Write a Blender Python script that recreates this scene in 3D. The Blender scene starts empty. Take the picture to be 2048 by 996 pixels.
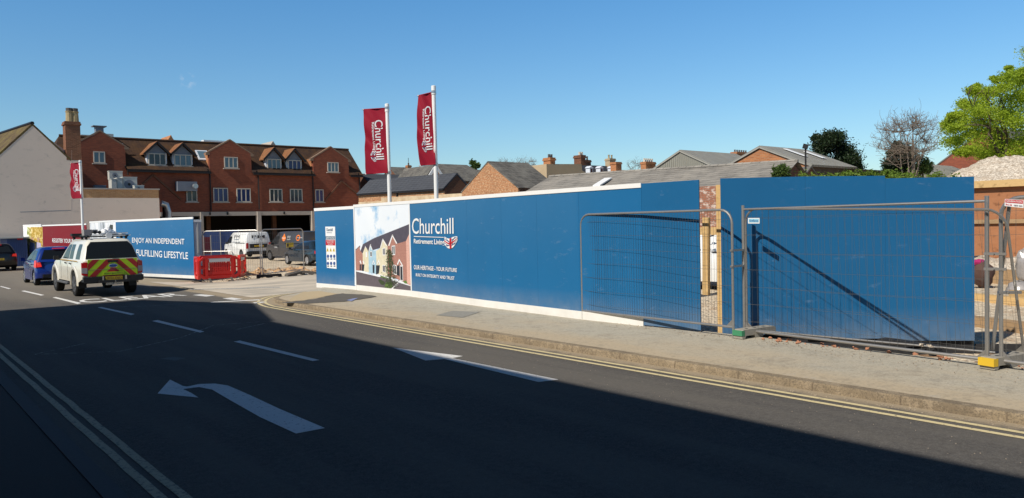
import bpy, math, random
from mathutils import Vector, noise as mnoise
random.seed(7)
R = math.radians
sc = bpy.context.scene
col = sc.collection

# ------------------------------------------------------------------ camera
F_PX = 1538.0
_A = R(39.9); _p = math.atan(51/F_PX); _ro = R(1.3)
CAM = Vector((0, 0, 1.86))
_f = Vector((math.sin(_A)*math.cos(_p), math.cos(_A)*math.cos(_p), -math.sin(_p)))
_r0 = Vector((math.cos(_A), -math.sin(_A), 0)); _u0 = _r0.cross(_f)
_u = _u0*math.cos(_ro) + _r0*math.sin(_ro); _r = _r0*math.cos(_ro) - _u0*math.sin(_ro)
cd = bpy.data.cameras.new('camera'); cam = bpy.data.objects.new('camera', cd); col.objects.link(cam)
from mathutils import Matrix
cam.matrix_world = Matrix(((_r.x, _u.x, -_f.x, CAM.x), (_r.y, _u.y, -_f.y, CAM.y), (_r.z, _u.z, -_f.z, CAM.z), (0, 0, 0, 1)))
cd.sensor_width = 36; cd.lens = 36*F_PX/2048; cd.clip_start = .05; cd.clip_end = 3000
sc.camera = cam

# ------------------------------------------------------------------ light
SUN_EL = R(43.0); TRAVEL = Vector((1, 0.11, 0)).normalized()
W = bpy.data.worlds.new('World'); sc.world = W; W.use_nodes = True
nt = W.node_tree; bg = nt.nodes['Background']
sky = nt.nodes.new('ShaderNodeTexSky'); sky.sky_type = 'NISHITA'; sky.sun_disc = False
sky.sun_elevation = SUN_EL
sky.sun_rotation = math.atan2(-TRAVEL.x, -TRAVEL.y)
sky.air_density = 1.0; sky.dust_density = 0.35; sky.ozone_density = 1.6; sky.altitude = 50
# clear spring sky: pale horizon, more saturated above; unseen zenith dimmed to deepen the shade
geo = nt.nodes.new('ShaderNodeTexCoord'); sp_ = nt.nodes.new('ShaderNodeSeparateXYZ'); nt.links.new(geo.outputs['Generated'], sp_.inputs[0])
rp_ = nt.nodes.new('ShaderNodeValToRGB'); nt.links.new(sp_.outputs[2], rp_.inputs[0]); el = rp_.color_ramp.elements
for _ in range(2): el.new(.5)
for e_, (p_, c_) in zip(el, ((0.0, (.88, 1.02, 1.08)), (.12, (.78, 1.07, 1.21)), (.33, (.55, 1.12, 1.46)), (.60, (.22, .32, .42)))): e_.position = p_; e_.color = (*c_, 1)
mx_ = nt.nodes.new('ShaderNodeMix'); mx_.data_type = 'RGBA'; mx_.blend_type = 'MULTIPLY'; mx_.inputs[0].default_value = 1
nt.links.new(sky.outputs[0], mx_.inputs[6]); nt.links.new(rp_.outputs[0], mx_.inputs[7])
# one faint wisp of cloud
wd = ray_dir = None
nz = nt.nodes.new('ShaderNodeTexNoise'); nz.inputs['Scale'].default_value = 140; nz.inputs['Detail'].default_value = 6; nt.links.new(geo.outputs['Generated'], nz.inputs['Vector'])
ds = nt.nodes.new('ShaderNodeVectorMath'); ds.operation = 'DISTANCE'; nt.links.new(geo.outputs['Generated'], ds.inputs[0])
_w = (_f*F_PX + _r*(375-1024) - _u*(162-498)).normalized(); ds.inputs[1].default_value = _w
mr = nt.nodes.new('ShaderNodeMapRange'); mr.inputs['From Min'].default_value = .011; mr.inputs['From Max'].default_value = .0; nt.links.new(ds.outputs['Value'], mr.inputs['Value'])
ml = nt.nodes.new('ShaderNodeMath'); ml.operation = 'MULTIPLY'; nt.links.new(mr.outputs[0], ml.inputs[0])
mr2 = nt.nodes.new('ShaderNodeMapRange'); mr2.inputs['From Min'].default_value = .48; mr2.inputs['From Max'].default_value = .75; mr2.inputs['To Max'].default_value = .55; nt.links.new(nz.outputs['Fac'], mr2.inputs['Value']); nt.links.new(mr2.outputs[0], ml.inputs[1])
mx2 = nt.nodes.new('ShaderNodeMix'); mx2.data_type = 'RGBA'; nt.links.new(ml.outputs[0], mx2.inputs[0]); nt.links.new(mx_.outputs[2], mx2.inputs[6]); mx2.inputs[7].default_value = (7.5, 8, 8.6, 1)
nt.links.new(mx2.outputs[2], bg.inputs[0]); bg.inputs[1].default_value = 0.10
sd = bpy.data.lights.new('sun', 'SUN'); sd.energy = 5.0; sd.angle = R(0.53); sd.color = (1.0, .93, .82)
so = bpy.data.objects.new('sun', sd); col.objects.link(so)
sdir = Vector((TRAVEL.x*math.cos(SUN_EL), TRAVEL.y*math.cos(SUN_EL), -math.sin(SUN_EL)))
so.rotation_euler = sdir.to_track_quat('-Z', 'Y').to_euler()
so.location = (-30, 0, 40)
sc.view_settings.view_transform = 'Standard'; sc.view_settings.look = 'None'
sc.view_settings.exposure = 0.0; sc.view_settings.gamma = 1; sc.view_settings.use_curve_mapping = False

# ------------------------------------------------------------------ helpers
def ray(x, y): return _f*F_PX + _r*(x-1024) - _u*(y-498)
def onX(x, y, X): d = ray(x, y); return CAM + d*(X/d.x)
def onY(x, y, Y): d = ray(x, y); return CAM + d*(Y/d.y)
def onZ(x, y, z): d = ray(x, y); return CAM + d*((z-CAM.z)/d.z)
def atD(x, y, D): return CAM + ray(x, y)*(D/F_PX)
def onP(x, y, a, b):
    a = Vector((a[0], a[1], 0)); b = Vector((b[0], b[1], 0)); n = Vector((-(b-a).y, (b-a).x, 0)); d = ray(x, y)
    return CAM + d*(((a-CAM).dot(n))/d.dot(n))

class MB:
    def __init__(s, local=False): s.v = []; s.f = []; s.m = []; s.local = local; s.cm = 0
    def add(s, vs, fs):
        o = len(s.v); s.v += [tuple(v) for v in vs]
        for f in fs: s.f.append(tuple(i+o for i in f)); s.m.append(s.cm)
        return s
    def poly(s, pts): return s.add(pts, [tuple(range(len(pts)))])
    def box(s, c, d, rz=0, tilt=0):
        cx, cy, cz = c; hx, hy, hz = d[0]/2, d[1]/2, d[2]/2; ca, sa = math.cos(rz), math.sin(rz)
        vs = []
        for x, y, z in ((-hx,-hy,-hz),(hx,-hy,-hz),(hx,hy,-hz),(-hx,hy,-hz),(-hx,-hy,hz),(hx,-hy,hz),(hx,hy,hz),(-hx,hy,hz)):
            if tilt: y, z = y*math.cos(tilt)-z*math.sin(tilt), y*math.sin(tilt)+z*math.cos(tilt)
            vs.append((cx+x*ca-y*sa, cy+x*sa+y*ca, cz+z))
        return s.add(vs, [(0,3,2,1),(4,5,6,7),(0,1,5,4),(1,2,6,5),(2,3,7,6),(3,0,4,7)])
    def prism(s, pts, vec):          # extrude a planar loop along vec
        vec = Vector(vec); n = len(pts); a = [Vector(p) for p in pts]
        return s.add(a + [p+vec for p in a], [tuple(range(n))[::-1], tuple(range(n, 2*n))] + [(i, (i+1) % n, n+(i+1) % n, n+i) for i in range(n)])
    def bar(s, a, b, w, h):          # rectangular bar a->b
        a = Vector(a); b = Vector(b); d = (b-a).normalized(); up = Vector((0,0,1)) if abs(d.z) < .9 else Vector((0,1,0))
        x = d.cross(up).normalized()*w/2; y = x.cross(d).normalized()*h/2
        return s.prism([a-x-y, a+x-y, a+x+y, a-x+y], b-a)
    def tube(s, pts, r, n=8, cap=True):
        pts = [Vector(p) for p in pts]; rs = r if isinstance(r, (list, tuple)) else [r]*len(pts); vs = []; fs = []
        d0 = (pts[1]-pts[0]).normalized(); up = Vector((0,0,1)) if abs(d0.z) < .9 else Vector((1,0,0)); x = d0.cross(up).normalized()
        for i, p in enumerate(pts):
            d = ((pts[min(i+1, len(pts)-1)]-p).normalized() + (p-pts[max(i-1, 0)]).normalized())
            d = d.normalized() if d.length > 1e-6 else d0
            x = (x - d*x.dot(d)).normalized(); y = d.cross(x)
            for k in range(n): a = 2*math.pi*k/n; vs.append(p + (x*math.cos(a)+y*math.sin(a))*rs[i])
        for i in range(len(pts)-1):
            for k in range(n): fs.append((i*n+k, i*n+(k+1) % n, (i+1)*n+(k+1) % n, (i+1)*n+k))
        if cap: fs += [tuple(range(n))[::-1], tuple(range((len(pts)-1)*n, len(pts)*n))]
        return s.add(vs, fs)
    def lathe(s, prof, c, axis='z', n=20):   # prof: (r, h)
        vs = []; fs = []
        for r, h in prof:
            for k in range(n):
                a = 2*math.pi*k/n; p = (r*math.cos(a), r*math.sin(a), h)
                if axis == 'x': p = (h, p[0], p[1])
                if axis == 'y': p = (p[0], h, p[1])
                vs.append((c[0]+p[0], c[1]+p[1], c[2]+p[2]))
        for i in range(len(prof)-1):
            for k in range(n): fs.append((i*n+k, i*n+(k+1) % n, (i+1)*n+(k+1) % n, (i+1)*n+k))
        fs += [tuple(range(n))[::-1], tuple(range((len(prof)-1)*n, len(prof)*n))]
        return s.add(vs, fs)

def world_off(p):
    o = Vector((0, 0, 0))
    while p is not None: o += p.location; p = p.parent
    return o
def part(name, mb, mat, parent=None, smooth=False, label=None):
    off = world_off(parent) if (parent is not None and not mb.local) else Vector((0, 0, 0))
    me = bpy.data.meshes.new(name); me.from_pydata([Vector(v)-off for v in mb.v], [], mb.f)
    mats = mat if isinstance(mat, (list, tuple)) else [mat]
    for m in mats: me.materials.append(m)
    if len(mats) > 1: me.polygons.foreach_set('material_index', mb.m)
    if smooth: me.shade_smooth(); me.set_sharp_from_angle(angle=.62)
    me.update(); o = bpy.data.objects.new(name, me); col.objects.link(o); o.parent = parent
    if label: o['label'] = label
    return o
def thing(name, label, cat, loc=(0, 0, 0), rz=0, group=None):
    o = bpy.data.objects.new(name, None); col.objects.link(o); o.location = loc; o.rotation_euler = (0, 0, rz); o.empty_display_size = .2
    return tag(o, label, cat, group)
def tag(o, label, cat, group=None):
    o['label'] = label; o['category'] = cat
    if group: o['group'] = group
    return o
def struct(name, mb, mat, kind='structure', smooth=False):
    o = part(name, mb, mat, None, smooth); o['kind'] = kind; return o
def dup(root, loc, rz=0, label=None, scale=None):
    def cp(o, par):
        c = o.copy(); col.objects.link(c); c.parent = par
        for ch in list(o.children): cp(ch, c)
        return c
    r = cp(root, None); r.location = loc; r.rotation_euler = (0, 0, rz)
    if label: r['label'] = label
    if scale: r.scale = scale
    return r

# text as flat triangles in a unit box
_tc = {}
def text_geo(body, bold=0.0, res=3):
    k = (body, bold, res)
    if k in _tc: return _tc[k]
    cu = bpy.data.curves.new('t', 'FONT'); cu.body = body; cu.resolution_u = res; cu.offset = bold; cu.fill_mode = 'FRONT'
    o = bpy.data.objects.new('t', cu); col.objects.link(o); dg = bpy.context.evaluated_depsgraph_get(); dg.update()
    me = bpy.data.meshes.new_from_object(o.evaluated_get(dg)); vs = [(v.co.x, v.co.y) for v in me.vertices]; fs = [tuple(p.vertices) for p in me.polygons]
    bpy.data.objects.remove(o); bpy.data.curves.remove(cu); bpy.data.meshes.remove(me)
    x0 = min(v[0] for v in vs); x1 = max(v[0] for v in vs); y0 = min(v[1] for v in vs); y1 = max(v[1] for v in vs)
    _tc[k] = ([((x-x0)/(x1-x0), (y-y0)/(y1-y0)) for x, y in vs], fs, (x1-x0)/(y1-y0)); return _tc[k]
def text_on(mb, body, quad, off=0, bold=0.0, res=3):      # quad BL BR TR TL in 3D
    vs, fs, _ = text_geo(body, bold, res); bl, br, tr, tl = [Vector(q) for q in quad]
    n = (br-bl).cross(tl-bl).normalized()*off
    mb.add([bl.lerp(br, x).lerp(tl.lerp(tr, x), y)+n for x, y in vs], fs); return mb

# ------------------------------------------------------------------ materials
class NT:
    def __init__(s, name, rough=.8, spec=.3, metal=0.0):
        s.m = bpy.data.materials.new(name); s.m.use_nodes = True; s.t = s.m.node_tree; s.b = s.t.nodes['Principled BSDF']
        s.b.inputs['Roughness'].default_value = rough; s.b.inputs['Specular IOR Level'].default_value = spec; s.b.inputs['Metallic'].default_value = metal
    def n(s, t, **k):
        o = s.t.nodes.new(t)
        for a, b in k.items(): setattr(o, a, b)
        return o
    def l(s, a, b): s.t.links.new(a, b)
    def pos(s):
        if not hasattr(s, '_p'): s._p = s.n('ShaderNodeTexCoord').outputs['Object']
        return s._p
    def noise(s, scale, detail=4, vec=None, rough=.5):
        o = s.n('ShaderNodeTexNoise'); o.inputs['Scale'].default_value = scale; o.inputs['Detail'].default_value = detail; o.inputs['Roughness'].default_value = rough
        s.l(vec or s.pos(), o.inputs['Vector']); return o.outputs['Fac']
    def vor(s, scale, vec=None, out='Distance'):
        o = s.n('ShaderNodeTexVoronoi'); o.inputs['Scale'].default_value = scale; s.l(vec or s.pos(), o.inputs['Vector']); return o.outputs[out]
    def ramp(s, fac, stops):
        o = s.n('ShaderNodeValToRGB'); s.l(fac, o.inputs[0]); e = o.color_ramp.elements
        while len(e) < len(stops): e.new(.5)
        for i, (p, c) in enumerate(stops):
            e[i].position = p; e[i].color = (c, c, c, 1) if isinstance(c, (int, float)) else (*c, 1)
        return o.outputs[0]
    def mix(s, fac, a, b, mode='MIX'):
        o = s.n('ShaderNodeMix', data_type='RGBA', blend_type=mode)
        for sock, v in ((o.inputs[0], fac), (o.inputs[6], a), (o.inputs[7], b)):
            if isinstance(v, (int, float)): sock.default_value = v
            elif isinstance(v, tuple): sock.default_value = (*v, 1)
            else: s.l(v, sock)
        return o.outputs[2]
    def math(s, op, a, b=0.0, c=None, clamp=False):
        o = s.n('ShaderNodeMath', operation=op, use_clamp=clamp)
        for i, v in enumerate((a, b, c)):
            if v is None: continue
            if isinstance(v, (int, float)): o.inputs[i].default_value = v
            else: s.l(v, o.inputs[i])
        return o.outputs[0]
    def sep(s, v=None):
        o = s.n('ShaderNodeSeparateXYZ'); s.l(v or s.pos(), o.inputs[0]); return o.outputs
    def comb(s, x, y, z=0.0):
        o = s.n('ShaderNodeCombineXYZ')
        for i, v in enumerate((x, y, z)):
            if isinstance(v, (int, float)): o.inputs[i].default_value = v
            else: s.l(v, o.inputs[i])
        return o.outputs[0]
    def scale(s, v, sc_):
        o = s.n('ShaderNodeVectorMath', operation='MULTIPLY'); s.l(v, o.inputs[0]); o.inputs[1].default_value = sc_; return o.outputs[0]
    def bump(s, h, strength=.3, dist=.01):
        o = s.n('ShaderNodeBump'); o.inputs['Strength'].default_value = strength; o.inputs['Distance'].default_value = dist
        s.l(h, o.inputs['Height']); s.l(o.outputs[0], s.b.inputs['Normal'])
    def col(s, c):
        if isinstance(c, tuple): s.b.inputs['Base Color'].default_value = (*c, 1)
        else: s.l(c, s.b.inputs['Base Color'])
        return s
_mc = {}
def plain(name, c, rough=.6, spec=.35, metal=0, var=.12, scale=3.0, coat=0):
    if name in _mc: return _mc[name]
    t = NT(name, rough, spec, metal); n = t.noise(scale, 5)
    t.col(t.mix(n, tuple(x*(1-var) for x in c), tuple(min(1, x*(1+var)) for x in c)))
    if coat: t.b.inputs['Coat Weight'].default_value = coat; t.b.inputs['Coat Roughness'].default_value = .06
    _mc[name] = t.m; return t.m
def brick(name, c1, c2, mortar, dirt=.35, cell=(.225, .075), speck=None):
    t = NT(name, .9, .15); x, y, z = t.sep(); uv = t.comb(t.math('ADD', x, y), z)
    b = t.n('ShaderNodeTexBrick'); t.l(uv, b.inputs['Vector']); b.inputs['Scale'].default_value = 1
    b.inputs['Brick Width'].default_value = cell[0]; b.inputs['Row Height'].default_value = cell[1]; b.inputs['Mortar Size'].default_value = .008
    b.inputs['Color1'].default_value = (*c1, 1); b.inputs['Color2'].default_value = (*c2, 1); b.inputs['Mortar'].default_value = (*mortar, 1)
    n = t.noise(.6, 6); c = t.mix(t.ramp(n, [(.3, 0.0), (.75, 1.0)]), b.outputs[0], t.mix(.55, b.outputs[0], (.05, .035, .03)), 'MIX') if dirt else b.outputs[0]
    if dirt:
        m = t.math('MULTIPLY', t.ramp(n, [(.45, 0.0), (.8, 1.0)]), dirt); c = t.mix(m, b.outputs[0], (.07, .05, .04))
    c = t.mix(t.math('MULTIPLY', t.noise(9, 3, t.scale(uv, (1, 3, 1))), .5), c, t.mix(1.0, c, (.45, .4, .4), 'MULTIPLY'))
    if speck:
        c = t.mix(t.ramp(t.noise(8, 6, t.scale(t.pos(), (1, 1, 1.8)), .7), [(.5, 0.0), (.64, .75)]), c, speck)
    t.col(c); t.bump(b.outputs['Fac'], .3, -.006); return t.m
def tiles(name, c1, c2, moss, row=.12, amt=.5, axis='z', wid=.2):
    t = NT(name, .85, .2); x, y, z = t.sep(); uv = t.comb(t.math('ADD', x, y), t.math('MULTIPLY', z, 1.5))
    b = t.n('ShaderNodeTexBrick'); t.l(uv, b.inputs['Vector']); b.inputs['Scale'].default_value = 1
    b.inputs['Brick Width'].default_value = wid; b.inputs['Row Height'].default_value = row; b.inputs['Mortar Size'].default_value = .012
    b.inputs['Color1'].default_value = (*c1, 1); b.inputs['Color2'].default_value = (*c2, 1); b.inputs['Mortar'].default_value = (*[v*.35 for v in c1], 1)
    n = t.noise(1.3, 7, rough=.7); c = t.mix(t.math('MULTIPLY', t.ramp(n, [(.42, 0.0), (.66, 1.0)]), amt), b.outputs[0], moss)
    t.col(c); t.bump(b.outputs['Fac'], .5, -.015); return t.m
def foliage(name, c1, c2, trans=.3):
    t = NT(name, .55, .3); n = t.noise(1.1, 3); n2 = t.noise(14, 2)
    c = t.mix(n2, t.mix(n, c1, c2), t.mix(n, tuple(v*.6 for v in c1), c2)); t.col(c)
    if trans:
        tr = t.n('ShaderNodeBsdfTranslucent'); t.l(c, tr.inputs[0]); mx = t.n('ShaderNodeMixShader'); mx.inputs[0].default_value = trans
        t.l(t.b.outputs[0], mx.inputs[1]); t.l(tr.outputs[0], mx.inputs[2]); t.l(mx.outputs[0], t.t.nodes['Material Output'].inputs[0])
    return t.m
def wood(name, c1, c2, sc_=(2, 2, 14)):
    t = NT(name, .8, .2); n = t.noise(3, 6, t.scale(t.pos(), sc_)); k = t.noise(5, 3)
    t.col(t.mix(t.ramp(k, [(.6, 0.0), (.72, .6)]), t.mix(n, c1, c2), tuple(v*.5 for v in c1))); t.bump(n, .2, .004); return t.m

M = {}
def mk_mats():
    # asphalt of the carriageway
    t = NT('asphalt', .92, .12); n = t.noise(60, 5, rough=.8); big = t.noise(.5, 5); sp = t.vor(70)
    c = t.mix(t.ramp(n, [(.3, 0.0), (.72, 1.0)]), (.056, .052, .049), (.185, .175, .162))
    c = t.mix(t.math('MULTIPLY', t.ramp(big, [(.35, 0.0), (.7, 1.0)]), .35), c, (.11, .10, .09))
    c = t.mix(t.ramp(t.noise(17, 5, rough=.75), [(.38, .0), (.7, .55)]), c, (.035, .033, .032))
    c = t.mix(t.math('MULTIPLY', t.ramp(t.noise(5, 6, rough=.7), [(.55, 0.0), (.75, 1.0)]), .35), c, (.19, .175, .155))
    c = t.mix(t.ramp(sp, [(.0, .8), (.16, 0.0)]), c, (.24, .23, .215)); c = t.mix(t.ramp(t.vor(26), [(.0, .7), (.07, 0.0)]), c, (.34, .32, .29))
    g = t.noise(1.6, 3, t.scale(t.pos(), (1, .12, 1))); c = t.mix(t.math('MULTIPLY', t.ramp(g, [(.42, 0.0), (.60, 1.0)]), .5), c, (.15, .138, .12))
    x, y, z = t.sep()
    dust = t.math('MULTIPLY', t.ramp(t.math('ADD', t.math('MULTIPLY', t.math('SUBTRACT', y, 20.5), .11), t.math('MULTIPLY', t.math('SUBTRACT', big, .5), .8)), [(.2, 0.0), (1.0, 1.0)]),
                  t.ramp(t.math('DIVIDE', x, 10), [(.25, .35), (.8, 1.0)]))
    c = t.mix(t.math('MULTIPLY', dust, .75), c, (.30, .26, .205)); gut = t.math('ADD', t.math('MULTIPLY', t.math('SUBTRACT', x, 7.36), 5.0), t.math('MULTIPLY', t.math('SUBTRACT', t.noise(3, 6, rough=.7), .5), 2.4))
    c = t.mix(t.math('MULTIPLY', t.ramp(gut, [(.2, 0.0), (1.0, 1.0)]), t.ramp(x, [(.0, 0.0), (1.0, 1.0)])), c, (.33, .27, .19)); t.col(c)
    t.bump(n, .7, .008); M['asphalt'] = t.m
    # worn pavement asphalt, dusty towards the kerb
    t = NT('pavement', .88, .25); n = t.noise(55, 5, rough=.8); big = t.noise(.9, 6, t.scale(t.pos(), (1, .35, 1)), .65); x, y, z = t.sep()
    c = t.mix(t.ramp(n, [(.3, 0.0), (.7, 1.0)]), (.29, .265, .215), (.54, .495, .395))
    d = t.math('ADD', t.math('MULTIPLY', t.math('SUBTRACT', 9.15, x), .8), t.math('MULTIPLY', t.math('SUBTRACT', big, .5), 2.6))
    c = t.mix(t.math('MULTIPLY', t.ramp(d, [(.0, 0.0), (.8, 1.0)]), .8), c, (.46, .37, .25))
    c = t.mix(t.math('MULTIPLY', t.ramp(t.noise(2.2, 6, rough=.7), [(.55, 0.0), (.72, 1.0)]), .4), c, (.11, .105, .1))
    c = t.mix(t.math('MULTIPLY', t.ramp(t.noise(1.2, 6, rough=.75), [(.6, 0.0), (.68, 1.0)]), .45), c, (.42, .39, .34))
    c = t.mix(t.ramp(t.vor(38), [(.0, .8), (.14, 0.0)]), c, (.5, .46, .38)); c = t.mix(t.ramp(t.noise(24, 5, rough=.8), [(.5, .0), (.7, .5)]), c, (.15, .14, .12)); c = t.mix(t.ramp(t.noise(4.5, 6, rough=.75), [(.52, .0), (.64, .35)]), c, (.2, .17, .13)); t.col(c); t.bump(n, .5, .006); M['pavement'] = t.m
    t = NT('kerb', .9, .2); x, y, z = t.sep(); fr = t.math('FRACT', t.math('DIVIDE', t.math('ADD', y, x), .915))
    n = t.noise(12, 6, rough=.7); c = t.mix(n, (.20, .155, .10), (.40, .32, .215)); c = t.mix(t.ramp(t.noise(40, 4), [(.5, 0.0), (.7, .6)]), c, (.13, .105, .075)); c = t.mix(t.ramp(t.noise(1.1, 6, rough=.7), [(.42, 0.0), (.62, .8)]), c, (.17, .135, .095)); c = t.mix(t.ramp(t.noise(7, 6, rough=.8), [(.5, 0.0), (.6, .5)]), c, (.42, .34, .24)); c = t.mix(t.ramp(t.noise(75, 3), [(.5, 0.0), (.62, .6)]), c, (.10, .085, .065))
    c = t.mix(t.ramp(t.math('ABSOLUTE', t.math('SUBTRACT', fr, .5)), [(.488, 0.0), (.493, .5)]), c, (.08, .06, .045)); t.col(c); t.bump(n, .5, .01); M['kerb'] = t.m
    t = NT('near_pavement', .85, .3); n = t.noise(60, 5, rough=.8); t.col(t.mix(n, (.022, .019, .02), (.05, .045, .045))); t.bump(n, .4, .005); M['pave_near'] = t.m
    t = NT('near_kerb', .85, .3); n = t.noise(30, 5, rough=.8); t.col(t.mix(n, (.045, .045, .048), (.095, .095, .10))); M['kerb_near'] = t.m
    def paint(name, c1, wear):
        t = NT(name, .7, .35); n = t.noise(22, 6, rough=.75); n2 = t.noise(3, 4)
        c = t.mix(n2, tuple(v*.85 for v in c1), c1); c = t.mix(t.ramp(n, [(wear, .0), (wear+.08, .85)]), c, (.1, .095, .09)); t.col(c); return t.m
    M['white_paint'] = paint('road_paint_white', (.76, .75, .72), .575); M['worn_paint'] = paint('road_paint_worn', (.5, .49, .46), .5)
    M['yellow_paint'] = paint('road_paint_yellow', (.68, .57, .32), .57); M['yellow_worn_shaded'] = paint('road_paint_yellow_worn_shaded', (.42, .35, .22), .52)  # second yellow: more wear, and the houses' shade put into its colour
    # gravel yard
    t = NT('gravel', .95, .1); a = t.vor(14, out='Color'); s = t.n('ShaderNodeSeparateColor'); t.l(a, s.inputs[0]); d = t.vor(14)
    c = t.mix(s.outputs[0], (.42, .33, .23), (.78, .67, .51)); big = t.noise(.35, 5)
    c = t.mix(t.ramp(big, [(.35, 0.0), (.65, .7)]), c, (.66, .56, .42)); c = t.mix(t.ramp(t.noise(2.5, 5), [(.54, 0.0), (.7, .6)]), c, (.42, .27, .16))
    t.col(c); t.bump(d, .9, .06); M['gravel'] = t.m
    t = NT('pale_gravel', .95, .1); a = t.vor(20, out='Color'); s = t.n('ShaderNodeSeparateColor'); t.l(a, s.inputs[0]); d = t.vor(16)
    c = t.mix(s.outputs[0], (.30, .24, .18), (.74, .66, .55)); c = t.mix(t.ramp(t.noise(1.5, 5), [(.45, 0.0), (.7, .6)]), c, (.45, .36, .27)); t.col(c); t.bump(d, .6, .03); M['pale_gravel'] = t.m
    t = NT('soil', .95, .1); n = t.noise(7, 7, rough=.75); t.col(t.mix(n, (.12, .06, .035), (.42, .28, .17))); t.bump(n, .9, .06); M['soil'] = t.m
    t = NT('apron', .9, .2); n = t.noise(40, 5, rough=.8); big = t.noise(.6, 6, t.scale(t.pos(), (.5, 1.3, 1)), .65)
    c = t.mix(t.ramp(big, [(.38, 0.0), (.6, 1.0)]), t.mix(n, (.30, .275, .23), (.46, .41, .34)), t.mix(n, (.48, .42, .33), (.72, .63, .51))); t.col(c); t.bump(n, .4, .006); M['apron'] = t.m
    t = NT('ground', .95, .1); n = t.noise(.3, 6); t.col(t.mix(n, (.12, .11, .07), (.24, .2, .14))); M['ground'] = t.m
    # hoarding panels: gloss vinyl on board, joints every 1.22 m, faint grime
    def vinyl(name, c, rough=.28, spec=.35, grime=.38):
        t = NT(name, rough, spec); n = t.noise(.8, 5, t.scale(t.pos(), (1, 1, .5))); g = t.noise(7, 5); x, y, z = t.sep()
        cc = t.mix(n, tuple(v*.88 for v in c), tuple(v*1.1 for v in c))
        cc = t.mix(t.math('MULTIPLY', t.ramp(g, [(.62, 0.0), (.9, 1.0)]), .03), cc, (.5, .5, .48))
        low = t.math('MULTIPLY', t.ramp(z, [(.0, 1.0), (.5, 0.0)]), t.noise(5, 4)); cc = t.mix(t.math('MULTIPLY', low, grime), cc, (.42, .37, .29)); cc = t.mix(t.math('MULTIPLY', t.ramp(t.noise(2.3, 7, t.scale(t.pos(), (1, 1, 3)), .75), [(.60, 0.0), (.68, 1.0)]), .10), cc, (.45, .5, .55))
        t.col(cc); bn = t.noise(1.5, 2); t.bump(bn, .12, .04); return t.m
    M['blue'] = vinyl('blue_vinyl', (.017, .135, .315), .2, .4); M['blue_new'] = vinyl('blue_board', (.013, .115, .27), .4, .3)
    M['burgundy'] = vinyl('burgundy_vinyl', (.21, .008, .018)); M['white_base'] = vinyl('white_base_board', (.80, .80, .78), .5, .3, .45); M['white'] = plain('white_trim', (.80, .80, .79), .4, .4, var=.04)
    M['print_white'] = plain('print_white', (.78, .79, .80), .4, .3, var=.02); M['print_red'] = plain('print_red', (.5, .01, .02), .5, var=.05); M['print_navy'] = plain('print_navy', (.02, .04, .15), .5, var=.05)
    M['flag'] = plain('flag_cloth', (.30, .010, .028), .6, .2, var=.1); M['black'] = plain('black_plastic', (.012, .012, .013), .5, .4); M['rubber'] = plain('rubber', (.03, .03, .032), .85, .2, var=.3, scale=20)
    M['rubber_dusty'] = plain('dusty_rubber', (.11, .10, .09), .9, .15, var=.35, scale=15); M['concrete'] = plain('concrete', (.30, .28, .24), .9, .2, var=.25, scale=12)
    t = NT('galvanised', .42, .5, .75); n = t.noise(30, 4); n2 = t.noise(3, 4); t.col(t.mix(n2, t.mix(n, (.30, .31, .32), (.50, .51, .52)), (.36, .33, .29))); M['galv'] = t.m
    M['wire'] = plain('fence_wire', (.17, .17, .16), .5, .5, .5); M['pole'] = plain('pole_white', (.82, .82, .80), .35, .4, var=.03)
    M['brick_red'] = brick('brick_red', (.34, .095, .050), (.24, .065, .038), (.2, .11, .08), .2); M['brick_orange'] = brick('brick_orange', (.56, .22, .085), (.42, .15, .06), (.45, .32, .2), .3)
    M['brick_speck'] = brick('brick_weathered', (.50, .22, .10), (.36, .15, .07), (.42, .30, .18), .25, speck=(.60, .44, .27)); M['brick_sunlit'] = brick('brick_parapet_sunlit', (.74, .40, .17), (.60, .29, .12), (.6, .45, .3), .15); M['brick_stack'] = brick('brick_stack', (.32, .13, .075), (.20, .085, .05), (.3, .2, .13), .4); M['brick_dark'] = brick('brick_brown', (.22, .09, .05), (.15, .06, .035), (.2, .14, .1), .3)  # parapet brick: orange brick brightened, the sun it catches put in the colour
    M['brick_white'] = brick('brick_whitewashed', (.42, .17, .10), (.34, .13, .08), (.3, .2, .15), .1, (.15, .05), speck=(.75, .68, .6))
    M['tile_brown'] = tiles('tile_brown', (.075, .043, .030), (.05, .030, .023), (.13, .065, .022), .14, .5); M['tile_orange'] = tiles('tile_orange', (.33, .14, .06), (.22, .09, .045), (.2, .13, .06), .13, .4)
    M['slate'] = tiles('slate_blue', (.07, .075, .088), (.058, .062, .074), (.09, .09, .095), .2, .2, wid=.3); M['slate_old'] = tiles('slate_old', (.15, .14, .125), (.095, .09, .085), (.24, .23, .20), .16, .6, wid=.26)
    M['slate_grey'] = tiles('slate_weathered', (.29, .27, .24), (.20, .185, .165), (.33, .30, .26), .14, .7, wid=.24)
    t = NT('render_grey', .92, .15); n = t.noise(.45, 7, rough=.7); n2 = t.noise(3.0, 5); x, y, z = t.sep(); c = t.mix(n, (.72, .59, .49), (.80, .66, .55)); c = t.mix(t.ramp(t.noise(1.1, 7, t.scale(t.pos(), (1, 1, 2.2)), .72), [(.54, 0.0), (.72, .5)]), c, (.46, .38, .32)); c = t.mix(t.ramp(n2, [(.64, 0.0), (.85, .5)]), c, (.22, .19, .17)); t.col(c); M['render'] = t.m
    t = NT('render_tan', .92, .15); n = t.noise(.9, 6); t.col(t.mix(n, (.36, .27, .165), (.48, .38, .26))); M['render_tan'] = t.m
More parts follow.
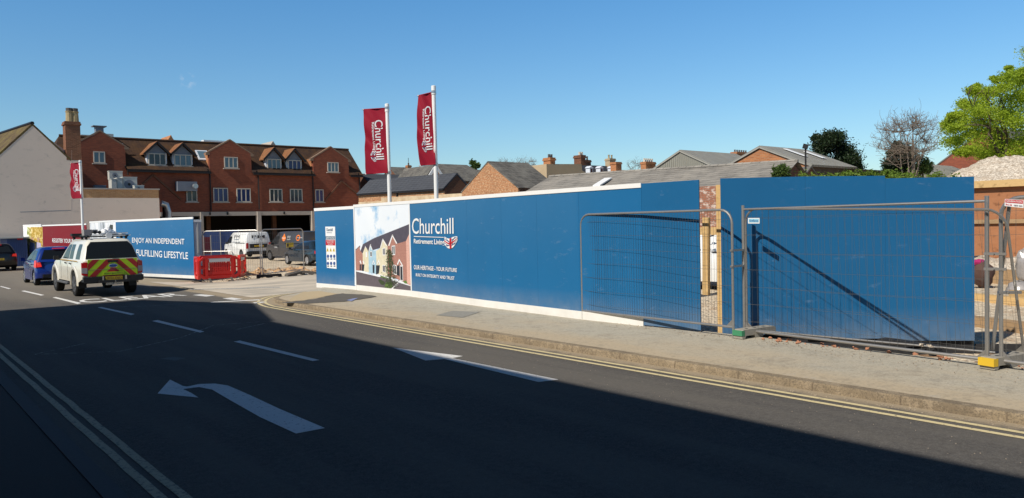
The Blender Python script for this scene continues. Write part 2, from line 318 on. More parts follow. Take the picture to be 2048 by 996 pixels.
    t = NT('render_cream', .92, .15); n = t.noise(.9, 6, rough=.7); t.col(t.mix(t.ramp(n, [(.4, 0.0), (.65, 1.0)]), (.62, .50, .34), (.42, .30, .19))); M['cream'] = t.m
    def corr(name, c1, c2, ax):
        t = NT(name, .85, .2); x, y, z = t.sep(); u = {'x': x, 'y': y}[ax]; w = t.math('SINE', t.math('MULTIPLY', u, 2*math.pi/.15)); n = t.noise(1.5, 6)
        c = t.mix(n, c1, c2); t.col(t.mix(t.ramp(w, [(.0, .45), (.5, 0.0)]), c, tuple(v*.45 for v in c1))); t.bump(w, .8, .03); return t.m
    M['corr_wall'] = corr('corrugated_sheet', (.24, .235, .20), (.36, .35, .30), 'y'); M['corr_roof'] = corr('fibre_cement_roof', (.27, .26, .23), (.42, .41, .37), 'x')
    M['frame'] = plain('window_frame', (.52, .47, .40), .5, var=.05); M['frame_white'] = plain('white_joinery', (.62, .66, .72), .5, var=.04)
    t = NT('window_glass', .06, .6); n = t.noise(.7, 2); t.col(t.mix(n, (.008, .011, .018), (.03, .045, .075))); M['glass'] = t.m
    t = NT('blind_glass', .12, .5); t.col((.10, .17, .22)); M['glass_blind'] = t.m
    t = NT('blue_glass', .1, .5); n = t.noise(.8, 2); t.col(t.mix(n, (.008, .016, .085), (.02, .035, .17))); M['glass_blue'] = t.m
    M['lead'] = plain('lead_cladding', (.17, .19, .23), .6); M['gutter'] = plain('gutter_black', (.015, .012, .012), .5); M['lintel'] = plain('lintel_concrete', (.40, .35, .30), .8, var=.12)
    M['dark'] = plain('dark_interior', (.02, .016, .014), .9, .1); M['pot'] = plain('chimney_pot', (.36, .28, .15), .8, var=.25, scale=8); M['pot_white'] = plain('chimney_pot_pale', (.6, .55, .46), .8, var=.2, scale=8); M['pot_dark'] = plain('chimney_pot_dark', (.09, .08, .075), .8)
    M['terracotta'] = plain('terracotta', (.36, .13, .06), .8, var=.2); M['steel_white'] = plain('hvac_white', (.5, .5, .47), .5, var=.08); M['silver'] = plain('duct_silver', (.5, .5, .5), .3, .5, .7)
    M['wood_fresh'] = wood('timber_fresh', (.48, .30, .12), (.66, .46, .22)); M['wood_old'] = wood('timber_old', (.25, .16, .08), (.45, .3, .17), (2, 2, 9)); M['ply'] = wood('plywood', (.29, .115, .05), (.43, .20, .10), (.6, .6, 1.5))
    M['bark'] = plain('bark', (.10, .075, .055), .9, .1, var=.3, scale=12); M['bark_pale'] = plain('bark_pale', (.20, .16, .125), .9, .1, var=.3, scale=12)
    M['leaf_bright'] = foliage('leaf_bright', (.27, .41, .022), (.52, .62, .055), .5); M['leaf_dark'] = foliage('leaf_dark', (.010, .022, .007), (.024, .045, .012), .12); M['leaf_mid'] = foliage('leaf_mid', (.05, .09, .02), (.11, .17, .035), .25); M['leaf_hedge'] = foliage('leaf_hedge', (.09, .16, .02), (.2, .29, .04), .3)
    M['barrier'] = plain('barrier_red', (.62, .018, .012), .4, .4, var=.1); M['reflect'] = plain('reflective_white', (.55, .55, .55), .35, var=.1); M['yellow'] = plain('yellow_plastic', (.68, .44, .03), .6, var=.12); M['green'] = plain('green_plastic', (.05, .24, .12), .6); M['cab_blue'] = plain('cabin_blue', (.05, .085, .22), .6, var=.1)
mk_mats()
# ================================================================== ground
def sheet(pts, z): return [(p[0], p[1], z) for p in pts]
m = MB(); m.poly(sheet([(-600, -600), (900, -600), (900, 1200), (-600, 1200)], -.5)); struct('ground', m, M['ground'])
m = MB()
def grid(m, x0, x1, y0, y1, nx, ny, fz):
    vs = [(x0+(x1-x0)*i/nx, y0+(y1-y0)*j/ny, fz(x0+(x1-x0)*i/nx, y0+(y1-y0)*j/ny)) for j in range(ny+1) for i in range(nx+1)]
    m.add(vs, [(j*(nx+1)+i, j*(nx+1)+i+1, (j+1)*(nx+1)+i+1, (j+1)*(nx+1)+i) for j in range(ny) for i in range(nx)])
def N(x, y, s, k=0): return mnoise.noise(Vector((x*s, y*s, k)))
def yard(x, y):
    z = -.10 + .035*N(x, y, 1.1) + .02*N(x, y, 3.3, 5)
    z += .16*math.exp(-((x-12.9)**2/2.2+(y-31.2)**2/1.1)) * (1+.8*N(x, y, 2.5, 3))
    if y > 34: z -= min(.06, (y-34)*.01)
    if 9 < x < 16 and 29.4 < y < 31: z += .04*N(x, y, 4, 9)
    if y < 12: z -= .10*min(1, max(0, (12-y)/3))
    return z
grid(m, 9.9, 62, -4, 22, 170, 90, yard); grid(m, 8.9, 62, 22, 70, 200, 180, yard); struct('gravel_yard', m, M['gravel'], smooth=True)
# carriageway with the side-street mouth
m = MB(); m.poly(sheet([(1.3, -60), (7.7, -60), (7.7, 15), (9.6, 17), (12, 20), (12, 23), (9.3, 24), (9.3, 29), (8.0, 36), (7.7, 140), (1.3, 140)], 0)); struct('road', m, M['asphalt'])
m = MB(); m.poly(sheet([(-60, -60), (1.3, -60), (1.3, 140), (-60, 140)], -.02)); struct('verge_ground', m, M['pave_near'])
m = MB(); m.poly(sheet([(7.95, 20.6), (10.3, 21.2), (16.5, 21.8), (22, 24), (20, 29.9), (13.6, 29.9), (11.6, 28.3), (9.5, 27.7), (8.9, 28.6), (7.9, 30.5)], .006)); struct('site_entrance_apron', m, M['apron'])
# left pavement and kerb
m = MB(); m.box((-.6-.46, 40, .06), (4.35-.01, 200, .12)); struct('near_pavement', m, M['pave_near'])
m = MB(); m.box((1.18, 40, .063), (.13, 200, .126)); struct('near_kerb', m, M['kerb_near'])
# right pavement: outer kerb line
kl = [(7.67, -40)] + [(7.67, y) for y in range(-20, 18, 2)] + [(7.67, 17.6)] + [(7.67+2.9*(1-math.cos(a)), 17.6+3.6*math.sin(a)) for a in [R(k) for k in range(8, 84, 8)]] + [(10.5, 21.45)]
KH = .092
def kz(p): return KH if p[1] < 18.5 else max(.02, KH-(p[1]-18.5)*.035)
def pz(x): return KH+.03*min(1, max(0, (x-7.81)/1.9))
m = MB(); cent = []
inn = []
for i, p in enumerate(kl):
    q0 = Vector(kl[max(0, i-1)]); q1 = Vector(kl[min(len(kl)-1, i+1)]); d = (q1-q0).normalized(); nrm = Vector((d.y, -d.x)); inn.append(Vector(p)+nrm*.14)
vs = []; fs = []
for i, p in enumerate(kl):
    z = kz(p); q = inn[i]; a = Vector(p)
    for w, h in ((0, -.02), (.008, z*.55), (.022, z*.88), (.05, z), (1, z+.001)): c = a.lerp(q, w) if w < 1 else q; vs.append((c.x, c.y, h))
for i in range(len(kl)-1):
    for k in range(4): fs.append((i*5+k, (i+1)*5+k, (i+1)*5+k+1, i*5+k+1))
m.add(vs, fs); struct('kerb', m, M['kerb'], smooth=True)
m = MB(); vs = []; fs = []
edge = [(9.95, 10.0)]
def hx(y):   # line of the hoarding foot
    P = [(-40, 9.75), (3.0, 9.66), (6.7, 9.84), (7.2, 9.8), (8.3, 9.74), (9.8, 9.72), (12.7, 9.88), (16.1, 10.2), (19.0, 10.28), (21.6, 10.15), (30, 10.2)]
    for a, b in zip(P, P[1:]):
        if a[0] <= y <= b[0]: return a[1]+(b[1]-a[1])*(y-a[0])/(b[0]-a[0])
    return 9.8
for i, q in enumerate(inn):
    z = kz(kl[i]); X = max(hx(q.y)+.12, q.x+.01)
    for k in range(4):
        t = k/3; x = q.x+(X-q.x)*t; vs.append((x, q.y, z+(.122-z)*t))
for i in range(len(inn)-1):
    for k in range(3): fs.append((i*4+k, i*4+k+1, (i+1)*4+k+1, (i+1)*4+k))
m.add(vs, fs); struct('pavement', m, M['pavement'])
t = NT('patch_dark', .9, .2); n = t.noise(50, 5, rough=.8); t.col(t.mix(n, (.07, .065, .06), (.15, .14, .125))); M['patch'] = t.m
t = NT('patch_tan', .9, .2); n = t.noise(30, 6, rough=.8); t.col(t.mix(n, (.36, .28, .17), (.50, .41, .27))); M['patch_tan'] = t.m
def jag(px, a=1.2):
    out = []
    for i, p in enumerate(px):
        q_ = px[(i+1) % len(px)]; n = max(2, int(math.hypot(q_[0]-p[0], q_[1]-p[1])/7))
        for k in range(n): t = k/n; out.append((p[0]+(q_[0]-p[0])*t+random.uniform(-a, a)*2.2, p[1]+(q_[1]-p[1])*t+random.uniform(-a, a)*.35))
    return out
def gpoly(m, px, z): return m.poly([onZ(x, y, z) for x, y in px])
def ppoly(m, px, lift):
    P = [onZ(x, y, .108) for x, y in px]; return m.poly([(p.x, p.y, .092+.03*min(1, max(0, (p.x-7.81)/1.9))+lift) for p in P])
m = MB(); ppoly(m, jag([(556, 604.6), (620, 606), (690, 603), (756, 594), (722, 590), (684, 588), (676, 589), (640, 596), (608, 600)]), .006); struct('pavement_patch', m, M['patch'])
m = MB(); ppoly(m, jag([(578, 602), (608, 599.5), (640, 595.5), (676, 588.5), (640, 583), (608, 584), (586, 592)]), .002); struct('dusty_patch', m, M['patch_tan'])
m = MB(); ppoly(m, [(872, 630), (905, 622), (960, 625), (925, 635)], .004); struct('pavement_cover', m, plain('cover_grey', (.26, .25, .22), .9, .2, var=.25, scale=20))
m = MB(); ppoly(m, [(693, 601), (705, 598), (716, 597), (703, 603)], .010); struct('blue_survey_mark', m, plain('survey_blue', (.20, .24, .42), .8, var=.4, scale=25))

# ------------------------------------------------------------------ painted markings (4 mm sheets)
Z1 = .004
def marking(name, px, mat, z=Z1):
    m = MB()
    for q in px: gpoly(m, q, z)
    return struct(name, m, mat)
def ribbon(m, pts, w, z):
    L = []; Rr = []
    for i, p in enumerate(pts):
        q0 = Vector(pts[max(0, i-1)]); q1 = Vector(pts[min(len(pts)-1, i+1)]); d = (q1-q0).normalized(); nrm = Vector((-d.y, d.x))*w/2
        L.append(Vector(p)+nrm); Rr.append(Vector(p)-nrm)
    m.add([(v.x, v.y, z) for v in L+Rr], [(i, i+1, len(pts)+i+1, len(pts)+i) for i in range(len(pts)-1)])
wig = lambda y, k: .012*N(y, k, 2.1)
m = MB()
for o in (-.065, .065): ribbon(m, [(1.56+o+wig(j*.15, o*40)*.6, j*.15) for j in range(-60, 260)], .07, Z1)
struct('double_yellow_line_near', m, M['yellow_worn_shaded'])
m = MB()
for o in (0, .17):
    c = [(7.22+o+wig(j*.4, o*30)*.5, -12+j*.4) for j in range(73)]
    r = 3.3-o; c += [(7.22+o+r*(1-math.cos(R(a))), 17.4+(r+.75)*math.sin(R(a))) for a in range(6, 76, 6)]
    ribbon(m, c, .07, Z1)
struct('double_yellow_line_far', m, M['yellow_paint'])
marking('centre_dashes', [[(195, 615), (203, 614), (270, 628), (262, 630)], [(304, 642), (315, 640), (409, 663), (400, 665)], [(467, 683), (480, 681), (639, 720), (625, 722)],
                          [(105, 595), (112, 594), (163, 606), (155, 608)], [(42, 582), (49, 581), (89, 590), (82, 591)], [(0, 573), (2, 572), (22, 577), (17, 578)],], M['white_paint'])
tl = [(340, 759), (315, 787), (397, 795), (383, 786), (366, 778), (398, 774), (424, 779), (460, 800), (520, 834), (592, 867), (650, 856), (560, 818), (500, 790), (456, 771), (430, 767), (398, 768), (374, 773), (366, 772)]
m = MB(); P = [onZ(x, y, Z1) for x, y in tl]; m.add(P, [(0, 1, 2, 3, 4, 17), (4, 5, 16, 17), (5, 6, 15, 16), (6, 7, 14, 15), (7, 8, 13, 14), (8, 9, 12, 13), (9, 10, 11, 12)][:0] +
      [(0, 1, 2, 3, 4, 17), (17, 4, 5, 16), (16, 5, 6, 15), (15, 6, 14), (14, 6, 7, 13), (13, 7, 8, 12), (12, 8, 9, 10, 11)])
struct('turn_left_arrow', m, M['white_paint'])
marking('ahead_arrow', [[(785, 695), (851, 721), (889, 718), (905, 716), (926, 712)], [(889, 718.3), (905, 716.2), (1117, 759), (1077, 764)]], M['white_paint'])
# KEEP CLEAR lettering, elongated, seen end on beyond the shade
m = MB(); a = onZ(172, 601, Z1); 
text_on(m, 'CLEAR', [(4.35, 22.95, Z1), (7.0, 22.95, Z1), (7.0, 24.25, Z1), (4.35, 24.25, Z1)], 0, .015); struct('clear_lettering', m, M['white_paint'])
marking('give_way_line', [[(385, 590), (402, 588.5), (430, 591), (412, 593)], [(445, 597), (463, 595), (486, 598), (468, 600)], [(420, 604), (523, 598.5), (524, 600), (424, 605)], [(505, 605), (530, 603), (533, 604.5), (510, 606.5)]], M['white_paint'])
marking('entrance_line', [[(380, 578.3), (560, 573.8), (560, 575), (381, 579.5)]], M['worn_paint'], .0105)
# scuffed survey lines in the shade
m = MB()
for px in ([(68, 709), (185, 684)], [(70, 709), (240, 703), (360, 676), (430, 650), (545, 642)], [(225, 614), (300, 612), (420, 604)], [(470, 660), (540, 645)]):
    pts = [onZ(x, y, 0) for x, y in px]; P = []
    for a, b in zip(pts, pts[1:]):
        for k in range(8): q = a.lerp(b, k/8); P.append((q.x+.02*N(q.x, q.y, 3), q.y+.02*N(q.y, q.x, 3)))
    ribbon(m, P, .026, .003)
t = NT('scratch_paint', .8, .2); n = t.noise(9, 6, rough=.8); t.col(t.mix(t.ramp(n, [(.45, 0.0), (.6, 1.0)]), (.10, .095, .09), (.5, .5, .48))); struct('scuffed_survey_line', m, t.m)
m = MB(); gpoly(m, [(320, 717), (345, 714), (372, 716), (350, 721)], .003); struct('road_cover', m, plain('cover_dark', (.13, .13, .13), .8, var=.4, scale=30))
# loose stones along the kerb and fence foot
def stone(m, c, r):
    vs = []; ea = Matrix.Rotation(random.uniform(0, 6), 3, Vector((random.gauss(0, 1), random.gauss(0, 1), random.gauss(0, 1))).normalized())
    for dx, dy, dz in ((1, 0, 0), (-1, 0, 0), (0, 1, 0), (0, -1, 0), (0, 0, .8), (0, 0, -.8)):
        k = random.uniform(.6, 1.2)*r; w_ = ea @ Vector((dx*k, dy*k, dz*k)); vs.append((c[0]+w_.x, c[1]+w_.y, c[2]+w_.z*.75))
    m.add(vs, [(0, 2, 4), (2, 1, 4), (1, 3, 4), (3, 0, 4), (2, 0, 5), (1, 2, 5), (3, 1, 5), (0, 3, 5)])
m = MB()
for i in range(900):
    y = random.uniform(0, 17); stone(m, (7.56+abs(random.gauss(0, .05))-.1*random.random(), y, .004), random.uniform(.004, .012))
for i in range(500):
    y = random.uniform(-1, 14); stone(m, (random.uniform(5.8, 7.6), y, .003), random.uniform(.002, .007))
for i in range(420):
    y = random.uniform(1.5, 9); x = hx(y)-abs(random.gauss(0, .28)); stone(m, (x, y, .127), random.uniform(.004, .014))
o = struct('loose_grit', m, plain('grit', (.36, .30, .23), .9, .2, var=.4, scale=30), 'stuff')

m = MB()
def mound(x, y):
    z = 0
    for cx, cy, h, sx, sy in ((11.9, 31.2, .26, .9, .7), (13.3, 31.6, .30, .8, .6), (14.3, 31.3, .22, .6, .5), (10.9, 31.6, .18, .7, .6), (15.2, 31.9, .16, .6, .6)): z += h*math.exp(-((x-cx)/sx)**2-((y-cy)/sy)**2)
    return -.16+z*(1+.9*N(x, y, 2.2, 7))+.05*N(x, y, 5, 1)+.03*N(x, y, 11, 4)
grid(m, 9.9, 16.8, 29.9, 33.6, 130, 90, mound); struct('rubble_mound', m, plain('rubble', (.52, .33, .18), .95, .1, var=.5, scale=7))
m = MB()
for i in range(420):
    x = random.uniform(10.2, 16.5); y = random.gauss(31.3, .75); stone(m, (x, y, max(-.1, mound(x, y))+.02), random.choice((.03, .04, .05, .09)))
struct('broken_rubble', m, plain('rubble_stones', (.55, .42, .30), .95, .1, var=.5, scale=3), 'stuff')
# ================================================================== the near row across the street (throws the shade)
te = math.tan(SUN_EL)
def near_house(y0, y1, x0, h, label, apex=None):
    b = thing('terrace_house', label, 'house', (x0-4, (y0+y1)/2, 0))
    m = MB()
    if apex: prof = [(x0, y0, 0), (x0, y1, 0), (x0, y1, h[1]), (x0, apex[0], apex[1]), (x0, y0, h[0])]
    else: prof = [(x0, y0, 0), (x0, y1, 0), (x0, y1, h), (x0, y0, h)]
    m.prism(prof, (-9, 0, 0)); part('wall', m, M['brick_red'], b)
    for k in range(int((y1-y0)/3)):
        for z in (1.2, 4.4):
            m = MB(); yy = y0+1.5+k*3; m.box((x0+.03, yy, z+.8), (.08, 1.2, 1.6)); w = part('window', m, M['frame_white'], b)
            m = MB(); m.box((x0+.075, yy, z+.8), (.02, 1.05, 1.45)); part('pane', m, M['glass'], w)
    return b
near_house(-45, 14.0, -2.9, (6.22+2.9)*te, 'long brick house row in shade along the near pavement')
near_house(14.01, 21.65, -2.9, ((6.3+2.9)*te, (5.75+2.9)*te), 'gabled brick house at the end of the shaded row', apex=(17.8, (7.42+2.9)*te))

# ================================================================== hoardings
def wallstrip(m, path, z0, z1, th=.02, out=0.0, z0b=None, z1b=None):
    # vertical strip following a ground path, thickness behind; out = offset to the street side
    n = len(path); P = [Vector(p) for p in path]; nr = []
    for i in range(n):
        d = (P[min(n-1, i+1)]-P[max(0, i-1)]).normalized(); nr.append(Vector((d.y, -d.x)) if True else None)
    sgn = 1 if nr[0].x < 0 else -1
    za = [z0]*n if not isinstance(z0, (list, tuple)) else z0; zb = [z1]*n if not isinstance(z1, (list, tuple)) else z1
    vs = []
    for i in range(n):
        f = P[i]+nr[i]*sgn*out; b = f-nr[i]*sgn*th
        vs += [(f.x, f.y, za[i]), (f.x, f.y, zb[i]), (b.x, b.y, zb[i]), (b.x, b.y, za[i])]
    fs = []
    for i in range(n-1):
        for k in range(4): fs.append((i*4+k, i*4+(k+1) % 4, (i+1)*4+(k+1) % 4, (i+1)*4+k))
    fs += [(0, 1, 2, 3), ((n-1)*4+3, (n-1)*4+2, (n-1)*4+1, (n-1)*4)]
    m.add(vs, fs)
def lerp_path(P, ts):
    L = [0]
    for a, b in zip(P, P[1:]): L.append(L[-1]+(Vector(b)-Vector(a)).length)
    out = []
    for t in ts:
        s = t*L[-1]
        for i in range(len(P)-1):
            if L[i] <= s <= L[i+1]+1e-6: k = (s-L[i])/(L[i+1]-L[i]); q = Vector(P[i]).lerp(Vector(P[i+1]), k); out.append((q.x, q.y)); break
    return out
def cut(P, y0, y1):   # sub-path by y (path runs with decreasing y)
    def at(y):
        for a, b in zip(P, P[1:]):
            if b[1] <= y <= a[1]: k = (y-a[1])/(b[1]-a[1]); return (a[0]+(b[0]-a[0])*k, y)
    return [at(y0)] + [p for p in P if y1 < p[1] < y0] + [at(y1)]
MP = [(10.28, 19.0), (10.2, 16.1), (9.88, 12.7), (9.72, 9.8), (9.74, 8.3), (9.8, 7.22)]
hb = thing('site_hoarding', 'long blue hoarding with white trim, a street photo panel and big white lettering', 'hoarding', (9.9, 13, .12))
ymur = onP(824, 590, MP[0], MP[1]).y
m = MB(); wallstrip(m, cut(MP, 19.0, ymur), .262, 2.40); part('photo_panel', m, M['print_white'], hb)
ylast = onP(1287, 640, MP[3], MP[4]).y
joints = [ymur, 14.7, 13.4, 12.1, 10.95, 9.75, ylast]
for a, b in zip(joints, joints[1:]):
    m = MB(); wallstrip(m, cut(MP, a-.0015, b+.0015), .262, 2.40); part('panel', m, M['blue'], hb)
m = MB(); wallstrip(m, cut(MP, ylast-.002, 7.22), .14, 2.465); part('panel', m, M['blue_new'], hb, label='plain blue end panel without white trim')
m = MB(); wallstrip(m, cut(MP, 19.0, ylast), 2.40, 2.475, .035, .012); part('top_trim', m, M['white'], hb)
m = MB(); wallstrip(m, cut(MP, 19.0, ylast), .12, .265, .03, .008); part('bottom_trim', m, M['white_base'], hb)
m = MB(); m.box((10.285, 19.02, 1.3), (.05, .045, 2.35)); part('corner_trim', m, M['white'], hb)
m = MB(); q = cut(MP, ymur+.04, ymur-.01); wallstrip(m, q, .27, 2.395, .01, .006); part('joint_trim', m, M['white'], hb)
# posts and rails behind
m = MB()
for y in (18.4, 15.6, 12.9, 10.4, 8.0):
    x = cut(MP, y, y-.1)[0][0]; m.box((x+.09, y, 1.25), (.1, .1, 2.3))
part('post', m, M['wood_old'], hb)
# --- lettering on the main hoarding; letters are vinyl a few mm proud
L0, L1_ = MP[1], MP[2]
def hq(px, a=None, b=None, off=.012):     # px quad BL BR TR TL onto the plane through a-b
    a = a or L0; b = b or L1_; d = Vector((b[0]-a[0], b[1]-a[1], 0)).normalized(); n = Vector((d.y, -d.x, 0))
    if n.x > 0: n = -n
    return [onP(x, y, a, b)+n*off for x, y in px]
m = MB()
cx0 = lambda zx, zy: (700+zx/4.978, 400+zy/4.98)
text_on(m, 'Churchill', hq([cx0(622, 338), cx0(1036, 338), cx0(1034, 176), cx0(622, 182)]), 0, .004)
part('lettering', m, M['print_white'], hb); m = MB(); text_on(m, 'Retirement Living', hq([cx0(640, 446), cx0(942, 462), cx0(944, 392), cx0(640, 386)]), 0, .018)
part('lettering', m, M['print_white'], hb); m = MB(); m.add(hq([cx0(640, 366), cx0(938, 375), cx0(938, 369), cx0(640, 359)]), [(0, 1, 2, 3)])
part('underline', m, M['print_white'], hb); m = MB(); text_on(m, 'OUR HERITAGE - YOUR FUTURE', hq([cx0(640, 690), cx0(1068, 718), cx0(1068, 680), cx0(640, 646)]), 0, .012)
part('lettering', m, M['print_white'], hb); m = MB(); text_on(m, 'BUILT ON INTEGRITY AND TRUST', hq([cx0(660, 758), cx0(1044, 796), cx0(1044, 762), cx0(660, 728)]), 0, .012)
part('lettering', m, M['print_white'], hb)
def swoosh(f, mats, parent, red=True, name='flag_emblem', seg=14):
    # waving union flag emblem in a unit box (u right, v up), f maps (u, v, layer) to 3D
    top = lambda u: .92-.16*math.sin(u*4.4)-.30*max(0, u-.6)**1.1*1.6
    bot = lambda u: .30-.30*math.sin(u*3.3)+.28*u**3
    def P(u, v, k): b = bot(u); return f(u, b+(top(u)-b)*v, k)
    def strip(mb, a, b, w, k):
        pa = []; n = 8
        for i in range(n+1):
            t = i/n; u = a[0]+(b[0]-a[0])*t; v = a[1]+(b[1]-a[1])*t; d = Vector((b[0]-a[0], b[1]-a[1])).normalized(); nx, ny = -d.y*w, d.x*w
            pa.append(((u+nx, v+ny), (u-nx, v-ny)))
        mb.add([P(*q, k) for p in pa for q in p], [(2*i, 2*i+1, 2*i+3, 2*i+2) for i in range(n)])
    m = MB(); vs = []
    for i in range(seg+1): u = i/seg; vs += [P(u, 0, 0), P(u, 1, 0)]
    m.add(vs, [(2*i, 2*i+2, 2*i+3, 2*i+1) for i in range(seg)]); base = part(name, m, mats[0], parent)
    m = MB()
    for a, b in (((0.02, .72), (.38, .72)), ((.56, .78), (.98, .78)), ((.02, .28), (.36, .28)), ((.56, .25), (.95, .25)), ((.1, .95), (.4, .62)), ((.6, .6), (.85, .93)), ((.1, .06), (.4, .38)), ((.58, .4), (.85, .08))): strip(m, a, b, .035, 1)
    part('stripe', m, mats[2], base)
    m = MB(); strip(m, (.0, .5), (1, .5), .07, 2); strip(m, (.48, 0), (.48, 1), .07, 2); part('cross', m, mats[1], base)
ea = hq([cx0(945, 488), cx0(1078, 488), cx0(1072, 348), cx0(945, 352)], off=.012)
en = Vector((-.98, .1, 0))*.003
swoosh(lambda u, v, k: ea[0].lerp(ea[1], u).lerp(ea[3].lerp(ea[2], u), v)+en*k, (M['print_white'], M['print_red'], M['print_navy']), hb)

# --- printed street photograph on the first panel (flat print)
K0, K1 = MP[0], MP[1]
def pr(pts, layer): return hq([cx0(x, y) for x, y in pts], K0, K1, .003+.0016*layer)
def pcol(name, c, **k): return plain('print_'+name, c, .45, .3, **k)
t = NT('print_sky', .4, .3); n = t.noise(1.5, 6, rough=.62); n2 = t.noise(.6, 2)
t.col(t.mix(t.ramp(n, [(.30, 0.0), (.47, 1.0)]), (.14, .40, .68), t.mix(n2, (.62, .70, .8), (.86, .88, .9)))); M['print_sky'] = t.m
ph = MB(); ph.poly(pr([(48, 850), (605, 908), (588, 36), (44, 72)], 0)); sk = part('printed_sky', ph, M['print_sky'], hb)
prints = [
 ('roof', (.085, .075, .10), 1, [[(100, 520), (130, 440), (240, 380), (590, 240), (590, 400), (470, 440), (400, 400), (380, 455), (300, 478), (225, 500), (190, 515), (130, 532)], [(50, 500), (100, 452), (104, 470), (70, 500)]]),
 ('brick', (.30, .155, .125), 2, [[(376, 455), (425, 345), (470, 436), (590, 400), (606, 852), (500, 800), (430, 770), (380, 760)], [(55, 510), (95, 460), (104, 505), (128, 535), (132, 705), (60, 700)]]),
 ('pale_brick', (.50, .30, .25), 3, [[(560, 410), (590, 340), (606, 852), (572, 830)]]),
 ('cream', (.68, .63, .46), 2, [[(262, 508), (302, 478), (330, 385), (375, 458), (380, 765), (268, 735)], [(128, 535), (155, 458), (186, 515), (190, 720), (132, 706)]]),
 ('pale_blue', (.36, .54, .66), 2, [[(186, 515), (205, 440), (226, 500), (262, 508), (268, 738), (190, 720)]]),
 ('road', (.12, .10, .115), 1, [[(62, 708), (200, 740), (320, 770), (420, 800), (500, 826), (420, 886), (66, 850)], [(425, 888), (500, 826), (608, 860), (608, 908)]]),
 ('grass', (.12, .2, .05), 3, [[(345, 865), (360, 820), (410, 815), (430, 860), (400, 884)], [(300, 745), (390, 770), (400, 790), (310, 770)], [(530, 810), (560, 800), (576, 830), (550, 835)]]),
 ('white', (.74, .74, .73), 4, [[(384, 455), (424, 342), (432, 348), (396, 455)], [(424, 342), (474, 432), (464, 436), (422, 358)], [(302, 478), (328, 382), (334, 390), (310, 478)], [(328, 382), (372, 455), (364, 458), (326, 396)],
   [(150, 480), (156, 455), (160, 465), (155, 482)], [(188, 510), (205, 438), (212, 444), (194, 512)], [(205, 438), (228, 496), (221, 500), (203, 450)], [(418, 456), (452, 452), (453, 548), (420, 548)], [(326, 480), (354, 474), (356, 552), (328, 550)],
   [(202, 512), (222, 510), (223, 568), (203, 568)], [(158, 518), (174, 516), (176, 568), (160, 568)], [(428, 642), (466, 650), (468, 748), (430, 738)], [(326, 644), (356, 650), (357, 724), (328, 716)], [(470, 640), (493, 584), (532, 655), (524, 660), (494, 606), (480, 646)],
   [(500, 650), (528, 655), (532, 808), (502, 800)], [(270, 640), (288, 592), (306, 640), (298, 640), (288, 612), (278, 640)], [(222, 640), (236, 596), (252, 640), (246, 642), (236, 614), (228, 640)], [(300, 740), (500, 810), (606, 852), (606, 858), (500, 818), (300, 748)], [(410, 886), (480, 822), (486, 826), (424, 888)], [(62, 706), (300, 762), (300, 768), (62, 711)],
   [(98, 610), (108, 600), (118, 630), (112, 640)], [(128, 612), (140, 604), (148, 634), (142, 640)]]),
 ('pane', (.03, .035, .045), 5, [[(424, 464), (434, 462), (434, 538), (426, 538)], [(438, 462), (447, 460), (448, 538), (440, 538)], [(331, 486), (338, 484), (340, 542), (333, 542)], [(342, 484), (349, 482), (351, 542), (344, 542)], [(206, 518), (218, 517), (219, 560), (207, 560)],
   [(433, 652), (446, 655), (447, 730), (435, 726)], [(450, 655), (461, 658), (462, 736), (451, 732)], [(330, 652), (340, 654), (341, 712), (332, 710)], [(344, 654), (352, 657), (353, 718), (345, 714)], [(504, 660), (524, 664), (528, 800), (506, 794)], [(470, 655), (496, 650), (498, 760), (470, 745)],
   [(228, 645), (246, 648), (246, 730), (230, 724)], [(262, 650), (300, 650), (290, 730), (262, 740)], [(120, 640), (146, 642), (140, 706), (120, 704)], [(100, 640), (112, 642), (112, 700), (100, 698)]]),
 ('tree', (.045, .065, .025), 6, [[(394, 540), (402, 540), (412, 830), (400, 830)], [(285, 795), (300, 788), (322, 800), (345, 812), (350, 832), (334, 846), (312, 840), (296, 820)]]),
]
NMS = {'roof': 'printed_roof', 'brick': 'printed_brick_wall', 'pale_brick': 'printed_brick_wall', 'cream': 'printed_cream_wall', 'pale_blue': 'printed_blue_wall', 'road': 'printed_road', 'grass': 'printed_grass', 'white': 'printed_joinery', 'pane': 'printed_pane', 'tree': 'printed_tree'}
for nm, c, ly, pl in prints:
    mt = brick('print_'+nm+'_courses', c, tuple(v*.6 for v in c), tuple(min(1, v*1.7) for v in c), 0, (.06, .022)) if 'brick' in nm else pcol(nm, c, var=.25, scale=9)
    for p in pl:
        m = MB(); m.poly(pr(p, ly))
        if nm == 'tree' and p is pl[0]:
            for k in range(900):
                y = random.uniform(490, 872); x = random.gauss(392+(y-520)*.06, 12+(y-480)*.06); s = random.uniform(3, 9); m.poly(pr([(x, y), (x+s, y+s*.4), (x+s*.6, y+s), (x-s*.3, y+s*.6)], ly+.3+k*.001))
        part(NMS[nm], m, mt, sk)

